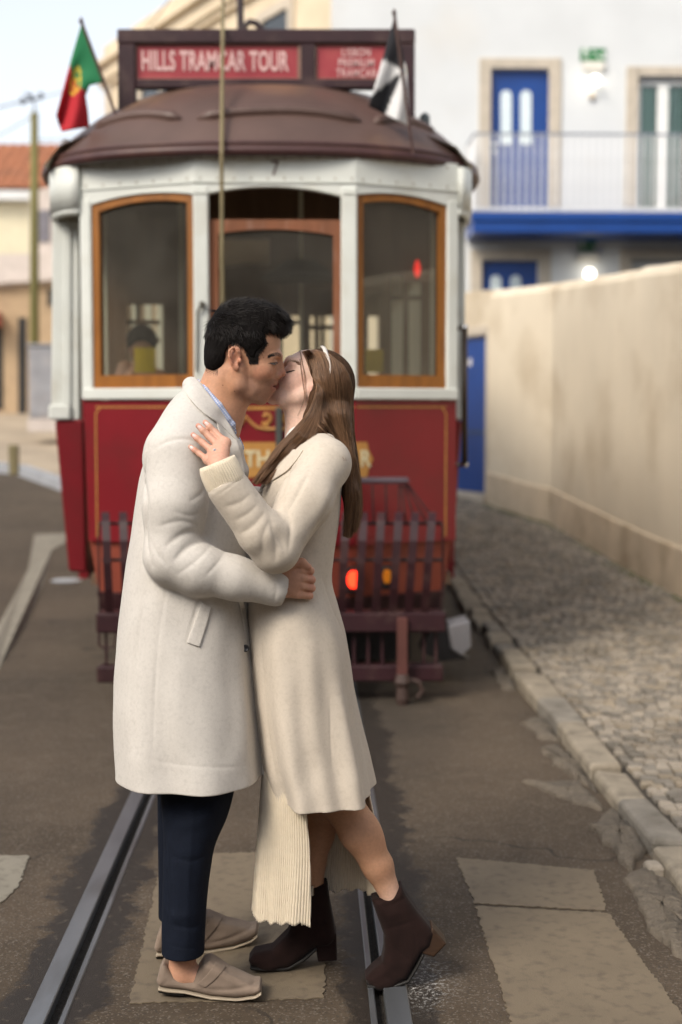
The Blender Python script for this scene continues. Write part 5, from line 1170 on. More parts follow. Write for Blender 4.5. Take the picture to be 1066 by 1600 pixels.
# ================================================================== the man
man = empty('person', (xof(300, 1540), YP, 0), 'dark haired man in long light grey coat, navy trousers and taupe loafers', 'person')
MD = -.028                               # his head sits a touch nearer than hers
M_ = lambda px, py, dy=0.0: P_(px, py, MD + dy)
u_ = S1
def head_man():
    lo, hi = bb([M_(312, 470, -.11), M_(452, 690, .11)], .01); f = Field(lo, hi, .0017)
    e = lambda x, y, dy, rx, ry, rz, k=.012, mode='+', rot=0: f.ell(M_(x, y, dy), (rx * u_, ry, rz * u_), k, mode, rot)
    e(376, 532, 0, 54, .076, 55); e(404, 536, 0, 32, .064, 40, .03); e(403, 576, 0, 30, .056, 44, .03)
    for s in (-1, 1):
        f.chain([M_(434, 556, s * .004), M_(432, 555.5, s * .022), M_(425, 558, s * .042)], [5.5 * u_, 6 * u_, 6 * u_], .012)      # brow
        e(409, 580, s * .042, 15, .017, 12, .02)                                                                                  # cheekbone
        f.chain([M_(408, 621, s * .012), M_(390, 613, s * .040), M_(376, 602, s * .054), M_(371, 580, s * .062)], [8.5 * u_, 9 * u_, 9 * u_, 9 * u_], .02)
    e(413, 602, 0, 18, .033, 19, .016); e(408, 620, 0, 11, .022, 11, .012); e(391, 606, 0, 25, .046, 20, .02)
    for s in (-1, 1): e(436, 567, s * .033, 9, .017, 7.5, .010, '-'); e(424, 567.5, s * .033, 9.5, .0155, 8, .006)
    f.chain([M_(436, 558, 0), M_(438, 570, 0), M_(440, 581, 0)], [4.2 * u_, 4.6 * u_, 5.6 * u_], .008); f.cone(M_(430, 566, 0), M_(431, 586, 0), 6 * u_, 9.5 * u_, .008)
    e(441, 583, 0, 5.6, .0105, 5.6, .004)
    for s in (-1, 1): e(434, 587, s * .0125, 6, .0062, 4.6, .004); e(436, 591.5, s * .007, 4, .0033, 2.2, .002, '-')
    e(428, 599.5, 0, 5.5, .021, 4.5, .005); e(425, 608.5, 0, 5.5, .019, 4.2, .005); e(430, 604, 0, 7, .026, 1.3, .003, '-')
    for s in (-1, 1): f.chain([M_(434, 565, s * .022), M_(429, 567.5, s * .036), M_(422, 567.5, s * .046)], [.0011, .0014, .001], .002, '-'); f.chain([M_(434, 561.5, s * .02), M_(428, 560.5, s * .037), M_(420, 563, s * .048)], [.001, .0013, .001], .0035, '-')
    # near ear (and a plain far one)
    for s in (-1, 1):
        y0 = s * .0745; q = lambda x, y, d=0: M_(x, y, y0 + s * d)
        f.ell(q(367, 558, .001), (9 * u_, .006, 17 * u_), .006, rot=-.12)
        f.chain([q(374, 556, .002), q(371, 550, .006), q(364, 543.5, .011), q(359, 548, .014), q(358.5, 557, .014), q(362, 567, .011), q(367, 574, .007)], [.0022, .0028, .0032, .0034, .0032, .003, .003], .003)
        f.ell(q(369, 574, .006), (4.6 * u_, .0042, 5.2 * u_), .004)
        f.ell(q(368.5, 561, .010), (4.8 * u_, .0075, 8 * u_), .003, '-', rot=-.1); f.ell(q(365.5, 550, .012), (3.2 * u_, .005, 4 * u_), .003, '-')
        f.ell(q(375, 563.5, .006), (3 * u_, .0045, 3.6 * u_), .003)
    # neck
    f.cone(M_(357, 584, 0), M_(333, 652, 0), .060, .066, .02); f.cone(M_(372, 598, 0), M_(345, 668, 0), .042, .050, .02); f.cone(M_(333, 650), M_(318, 690), .066, .085, .03)
    for s in (-1,): f.cone(M_(366, 590, s * .050), M_(352, 655, s * .020), .011, .010, .016)
    f.clip(flatten(zof(688))); return f
HM = head_man()
def hand_field(pts_lo_hi, h=.0016): return Field(*pts_lo_hi, h)
def man_colour(V):
    px, py = pxof(V); B = (.50, .265, .165); stub = (.26, .14, .095)
    c = blobs(V, B, [(400, 608, 34, 23, stub, .62), (385, 612, 20, 14, stub, .3), (425, 598, 10, 6, stub, .6), (396, 583, 5, 26, stub, .35), (411, 583, 16, 11, (.44, .19, .12), .5), (442, 585, 7, 7, (.47, .19, .125), .6),
                     (427, 605, 4.5, 5.5, (.36, .145, .105), .7), (368, 560, 11, 20, (.46, .20, .13), .6), (427, 567.3, 8, 1.3, (.05, .03, .022), .9, -6), (342, 610, 25, 22, (.46, .23, .125), .5),
                     (366.6, 611.5, 1.3, 1.3, (.12, .05, .03), .6), (412, 559, 1., 1., (.1, .05, .03), .7), (348, 602, 1.1, 1.1, (.12, .05, .03), .6), (398, 562, 8, 14, stub, .25),
                     (465, 905, 40, 40, (.52, .28, .19), .8), (285, 1515, 40, 25, (.50, .27, .18), .8), (489, 900, 8, 40, (.54, .26, .18), .6)])
    return c
# --- his coat
C1 = Field(*bb(PB(172, 1235, -.36, 430, 585, .34), .03), .0026)
tab = tabrows([(1202, 186, 420, .0, .285), (1150, 183, 414, .0, .275), (1080, 181, 405, 0, .262), (1030, 183, 399, 0, .252), (960, 189, 393, 0, .24), (900, 196, 389, 0, .228), (850, 204, 386, 0, .22), (790, 213, 383, 0, .212),
               (740, 222, 379, 0, .205), (700, 236, 371, .0, .192), (670, 250, 358, .0, .168), (640, 268, 343, 0, .128), (618, 284, 331, 0, .098), (603, 297, 318, 0, .075)])
def fold_m(th, z):
    r_ = np.clip((zof(1000) - z) / .35, 0, 1)
    return r_ * (.010 * np.sin(5 * th + 1.1) + .006 * np.sin(9 * th + z * 2.2))
tab.append((tab[0][0] - .06, tab[0][1] - .003, tab[0][2] + .003, tab[0][3], tab[0][4] + .006)); C1.loft(tab, .02, 2.35, fold_m)
for s in (-1, 1): C1.cone(P_(306, 660, s * .06), P_(278, 706, s * .165), .075, .082, .05)
SH, EL, WR = P_(279, 716, -.185), P_(268, 870, -.235), P_(430, 918, -.215)
C1.chain([SH, P_(273, 790, -.225), EL], [.082, .076, .066], .026); C1.chain([EL, P_(310, 889, -.245), P_(366, 903, -.24), WR], [.066, .062, .053, .0475], .026)
C1.chain([P_(268, 720, .18), P_(300, 800, .2), P_(360, 850, .24), P_(430, 880, .22)], [.08, .075, .06, .05], .03)            # far arm round her back
C1.cone(P_(436, 919.5, -.21), P_(450, 923, -.21), .039, .039, .002, '-')
# collar and lapel
C1.chain([P_(299, 603, -.02), P_(309, 622, -.072), P_(327, 645, -.098), P_(344, 668, -.085)], [.024, .027, .027, .02], .012)
C1.chain([P_(299, 603, .02), P_(309, 622, .072), P_(327, 645, .098), P_(352, 668, .07)], [.024, .027, .027, .02], .012)
C1.chain([P_(350, 672, -.10), P_(366, 700, -.10), P_(378, 735, -.085), P_(384, 760, -.07)], [.022, .021, .016, .008], .012)
C1.chain([P_(352, 640, -.0), P_(345, 660, 0), P_(352, 700, -.0)], [.045, .05, .03], .01, '-')
f = C1
f.mark([(241, 702), (262, 690), (290, 686), (312, 694), (324, 715)], .003, .005, amp=.0035)                                                # shoulder seam
f.mark([(231, 700), (226, 745), (229, 790), (230, 850), (238, 884)], .007, .010, amp=.013)                                                # sleeve against the back
# folds at the elbow
for pts, r_, k, md, *am in (([(324, 838), (308, 832), (292, 833), (274, 842), (262, 852)], .007, .008, '-', .014), ([(322, 846), (306, 849), (290, 858), (274, 874)], .007, .008, '-', .011), ([(318, 828), (300, 818), (278, 815), (250, 822)], .008, .009, '-', .006),
                       ([(330, 852), (318, 866), (300, 882), (280, 896)], .007, .009, '-', .0045), ([(352, 862), (340, 880), (322, 900)], .006, .009, '-', .0035), ([(238, 846), (246, 866), (262, 884)], .007, .009, '-', .004), ([(326, 750), (316, 770), (300, 782)], .006, .010, '-', .004), ([(320, 800), (300, 806), (272, 800)], .007, .010, '-', .0035)):
    f.mark(pts, r_, k, md, amp=am[0] if am else None)
f.mark([(200, 1176), (260, 1192), (340, 1199), (412, 1194)], .003, .003, amp=.0007)
f.mark([(333, 752), (330, 790), (322, 834)], .010, .012, amp=.012)
# skirt of the coat: welt pocket, front edge, side seam and long soft folds
f.mark([(318, 916), (306, 955), (291, 1006)], .0022, .004)
f.mark([(263, 910), (250, 980), (243, 1060), (240, 1130), (238, 1200)], .003, .004, amp=.0014)
f.mark([(375, 940), (384, 985), (392, 1040), (401, 1110), (408, 1205)], .0026, .008); f.mark([(225, 930), (214, 1010), (208, 1100), (210, 1170)], .010, .03, '-')
f.mark([(372, 1000), (380, 1100), (384, 1190)], .010, .03, '+'); f.mark([(282, 1020), (276, 1100), (280, 1190)], .009, .035, '+')
f.mark([(430, 890), (433, 915), (428, 942)], .002, .003, '-')
C1.ripple(.0011, 38, 20)
C1.hem(zof(1200), .009, zof(1010))
coat1 = to_mesh('coat', [C1], COATM, man, it=1)
b = MB(); 
ruled_on(C1, [(304, 590), (320, 610), (343, 640), (360, 668), (371, 690)], [(286, 607), (300, 627), (318, 645), (336, 658), (345, 664)], 26, 8, .007, .005, 'collar', COATM, coat1, .002)
ruled_on(C1, [(358, 664), (371, 692), (381, 728), (386, 762), (388, 790)], [(337, 655), (346, 684), (358, 712), (371, 744), (384, 790)], 30, 8, .005, .005, 'lapel', COATM, coat1, .002)
ruled_on(C1, [(315, 940), (306, 966), (292, 1004)], [(331, 948), (323, 976), (312, 1011)], 20, 5, .003, .004, 'pocket_welt', COATM, coat1)
ruled_on(C1, [(372, 935), (382, 985), (391, 1040), (400, 1110), (411, 1212)], [(380, 935), (389, 985), (397, 1040), (406, 1110), (418, 1210)], 34, 3, .0025, .004, 'front_placket', COATM, coat1)
def button(f, px, py, r_, m, parent, off=.004):
    h = f.hit(px, py, off) or P_(px, py, -.2); d = (CAM - h).normalized(); q = d.to_track_quat('Z', 'Y').to_matrix(); b = MB(); n = 14; vs = []
    for rr, z in ((.0, .0035), (.55, .003), (.7, .0045), (.95, .004), (1, 0), (1, -.003)): vs.append([h + q @ Vector((rr * r_ * math.cos(2 * math.pi * j / n), rr * r_ * math.sin(2 * math.pi * j / n), z)) for j in range(n + 1)])
    b.grid(vs); return b.build('button', m, parent, smooth=True, fix=True)
BTN = mat('dark horn button', (.018, .018, .022), rough=.35, bump=0); button(C1, 384, 1013, .0098, BTN, coat1, .007); button(C1, 381, 744, .007, BTN, coat1, .006)
# shirt collar
FS = Field(*bb(PB(296, 585, -.14, 385, 700, .12), .01), .0022)
FS.chain([P_(309, 598, -.02), P_(322, 611, -.080), P_(343, 635, -.100), P_(363, 663, -.088), P_(368, 677, -.07)], [.008, .0085, .0085, .008, .004], .006); FS.chain([P_(309, 598, -.02), P_(309, 598, .02), P_(322, 614, .064), P_(350, 650, .05), P_(366, 676, .0)], [.008, .008, .008, .008, .006], .006)
FS.chain([P_(318, 608, -.066), P_(338, 634, -.097), P_(354, 655, -.094)], [.012, .013, .011], .006); FS.chain([P_(355, 668, -.02), P_(370, 700, -.0)], [.02, .02], .01)
to_mesh('shirt', [FS], CHECK, man)
# --- his hand on her waist (placed once her coat exists)
# --- trousers
FT = Field(*bb(PB(235, 1500, -.30, 385, 1150, .26), .02), .0032)
FT.loft([(zof_, a, c, y, r_) for zof_, a, c, y, r_ in [(at(300, py, YP + yc).z, at(a, py, YP + yc).x, at(c, py, YP + yc).x, YP + yc, ry) for py, a, c, yc, ry in
    ((1140, 246, 378, -.10, .10), (1190, 249, 374, -.10, .098), (1222, 250, 369, -.105, .094), (1277, 254, 355, -.112, .086), (1319, 256, 337, -.12, .08), (1361, 255, 329, -.128, .074), (1403, 254, 324, -.132, .07), (1450, 253, 321, -.136, .068), (1488, 253, 319.5, -.14, .067))]], .006, 2.1)
FT.loft([(at(300, py, YP + yc).z, at(a, py, YP + yc).x, at(c, py, YP + yc).x, YP + yc, ry) for py, a, c, yc, ry in
    ((1140, 244, 362, .09, .10), (1220, 246, 350, .10, .09), (1300, 247, 326, .125, .078), (1370, 248, 314, .145, .07), (1432, 248, 309, .155, .066))], .006, 2.1)
for pts, r_, k, md in (([(305, 1226), (300, 1300), (294, 1380), (292, 1484)], .003, .008, '+'), ([(345, 1240), (318, 1262), (290, 1268)], .006, .014, '-'), ([(340, 1262), (310, 1285), (276, 1290)], .006, .016, '+'), ([(322, 1440), (300, 1450), (270, 1446)], .005, .014, '-'), ([(258, 1420), (275, 1432), (300, 1430)], .005, .014, '+'), ([(258, 1300), (262, 1380), (262, 1460)], .006, .018, '-'), ([(262, 1476), (290, 1482), (317, 1480)], .0015, .003, '-'), ([(330, 1330), (305, 1345), (270, 1340)], .005, .02, '-')): FT.mark(pts, r_, k, md)
to_mesh('trousers', [FT], NAVY, man, it=2)
# --- ankles and loafers
FA = Field(*bb(PB(250, 1560, -.24, 325, 1455, .24), .01), .003)
FA.cone(P_(286, 1470, -.122), P_(285, 1522, -.118), .034, .037); FA.cone(P_(285, 1518, -.118), P_(322, 1532, -.13), .034, .026); FA.cone(P_(278, 1430, .185), P_(278, 1470, .195), .034, .036)
def shoe_map(base, sc, shear, near, ys, w_):      # outline drawn on the near side of a foot that points ys off the picture plane
    xm = P_(base[0] + 85 * sc, base[1], near).x
    def q(x, y):
        X_, Y_ = base[0] + (x - 245) * sc, base[1] + (y - 1555) * sc + (x - 245) * shear; p = P_(X_, Y_, near); return P_(X_, Y_, near + ys * (p.x - xm))
    return q, xm, YP + near + w_
for base, near, ys, sc, shear, lb in (((245, 1555), GY(1565), -.11, 1.0, 0, 'near'), ((241.5, 1503), GY(1490), .36, .985, -.235, 'far')):
    q, xm, yc = shoe_map(base, sc, shear, near, ys, .044); qt = shoe_map(base, sc, shear, near + .038, ys, .0)[0]
    up = [(q if p[1] > 1540 else qt)(*p) for p in ((247, 1543), (246, 1528), (250, 1512), (256, 1501), (262, 1505), (274, 1520), (290, 1527), (303, 1528), (310, 1512), (319, 1499), (329, 1497), (342, 1505), (358, 1516), (378, 1525), (396, 1534), (406, 1543), (409, 1551), (400, 1557), (370, 1561), (330, 1558), (290, 1549), (262, 1546))]
    mx = sum(p.x for p in up) / len(up); F_ = Field(*bb(up, .11), .0026); F_.extr(up, yc + ys * (mx - xm), .044, .016, .004, ys=ys)
    cen_ = lambda x, y: qt(x, y) + Vector((0, .006, 0))
    F_.ell(cen_(366, 1540), (39 * u_, .043, 12 * u_), .010); F_.ell(cen_(338, 1533), (40 * u_, .041, 18 * u_), .010)
    F_.ell(cen_(285, 1508), (25 * u_, .031, 22 * u_), .006, '-'); F_.cone(cen_(292, 1497), cen_(268, 1494), .026, .028, .006, '-')
    F_.clip(lambda X, Y, Z_, zb=q(330, 1562).z: zb - Z_ + 0 * X + 0 * Y)
    B_ = lambda L_: [(base[0] + (a - 245) * sc, base[1] + (c - 1555) * sc + (a - 245) * shear) for a, c in L_]
    F_.mark(B_([(318, 1545), (345, 1547), (372, 1545), (392, 1539), (401, 1533)]), .004, .003, '-', amp=.0045); F_.mark(B_([(250, 1537), (256, 1538), (262, 1532)]), .002, .003)
    sh = to_mesh('shoe', [F_], SUEDE, man)
    ruled_on(F_, B_([(308, 1537), (320, 1527), (331, 1513), (337, 1503)]), B_([(321, 1543), (335, 1532), (347, 1519), (353, 1510)]), 16, 5, .0012, .003, 'saddle_strap', SUEDE, sh)
    so_ = [q(*p) for p in ((247, 1544), (262, 1547), (290, 1550), (330, 1559), (370, 1562), (398, 1558), (408, 1552), (409, 1555), (399, 1561), (370, 1564.5), (330, 1562), (288, 1552.5), (262, 1551), (247, 1548))]
    G = Field(*bb(so_, .10), .0022); mx = sum(p.x for p in so_) / len(so_); G.extr(so_, yc + ys * (mx - xm), .047, .002, .001, ys=ys); to_mesh('sole', [G], SOLEW, sh)
    hl = [q(*p) for p in ((246.5, 1547.5), (262, 1550.5), (288, 1553.5), (289, 1559), (262, 1557), (247, 1553))]
    G = Field(*bb(hl, .10), .0022); mx = sum(p.x for p in hl) / len(hl); G.extr(hl, yc + ys * (mx - xm), .038, .003, .001, ys=ys); to_mesh('heel', [G], SOLEB, sh)
# --- hair
HP = [(319, 570), (319, 545), (325, 510), (338, 485), (355, 472), (385, 467), (415, 473), (438, 483), (449, 495), (451, 507), (445, 516), (436, 520), (424, 516), (416, 514), (412, 524), (416, 538), (409, 546), (402, 552), (400, 562), (392, 560), (388, 553), (382, 545), (372, 538), (360, 541), (355, 552), (353, 566), (350, 577), (336, 581), (322, 576)]
FH = Field(*bb([M_(308, 455, -.11), M_(460, 592, .11)], .01), .002)
FH.ell(M_(376, 531), (57.5 * u_, .0815, 62 * u_), .01); FH.ell(M_(404, 514), (40 * u_, .0745, 42 * u_), .02); FH.chain([M_(395, 492, -.04), M_(425, 497, -.036), M_(440, 504, -.030)], [.030, .027, .019], .02); FH.chain([M_(395, 492, .04), M_(425, 497, .036), M_(440, 504, .030)], [.030, .027, .019], .02); FH.cone(M_(400, 490, 0), M_(440, 503, 0), .036, .021, .02); FH.ell(M_(338, 562), (20 * u_, .066, 27 * u_), .02)
for s in (-1, 1): FH.ell(M_(398, 530, s * .052), (24 * u_, .027, 26 * u_), .015); FH.ell(M_(396, 552, s * .058), (9 * u_, .013, 14 * u_), .012)
hp = np.array([(M_(*p).x, M_(*p).z) for p in HP], 'f')
FH.clip(lambda X, Y, Z_: poly_sdf(hp, X[:, 0, 0], Z_[0, 0, :])[:, None, :] + 0 * Y, .006)
hm = to_mesh('hair', [FH], HBM, man)
V, Q = FH.mesh(); rn = np.random.RandomState(4); px, py = pxof(V)
S_ = []; cen = V3(M_(372, 545)); T_ = V[Q]; ar = rn.choice(len(Q), 16000)
for i in ar:
    w4 = rn.dirichlet((1, 1, 1, 1)); p = (T_[i] * w4[:, None]).sum(0); n = p - cen; n = n / np.linalg.norm(n); x_, y_ = px[Q[i]].mean(), py[Q[i]].mean()
    top = np.clip((528 - y_) / 40, 0, 1); side = 1 - top
    nx_ = mnoise.noise((p[0] * 55, p[1] * 55, p[2] * 55)); nz_ = mnoise.noise((p[0] * 55 + 9, p[1] * 55, p[2] * 55))     # locks that lean together
    g = top * np.array((1, 0, .10)) + side * (np.array((.25, 0, -1.)) if x_ > 380 else np.array((-.10, 0, -1.)))
    g = g + (.6 + .9 * top) * np.array((nx_, .3 * nz_, nz_)); g = g - n * (g @ n); g = g / (np.linalg.norm(g) + 1e-6)
    L_ = (.013 + .021 * top) * rn.uniform(.6, 1.15) * (.5 if y_ > 550 else 1)
    lift = (.14 + .25 * top) * rn.uniform(.4, 1.6); jit = rn.normal(0, .09, 3)
    S_.append([p - n * .004 + (g + n * lift + jit) * L_ * t + n * (-.22 * L_ * t * t) for t in np.linspace(0, 1, 6)])
for k in range(1500):                     # soft edge along temple, sideburn and nape
    e_ = ((436, 519), (424, 515), (415, 515), (411, 526), (415, 538), (408, 547), (402, 553), (399, 563), (392, 562), (387, 554))
    D_ = e_; t = rn.rand() * (len(D_) - 1); i = int(t); a = lerp(D_[i][0], D_[i + 1][0], t - i) + rn.normal(0, 1.6); c = lerp(D_[i][1], D_[i + 1][1], t - i) + rn.normal(0, 1.6) - 2
    h = HM.hit(a, c)
    if h: h = V3(h); v = np.array((.5, -.05, -.5 if k % 3 else -1.)) + rn.normal(0, .25, 3); S_.append([h - v * .003 + np.array((0, -.0022, 0)) * math.sin(3 * t) + v * .008 * t for t in np.linspace(0, 1, 4)])
for k in range(1800):                      # nape and sideburn stubble fading into the skin
    if k % 2: a, c = rn.uniform(321, 341), 575 + 13 * rn.beta(1, 2.2)
    else: a, c = rn.uniform(389, 403), rn.uniform(550, 567)
    h = HM.hit(a, c)
    if h: h = V3(h); S_.append([h + np.array((.0015, -.0012, -.006)) * t * rn.uniform(.5, 1.) for t in np.linspace(0, 1, 3)])
strands('hair_strands', S_, HAIRM, hm, .0006, .00018)
def brow(f, pts, n, m, parent, lean, ln=.008, off=.0006, r0=.0004, sp=2.2):
    S_ = []; D = dense(pts, 1.0); W = [sp * (.5 + .6 * math.sin(math.pi * min(1, .25 + i / len(D)))) for i in range(len(D))]
    for k in range(n):
        i = rn.randint(len(D)); h = f.hit(D[i][0] + rn.normal(0, .6), D[i][1] + rn.uniform(-1, 1) * W[i], off)
        if h is None: continue
        h = V3(h); v = np.array((lean[0] + rn.normal(0, .25), -.12, lean[1] + rn.normal(0, .25))); S_.append([h + v * ln * t * rn.uniform(.7, 1.) for t in np.linspace(0, 1, 4)])
    return strands('eyebrow', S_, m, parent, r0, .00012)
brow(HM, [(439, 555.5), (433, 553.5), (427, 554.8), (421, 557.5)], 480, HAIRM, man, (-.8, .2), sp=2.5)
S_ = []
for k in range(60):
    t = rn.uniform(0, 1); h = HM.hit(lerp(433, 422, t), 566.5 + 1.2 * math.sin(math.pi * t), .0004)
    if h: h = V3(h); S_.append([h + np.array((.0035, -.003, -.0045)) * s * rn.uniform(.7, 1.1) for s in np.linspace(0, 1, 4)])
strands('eyelashes', S_, HAIRM, man, .00035, .0001)

# ================================================================== the woman
wom = empty('person', (xof(500, 1540), YP, 0), 'long haired woman in oatmeal coat, ribbed cream dress and brown ankle boots', 'person')
WD_ = .036
W2 = lambda px, py, dy=0.0: P_(px, py, WD_ + dy)
def head_woman():
    lo, hi = bb([W2(405, 535, -.10), W2(560, 705, .10)], .01); f = Field(lo, hi, .0017); rt = R(27)          # tilted back
    e = lambda x, y, dy, rx, ry, rz, k=.012, mode='+', rot=None: f.ell(W2(x, y, dy), (rx * u_, ry, rz * u_), k, mode, -rt if rot is None else rot)
    e(499, 596, 0, 49, .070, 47); e(475, 577, 0, 27, .058, 27, .03); e(463, 596, 0, 27, .051, 33, .03)
    for s in (-1, 1):
        e(457, 600, s * .036, 15, .017, 13, .02); f.chain([W2(450, 567, s * .008), W2(453, 564, s * .026), W2(461, 566, s * .042)], [5 * u_, 5.5 * u_, 6 * u_], .014)
        f.chain([W2(427, 621, s * .009), W2(444, 624, s * .030), W2(466, 621, s * .046), W2(484, 611, s * .056)], [8.2 * u_, 8 * u_, 8 * u_, 8 * u_], .022)
    e(426.5, 620, 0, 9.5, .020, 9.5, .012); e(450, 611, 0, 27, .038, 18, .02); e(437, 604, 0, 14, .028, 16, .016)
    for s in (-1, 1): e(446, 577, s * .031, 8, .015, 7, .010, '-'); e(454, 578.5, s * .031, 9, .0145, 8, .006)
    f.cone(W2(447, 578, 0), W2(437, 588, .004), 4.5 * u_, 6 * u_, .008); e(434.5, 590, .004, 6, .010, 6, .005)
    e(431.5, 599.5, 0, 4.8, .018, 4.2, .004); e(427.5, 606, 0, 5, .017, 4.5, .004); e(428, 602.4, 0, 7.5, .024, 1.2, .002, '-')
    for s in (-1, 1):
        f.chain([W2(447.5, 582.5, s * .022), W2(452, 580.5, s * .036), W2(460, 578.5, s * .044)], [.001, .0013, .001], .002, '-'); f.chain([W2(449, 573, s * .022), W2(453.5, 571.5, s * .036), W2(461, 573, s * .045)], [.0009, .0011, .0009], .003, '-')
        f.chain([W2(434, 598, s * .018), W2(438.5, 601.5, s * .026), W2(438, 606, s * .028)], [.001, .0016, .001], .004, '-')                                # smile crease
        y0 = s * .066; q = lambda x, y, d=0: W2(x, y, y0 + s * d)
        f.ell(q(492, 607, .001), (7.5 * u_, .006, 15 * u_), .006, rot=-rt - .1)
        f.chain([q(487, 605, .002), q(494, 598, .008), q(502, 596, .012), q(503, 603, .013), q(498, 613, .011), q(491, 620, .006)], [.002, .0026, .003, .003, .0028, .0028], .003)
        f.ell(q(488.5, 619, .004), (4.2 * u_, .004, 4.6 * u_), .004); f.ell(q(491.5, 609, .010), (4 * u_, .007, 6.5 * u_), .003, '-', rot=-rt); f.ell(q(487, 611, .005), (2.6 * u_, .004, 3.2 * u_), .003)
    f.cone(W2(484, 622, 0), W2(479, 690, 0), .055, .053, .02); f.cone(W2(462, 632, 0), W2(474, 664, 0), .032, .044, .025); f.cone(W2(479, 686), W2(486, 702), .053, .085, .02)
    f.clip(flatten(zof(704))); return f
HW = head_woman()
def woman_colour(V):
    B = (.74, .50, .395)
    return blobs(V, B, [(462, 598, 20, 15, (.72, .42, .33), .55), (431, 603, 6, 6.5, (.52, .17, .15), .85), (453, 580.4, 8, 1.1, (.07, .04, .03), .9, -14), (455, 574, 9, 4, (.52, .29, .22), .5, -10), (490, 609, 9, 14, (.60, .29, .22), .5), (424, 622, 9, 8, (.72, .45, .35), .5),
                        (325, 690, 55, 45, (.56, .30, .21), .9), (311, 661, 13, 7, (.60, .27, .20), .7), (299, 688, 6, 22, (.60, .27, .20), .6), (520, 1320, 120, 110, (.46, .245, .145), .95)])
# --- her coat
C2 = Field(*bb(PB(318, 1255, -.40, 592, 668, .32), .03), .0026)
tab2 = tabrows([(1228, 424, 581, -.02, .235), (1190, 414, 573, -.02, .228), (1130, 404, 560, -.02, .218), (1080, 398, 552, -.02, .21), (1030, 393, 546, -.02, .204), (985, 389, 539, -.02, .197), (945, 387, 528, -.02, .186), (910, 389, 519, -.02, .170), (870, 394, 522, -.015, .165), (820, 402, 529, -.01, .168),
                (770, 410, 534, 0, .172), (730, 424, 537, 0, .165), (705, 440, 532, 0, .135), (688, 455, 520, 0, .09)])
def fold_w(th, z):
    r_ = np.clip((zof(960) - z) / .4, 0, 1); return r_ * (.012 * np.sin(6 * th + .4) + .007 * np.sin(11 * th - z * 3))
tab2.append((tab2[0][0] - .06, tab2[0][1] + .002, tab2[0][2] + .01, tab2[0][3], tab2[0][4] + .006)); C2.loft(tab2, .02, 2.25, fold_w)
for s in (-1, 1): C2.cone(P_(490, 700, s * .06), P_(508, 722, s * .125), .052, .064, .04)
WS, WE, WW = P_(508, 726, -.150), P_(430, 858, -.290), P_(357, 762, -.330)
C2.chain([WS, P_(478, 780, -.222), WE], [.062, .065, .059], .028); C2.chain([WE, P_(408, 832, -.312), WW], [.056, .056, .0515], .018)
C2.chain([P_(508, 726, .14), P_(450, 800, .24), P_(400, 790, .25)], [.066, .062, .055], .03)
C2.cone(P_(354, 757, -.331), P_(343, 740, -.333), .045, .047, .002, '-')
f = C2
f.mark([(334, 778), (352, 766), (379, 746)], .0016, .002)
for pts, r_, k, md in (([(423, 808), (428, 826), (440, 846), (446, 862)], .012, .010, '-'), ([(420, 816), (412, 838), (410, 866)], .009, .010, '-'), ([(412, 803), (398, 820), (380, 832)], .008, .010, '-'), ([(402, 789), (388, 803), (368, 813)], .006, .012, '-'), ([(390, 773), (376, 785), (354, 792)], .006, .010, '-'), ([(426, 830), (432, 852), (430, 878)], .007, .010, '-'),
                       ([(446, 790), (454, 822), (452, 856)], .008, .012, '-'), ([(486, 732), (468, 768), (450, 800)], .008, .014, '-'), ([(520, 745), (505, 790), (480, 830)], .007, .03, '+'), ([(434, 806), (444, 824), (456, 838)], .005, .02, '+'),
                       ([(455, 725), (445, 760), (434, 790)], .006, .012, '-'), ([(432, 733), (420, 752), (402, 776)], .0032, .004, '-'), ([(531, 756), (505, 808), (474, 860), (462, 884)], .008, .010, '-'),
                       ([(470, 868), (474, 885), (480, 900)], .006, .008, '-'), ([(492, 930), (510, 970), (526, 1010), (538, 1050)], .009, .02, '+'), ([(505, 905), (520, 950), (536, 985), (543, 1012)], .007, .014, '-'), ([(470, 940), (462, 1000), (456, 1080), (452, 1200)], .006, .04, '+'), 
                       ([(440, 960), (432, 1040), (434, 1120), (440, 1215)], .009, .03, '+'), ([(485, 990), (484, 1080), (488, 1180)], .009, .03, '+'), ([(530, 1080), (545, 1150), (562, 1225)], .009, .02, '+'), ([(516, 1090), (517, 1150), (520, 1200)], .0016, .004, '-'), ([(404, 960), (412, 1060), (420, 1150), (432, 1215)], .006, .014, '-')): f.mark(pts, r_, k, md)
C2.ripple(.0010, 40, 22, 1.)
C2.hem(zof(1231), .010, zof(1040))
coat2 = to_mesh('coat', [C2], COATW, wom, it=1)
ruled_on(C2, [(446, 702), (436, 722), (420, 744), (410, 758), (404, 768)], [(474, 704), (462, 722), (446, 738), (424, 752), (408, 770)], 24, 7, .004, .005, 'lapel', COATW, coat2, .003)
# ribbed cuff of her jumper
def ribbed(name, ax, rads, n, amp, m, parent, th=.003):
    b = MB(); rows = []; P = [Vector(a) for a in ax]
    for i, p in enumerate(P):
        t = (P[min(i + 1, len(P) - 1)] - P[max(i - 1, 0)]).normalized(); u = t.cross(Vector((0, 1, 0))).normalized(); v = t.cross(u)
        rows.append([p + (u * math.cos(q) + v * math.sin(q)) * (rads[i] + amp * (abs(math.sin(q * n / 2)) - .5) + .0015 * math.sin(3 * q + i)) for q in np.linspace(0, 2 * math.pi, n * 5 + 1)])
    b.grid(rows); o = b.build(name, m, parent, fix=False, smooth=True); solid(o, th, 0); return o
ribbed('knit_cuff', [P_(359, 764, -.329), P_(352, 751, -.331), P_(346, 738, -.333), P_(341, 728, -.334), P_(338.5, 722, -.334)], [.046, .0475, .0475, .046, .043], 46, .0026, KNIT, wom)
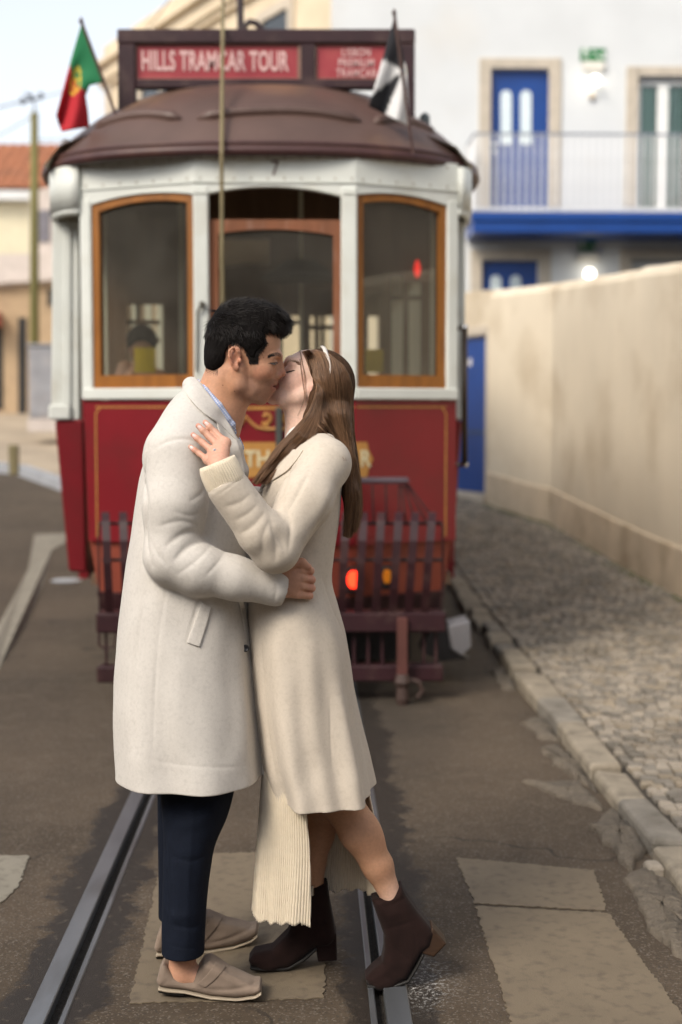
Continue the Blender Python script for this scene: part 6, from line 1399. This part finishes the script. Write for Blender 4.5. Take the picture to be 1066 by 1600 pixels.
# inner white top at her throat
FTp = Field(*bb(PB(405, 675, -.10, 470, 780, .10), .02), .003)
FTp.chain([P_(472, 690, 0), P_(452, 716, -.0), P_(436, 752, 0)], [.046, .038, .03], .01); FTp.chain([P_(452, 687, -.03), P_(440, 699, -.036), P_(430, 712, -.036)], [.010, .009, .007], .008); to_mesh('top', [FTp], mat('white top', (.72, .70, .66), rough=.9, bump=.2, bs=200), wom)
# --- dress: an open ribbed tube with a slit
b = MB(); rows = []; NR = 520; zt0 = zof(1195)
hz = [(1190, 412, 566, .17), (1240, 408, 578, .165), (1300, 404, 590, .16), (1360, 400, 592, .155), (1412, 397, 590, .15)]
for i in range(61):
    t = i / 60; rows.append(None)
TH0, TH1 = 98, 352
SK = {}
def skirt_pt(th, t):
    py = 1190 + t * 222
    if t not in SK: tb = np.array(hz, 'f'); a, c, ry = (float(smooth_interp(np.array([py]), tb[:, 0], tb[:, j])[0]) for j in (1, 2, 3)); SK[t] = (at(a, py, YP - .03).x, at(c, py, YP - .03).x, ry)
    xa, xc, ry = SK[t]; cx, rx = (xa + xc) / 2, (xc - xa) / 2
    k = math.radians(th); wv = 1 + t * .035 * math.sin(7 * k + .6) + t * t * .02 * math.sin(17 * k)
    rib = .0014 * math.cos(2 * math.pi * (th - TH0) / (TH1 - TH0) * 104)
    zz = zof(py) - (.012 * math.sin(3 * k) + (.010 if th < 103 else 0)) * t * t + .004 * t ** 6 * math.sin(2 * math.pi * (th - TH0) / (TH1 - TH0) * 18)
    return Vector((cx + (rx * wv + rib) * math.cos(k), YP - .03 - (ry * wv + rib) * math.sin(k), zz))
rows = [[skirt_pt(lerp(TH0, TH1, j / NR) + (6 * (1 - t) - 3) * (1 - j / NR) , t) for j in range(NR + 1)] for t in [i / 60 for i in range(61)]]
b.grid(rows); dr = b.build('dress', KNIT, wom, fix=False, smooth=True); solid(dr, .004, 0)
# --- legs and boots
FL = Field(*bb(PB(455, 1430, -.24, 660, 1190, .2), .02), .003)
FL.chain([P_(500, 1150, .05), P_(499, 1250, .07), P_(497, 1296, .075), P_(487, 1345, .076), P_(486, 1400, .076)], [.068, .054, .0435, .0375, .034], .02); FL.ell(P_(503, 1292, .076), (.03, .035, .07), .02)
FL.chain([P_(498, 1160, -.06), P_(528, 1242, -.07), P_(560, 1300, -.066), P_(590, 1352, -.063), P_(612, 1402, -.062)], [.075, .0575, .0485, .039, .028], .02); FL.ell(P_(571, 1300, -.068), (.042, .042, .075), .02, rot=.5)
LEGS_W = FL
def boot_build(up, heel, sole, near, dy, ys, marks, op, toe):
    xm = P_(500 if near > -.03 else 620, 1500, near).x
    def pl(p): a = P_(*p, near); return P_(*p, near + ys * (a.x - xm))
    def pc(p): a = P_(*p, dy); return P_(*p, dy - .006 + ys * (a.x - xm))
    mid = lambda pts: YP + dy + ys * (sum(p.x for p in pts) / len(pts) - xm)
    yl = 1482 if near > -.03 else 1492; q = [(pl if p[1] >= yl else pc)(p) for p in up]; F_ = Field(*bb(q + [pl(p) for p in heel], .09), .0026); F_.extr(q, mid(q), .046, .024, .004, ys=ys)
    for x, y, rx, rz, ro in toe: F_.ell(pc((x, y)), (rx * u_, .045, rz * u_), .010, rot=ro)
    a, c = P_(*op[0], dy), P_(*op[1], dy); F_.cone(a, c, op[2], op[2], .002, '-')
    for pts, r_, k, md in marks: F_.mark(pts, r_, k, md)
    o = to_mesh('boot', [F_], BSUEDE, wom)
    for nm, pl_, m, ww, rr in (('heel', heel, BROWNH if dy < .02 else BSUEDE, .036, .006), ('sole', sole, SOLEB, .044, .003)):
        z = [pl(p) for p in pl_]; G = Field(*bb(z, .09), .0024); G.extr(z, mid(z), ww, rr, .001, ys=ys); to_mesh(nm, [G], m, o)
    return o
b1 = boot_build([(464, 1381), (486, 1379.5), (511, 1377), (516, 1410), (523, 1446), (526, 1462), (514, 1474), (494, 1484), (474, 1500), (449, 1514), (415, 1516), (391, 1514), (388, 1505), (396, 1494), (426, 1479), (450, 1455), (459, 1432), (462, 1405)],
    [(493, 1482), (513, 1474), (526, 1460), (527, 1504), (497, 1506)], [(390, 1512), (415, 1515), (449, 1513), (474, 1499), (494, 1482), (496, 1486), (476, 1504), (450, 1518), (415, 1519), (391, 1517)], GY(1517.5), GY(1517.5) + .046, .2,
    [([(493, 1380), (495, 1410), (494, 1440), (493, 1478)], .0018, .003, '-'), ([(452, 1458), (470, 1452), (490, 1450)], .005, .012, '-'), ([(458, 1440), (474, 1436), (490, 1438)], .005, .014, '+'), ([(516, 1440), (508, 1446), (500, 1444)], .004, .012, '-'), ([(398, 1506), (420, 1500), (440, 1490)], .004, .016, '+')], ((487, 1366), (488, 1392), .035), ((420, 1501, 30, 15, .1), (446, 1490, 28, 22, .5)))
b = MB(); h = P_(488.5, 1382, .027); b.box((h.x - .005, h.y - .004, h.z - .032), (h.x + .003, h.y + .001, h.z - .002)); b.build('zip_pull', mat('zip steel', (.65, .63, .6), rough=.25, metal=1), b1, bevel=.0015)
boot_build([(580, 1402), (600, 1397), (627, 1381), (634, 1396), (650, 1419), (678, 1452), (672, 1474), (661, 1492), (648, 1514), (637, 1534), (609, 1544), (577, 1542), (571, 1533), (582, 1521), (598, 1508), (600, 1480), (600, 1458), (590, 1430)],
    [(676, 1451), (699, 1478), (679, 1499), (659, 1493), (668, 1474)], [(573, 1540), (609, 1543), (637, 1533), (650, 1512), (661, 1491), (664, 1494), (653, 1516), (640, 1537), (610, 1547.5), (576, 1546)], GY(1547), GY(1547) + .046, .0,
    [([(584, 1418), (606, 1416), (632, 1404)], .006, .012, '-'), ([(588, 1432), (610, 1430), (640, 1420)], .006, .014, '+'), ([(600, 1452), (620, 1448), (646, 1440)], .006, .014, '-'), ([(604, 1468), (620, 1484), (640, 1500)], .005, .014, '-'), ([(604, 1500), (620, 1508), (634, 1520)], .005, .016, '+'), ([(640, 1436), (650, 1470), (648, 1500)], .0016, .003, '-')], ((596, 1376), (608, 1398), .030), ((600, 1530, 28, 16, .1),))
# --- her hand on his shoulder
HWf = Field(*bb(PB(285, 645, -.42, 370, 760, -.22), .012), .0016)
def on(px, py, lift):                    # a point resting on the man's coat
    h = C1.hit(px, py, lift); return h if h is not None else P_(px, py, -.27)
wrist = P_(343, 728, -.332)
K = [(353, 692), (344, 698.5), (335, 707), (326, 719)]; Mi = [(337, 676), (327, 682), (317, 692), (312, 709)]; Ti = [(321, 660), (310, 665.5), (302, 679.5), (298, 698.5)]
rr = [(.0095, .0085, .0068), (.0098, .0088, .007), (.0094, .0084, .0067), (.0082, .0074, .006)]
kn = []; ty = min(on(*t, .0075).y for t in Ti) - YP + .004
for (a, m_, t), r_, dl in zip(zip(K, Mi, Ti), rr, (.006, .0, .0, .004)):
    k_ = P_(*a, lerp(ty, wrist.y - YP, .42) + dl); mi = P_(*m_, ty - .0105 + dl); ti = P_(*t, ty + dl * .6); kn.append(k_); dp = mi.lerp(ti, .55) + Vector((0, -.002, 0))
    HWf.chain([k_, mi], [r_[0], r_[1]], .004); HWf.chain([mi, dp, ti], [r_[1], (r_[1] + r_[2]) / 2, r_[2]], .004)
for k_ in kn: HWf.cone(wrist, k_, .021, .0112, .012)
for a, c in zip(kn, kn[1:]): HWf.cone(a, c, .0095, .0095, .010)
HWf.cone(wrist, P_(352, 752, -.331), .023, .025, .01)
HWf.chain([P_(350, 722, -.315), P_(352, 706, -.285), P_(348, 694, -.268)], [.012, .010, .008], .008)
for a, t in zip(Mi, Ti): HWf.mark([(t[0] + (a[0] - t[0]) * .06, t[1] + (a[1] - t[1]) * .06), (t[0] + (a[0] - t[0]) * .12, t[1] + (a[1] - t[1]) * .12)], .0006, .001)
# --- his hand at her waist
HMf = Field(*bb(PB(415, 860, -.36, 500, 945, -.10), .012), .0016)
def onw(px, py, lift): h = C2.hit(px, py, lift); return h if h is not None else P_(px, py, -.19)
ZW = onw(470, 915, 0).y - YP
hw = lambda x, y, l: P_(x, y, ZW - l)
wr = hw(432, 917, .030)
fin = [((470, 889), (485, 892), (481, 893)), ((472, 903), (487, 906), (482, 906)), ((471, 916), (487, 919), (482, 919)), ((467, 929), (484, 931), (480, 931))]
for (a, m_, t), r_ in zip(fin, (.0112, .0112, .0108, .0098)):
    A, Bq, T = hw(*a, .034), hw(*m_, .020), hw(*t, -.006); HMf.cone(wr, A, .025, r_ * 1.12, .012); HMf.chain([A, Bq], [r_ * 1.05, r_ * .95], .004); HMf.chain([Bq, T], [r_ * .93, r_ * .85], .003)
HMf.chain([hw(445, 893, .038), hw(458, 879, .042), hw(472, 879, .040), hw(482, 886, .034)], [.016, .0125, .0105, .0088], .008)      # thumb over the forefinger
HMf.cone(wr, hw(420, 916, .032), .027, .029, .01); HMf.ell(hw(455, 908, .036), (.026, .014, .030), .012)
for pts in ([(471, 897), (479, 898), (486, 898.5)], [(472, 910), (480, 911.5), (487, 912.5)], [(470, 923), (478, 924), (485, 925)]): HMf.mark(pts, .0022, .003)
HMf.mark([(462, 888), (474, 890), (483, 892)], .002, .003)
FB = Field(*bb(PB(230, 1150, -.2, 380, 660, .2), .02), .009); FB.loft(tabrows([(1150, 255, 370, 0, .15), (1000, 240, 370, 0, .16), (900, 240, 360, 0, .155), (760, 245, 355, 0, .18), (690, 270, 345, 0, .15), (650, 300, 345, 0, .06)]), .02)
FB2 = Field(*bb(PB(400, 1180, -.2, 540, 690, .2), .02), .009); FB2.loft(tabrows([(1180, 440, 540, -.02, .15), (1000, 425, 520, -.02, .15), (905, 430, 505, -.02, .12), (780, 430, 515, 0, .13), (715, 460, 515, 0, .11), (695, 470, 505, 0, .05)]), .02)
to_mesh('body', [HM, HMf, FA, FB], SKIN, man, man_colour)
to_mesh('body', [HW, HWf, LEGS_W, FB2], SKIN, wom, woman_colour)
# nails, ring, earring
NAIL = mat('pale nail polish', (.72, .52, .48), rough=.2, bump=0, var=0, coat=.5)
for a, t in zip(Mi, Ti):
    h = HWf.hit(t[0] + (a[0] - t[0]) * .16, t[1] + (a[1] - t[1]) * .16, -.0012)
    if h is None: continue
    d = (P_(*t, ty) - P_(*a, ty - .008)).normalized(); nrm = (CAM - h).normalized(); sd_ = d.cross(nrm).normalized(); nr = sd_.cross(d).normalized(); nr = nr if nr.dot(nrm) > 0 else -nr
    b = MB(); b.grid([[h + d * (.0062 * vv) + sd_ * (.0046 * uu * (1 - .25 * max(0, vv) ** 2)) + nr * (.0022 - .0016 * uu * uu - .0006 * vv * vv) for uu in np.linspace(-1, 1, 7)] for vv in np.linspace(-1, 1, 7)]); b.build('fingernail', NAIL, wom, fix=False, smooth=True)
c0, c1 = kn[2], P_(*Mi[2], ty - .0105); rc = c0.lerp(c1, .28); ax = (c1 - c0).normalized(); u2 = ax.orthogonal().normalized(); v2 = ax.cross(u2)
b = MB(); b.tube([rc + (u2 * math.cos(q) + v2 * math.sin(q)) * .0103 for q in np.linspace(0, 2 * math.pi, 25)], .0011, 6, cap=False); ring_ = b.build('ring', GOLDM, wom, smooth=True)
h = HWf.hit(336, 703, .002) or rc; b = MB(); dv_ = (CAM - h).normalized(); qm = dv_.to_track_quat('Z', 'Y').to_matrix()
b.grid([[h + qm @ Vector((r_ * math.cos(q), r_ * math.sin(q) * .8, z)) for q in np.linspace(0, 2 * math.pi, 9)] for r_, z in ((.0025, -.003), (.0048, .0005), (.0034, .0028), (.0002, .0030))]); b.build('ring_stone', mat('clear stone', (.85, .87, .9), rough=.05, metal=.6, bump=0, var=0), ring_)
h = HW.hit(487.5, 621, .003) or W2(487, 621, -.07); b = MB(); b.tube([h + Vector((.0075 * math.cos(q), .002 * math.cos(q), .0075 * math.sin(q) - .004)) for q in np.linspace(0, 2 * math.pi, 21)], .0011, 6, cap=False); b.build('earring', GOLDM, wom, smooth=True)
# --- her hair
FW = Field(*bb([W2(385, 530, -.24), W2(572, 850, .20)], .02), .0028)
FW.ell(W2(501, 598), (54 * u_, .079, 53 * u_), .01, rot=-R(27)); 
face = np.array([(W2(*p).x, W2(*p).z) for p in ((380, 500), (466, 540), (474, 551), (483, 568), (489, 586), (497, 602), (502, 616), (496, 632), (486, 650), (470, 700), (380, 700))], 'f')
FW.clip(lambda X, Y, Z_: -poly_sdf(face, X[:, 0, 0], Z_[0, 0, :])[:, None, :] + 0 * Y, .008)
for s in (-1, 1): FW.chain([W2(500, 600, s * .060), W2(496, 640, s * .056), W2(498, 672, s * .055)], [.020, .022, .02], .02)
FW.chain([W2(518, 600, 0), W2(524, 650, 0), W2(531, 690, -.01)], [.055, .05, .045], .03, sq=((1, 0, 0), 1.15))
for s in (-1, 0, 1): FW.chain([W2(528, 650, s * .055), W2(542, 715, s * .07 + .015), W2(548, 770, s * .075 + .01), W2(545, 822, s * .07 + .005)], [.030, .024, .020, .012], .02)
lockp = [(494, 618), (488, 652), (474, 682), (452, 706), (428, 728), (406, 750)]; lr = [.018, .020, .017, .012, .008, .004]
LK = []
for (x, y), r_ in zip(lockp, lr):
    h = C2.hit(x, y, r_ * .5); hd = HW.hit(x, y, r_ * .6); c_ = [q.y for q in (h, hd) if q is not None]; LK.append(at(x, y, min(c_) if c_ else YP - .12))
for i in range(1, len(LK) - 1): LK[i].y = (LK[i - 1].y + 2 * LK[i].y + LK[i + 1].y) / 4
FW.chain(LK, lr, .018); FW.chain([W2(505, 640, -.06), at(496, 676, LK[2].y + .01), at(466, 712, LK[3].y + .0), at(446, 742, LK[4].y - .005)], [.02, .022, .016, .006], .015)
hw_ = to_mesh('hair', [FW], HBW, wom, it=2)
S_ = []; rs = np.random.RandomState(9); FW.depthmap(385, 535, 575, 860); HW.depthmap(400, 535, 565, 720); C2.depthmap(380, 660, 600, 800)
def gp(rows, t):                          # interpolate between guide columns
    t = t * (len(rows) - 1); i = min(int(t), len(rows) - 2); f_ = t - i; return [tuple(np.array(a) * (1 - f_) + np.array(c) * f_) for a, c in zip(rows[i], rows[i + 1])]
GB = [[(474, 549), (484, 563), (492, 586), (503, 613), (505, 650), (538, 708), (546, 770), (540, 838)], [(494, 546), (504, 560), (510, 590), (514, 622), (526, 662), (545, 715), (551, 775), (545, 840)], [(515, 553), (524, 566), (530, 592), (532, 628), (537, 670), (550, 722), (557, 780), (551, 832)], [(538, 571), (546, 588), (550, 610), (550, 642), (552, 680), (558, 730), (561, 780), (556, 824)]]
GF = [[(471, 549), (479, 562), (488, 584), (497, 606), (486, 642), (462, 672), (432, 704), (398, 757)], [(472, 549), (481, 562), (490, 586), (501, 607), (492, 642), (470, 676), (444, 704), (403, 754)], [(480, 547), (488, 562), (492, 584), (500, 610), (496, 646), (480, 688), (456, 716), (414, 756)], [(492, 546), (500, 562), (504, 590), (508, 616), (504, 656), (490, 700), (470, 728), (452, 748)]]
for k in range(19000):
    G = GB if rs.rand() < .64 else GF; t = rs.rand(); c = gp(G, t); a0 = rs.uniform(0, .25); w_ = rs.normal(0, 1.0); end = rs.uniform(.86, 1.02); base_off = rs.uniform(-.001, .007) if rs.rand() < .95 else rs.uniform(.005, .014)
    P = spline(c, 4); m = len(P); i0 = int(a0 * m) if rs.rand() < .6 else 0; pts = []; last = None; w2 = rs.normal(0, 3.2)
    for i in range(i0, int(m * end)):
        u = i / (m - 1); x, y = P[i]; x += w_ * 2 * u + w2 * math.sin(2.2 * u + w_) * u + 2.4 * math.sin(9 * u + 5 * t) * max(0, u - .35); y += w_ * u
        h = FW.quick(x, y, base_off)
        if h is None: h = at(x, y, (last.y if last else YP - .05))
        if last and abs(h.y - last.y) > .014: h = at(x, y, last.y + math.copysign(.014, h.y - last.y))
        pts.append(h); last = h
    if len(pts) > 3: S_.append(pts)
for c, n_ in (([(470, 548), (473, 565), (478, 590), (479, 610), (482, 640), (478, 668)], 5), ([(468, 548), (470, 570), (474, 600), (476, 622), (466, 650)], 4), ([(492, 588), (508, 598), (518, 625), (528, 660), (532, 700)], 12), ([(488, 585), (505, 594), (514, 612), (520, 640), (528, 690)], 14), ([(490, 632), (500, 655), (520, 675), (535, 700), (545, 740)], 14), ([(505, 600), (500, 630), (484, 668), (462, 700), (430, 730)], 20), ([(486, 650), (505, 672), (525, 690), (540, 720)], 10)):   # stray locks
    for k in range(n_):
        w_ = rs.normal(0, 1.3); pts = []; last = None
        for i, (x, y) in enumerate(spline(c, 5)):
            u = i / 20; x += w_ * (.4 + u); hs = [q.y for q in (HW.quick(x, y, .003), FW.quick(x, y, .004), C2.quick(x, y, .004)) if q is not None]; yy = min(hs) if hs else (last.y if last else YP - .06)
            if last and abs(yy - last.y) > .012: yy = last.y + math.copysign(.012, yy - last.y)
            last = at(x, y, yy); pts.append(last)
        S_.append(pts)
strands('hair_strands', S_, HAIRW, hw_, .00036, .00016)
brow(HW, [(447, 568), (451, 564.5), (457, 564), (463, 566.5), (467, 570)], 170, HAIRW, wom, (.8, .2), sp=1.3, r0=.00032)
S_ = []
for k in range(60):
    t = rs.rand(); h = HW.hit(lerp(448, 461, t), lerp(582.5, 578.5, t), .0004)
    if h: h = V3(h); S_.append([h + np.array((-.0030, -.003, -.0020 + .0025 * s)) * s * rs.uniform(.7, 1.1) for s in np.linspace(0, 1, 4)])
strands('eyelashes', S_, HAIRM, wom, .00035, .0001)
# headband
P = [FW.hit(x, y, .010) for x, y in spline([(509, 550.5), (512.5, 558), (515, 567), (516, 576), (515.5, 584)], 4)]; P = [p for p in P if p]
P = [W2(504, 541.5, .03), W2(506, 543.5, .0), W2(507.5, 546, -.02)] + P
b = MB(); m = len(P); vs = []
for i, p in enumerate(P):
    w_ = .0062 * (1 - .75 * i / (m - 1)); t = (P[min(i + 1, m - 1)] - P[max(i - 1, 0)]).normalized(); n_ = (p - W2(500, 598)).normalized(); sd_ = t.cross(n_).normalized(); vs.append([p - sd_ * w_, p + n_ * .002, p + sd_ * w_])
b.grid(vs); o = b.build('headband', mat('pearl headband', (.72, .66, .6), rough=.35, bump=0), wom, smooth=True); solid(o, .002, 0)

# --- a passenger in the tram, half hidden by the yellow card
pas = empty('person', tuple(at(222, 640, 8.75)), 'dark haired passenger sitting behind the yellow card in the left tram window', 'person')
A_ = lambda x, y, d=0: at(x, y, 8.75 + d); us = 8.75 / F
G = Field(*bb([A_(150, 505, -.3), A_(290, 720, .3)], .05), .009)
G.ell(A_(222, 540), (21 * us, .095, 27 * us), .01); G.cone(A_(222, 560), A_(222, 590), .05, .055, .02); G.chain([A_(196, 575, -.02), A_(182, 610, -.06), A_(206, 585, -.25)], [.045, .04, .032], .02); G.chain([A_(248, 590, 0), A_(262, 630, -.05)], [.05, .042], .02); G.cone(A_(222, 605), A_(222, 690), .14, .16, .04)
to_mesh('body', [G], SKIN, pas, lambda V: np.tile(np.array((.42, .24, .16), 'f'), (len(V), 1)))
G = Field(*bb([A_(190, 505, -.14), A_(256, 575, .14)], .03), .007); G.ell(A_(222, 532), (24 * us, .105, 25 * us), .01); G.ell(A_(222, 552, -.08), (18 * us, .07, 19 * us), .01, '-'); to_mesh('hair', [G], HBM, pas)
G = Field(*bb([A_(150, 570, -.25), A_(290, 720, .25)], .05), .010); G.cone(A_(222, 612), A_(222, 690), .155, .175, .04); G.chain([A_(200, 592), A_(186, 625, -.03)], [.06, .055], .03); G.chain([A_(244, 592), A_(258, 625, -.03)], [.06, .055], .03); to_mesh('shirt', [G], mat('dark shirt', (.05, .055, .07), rough=.9), pas)
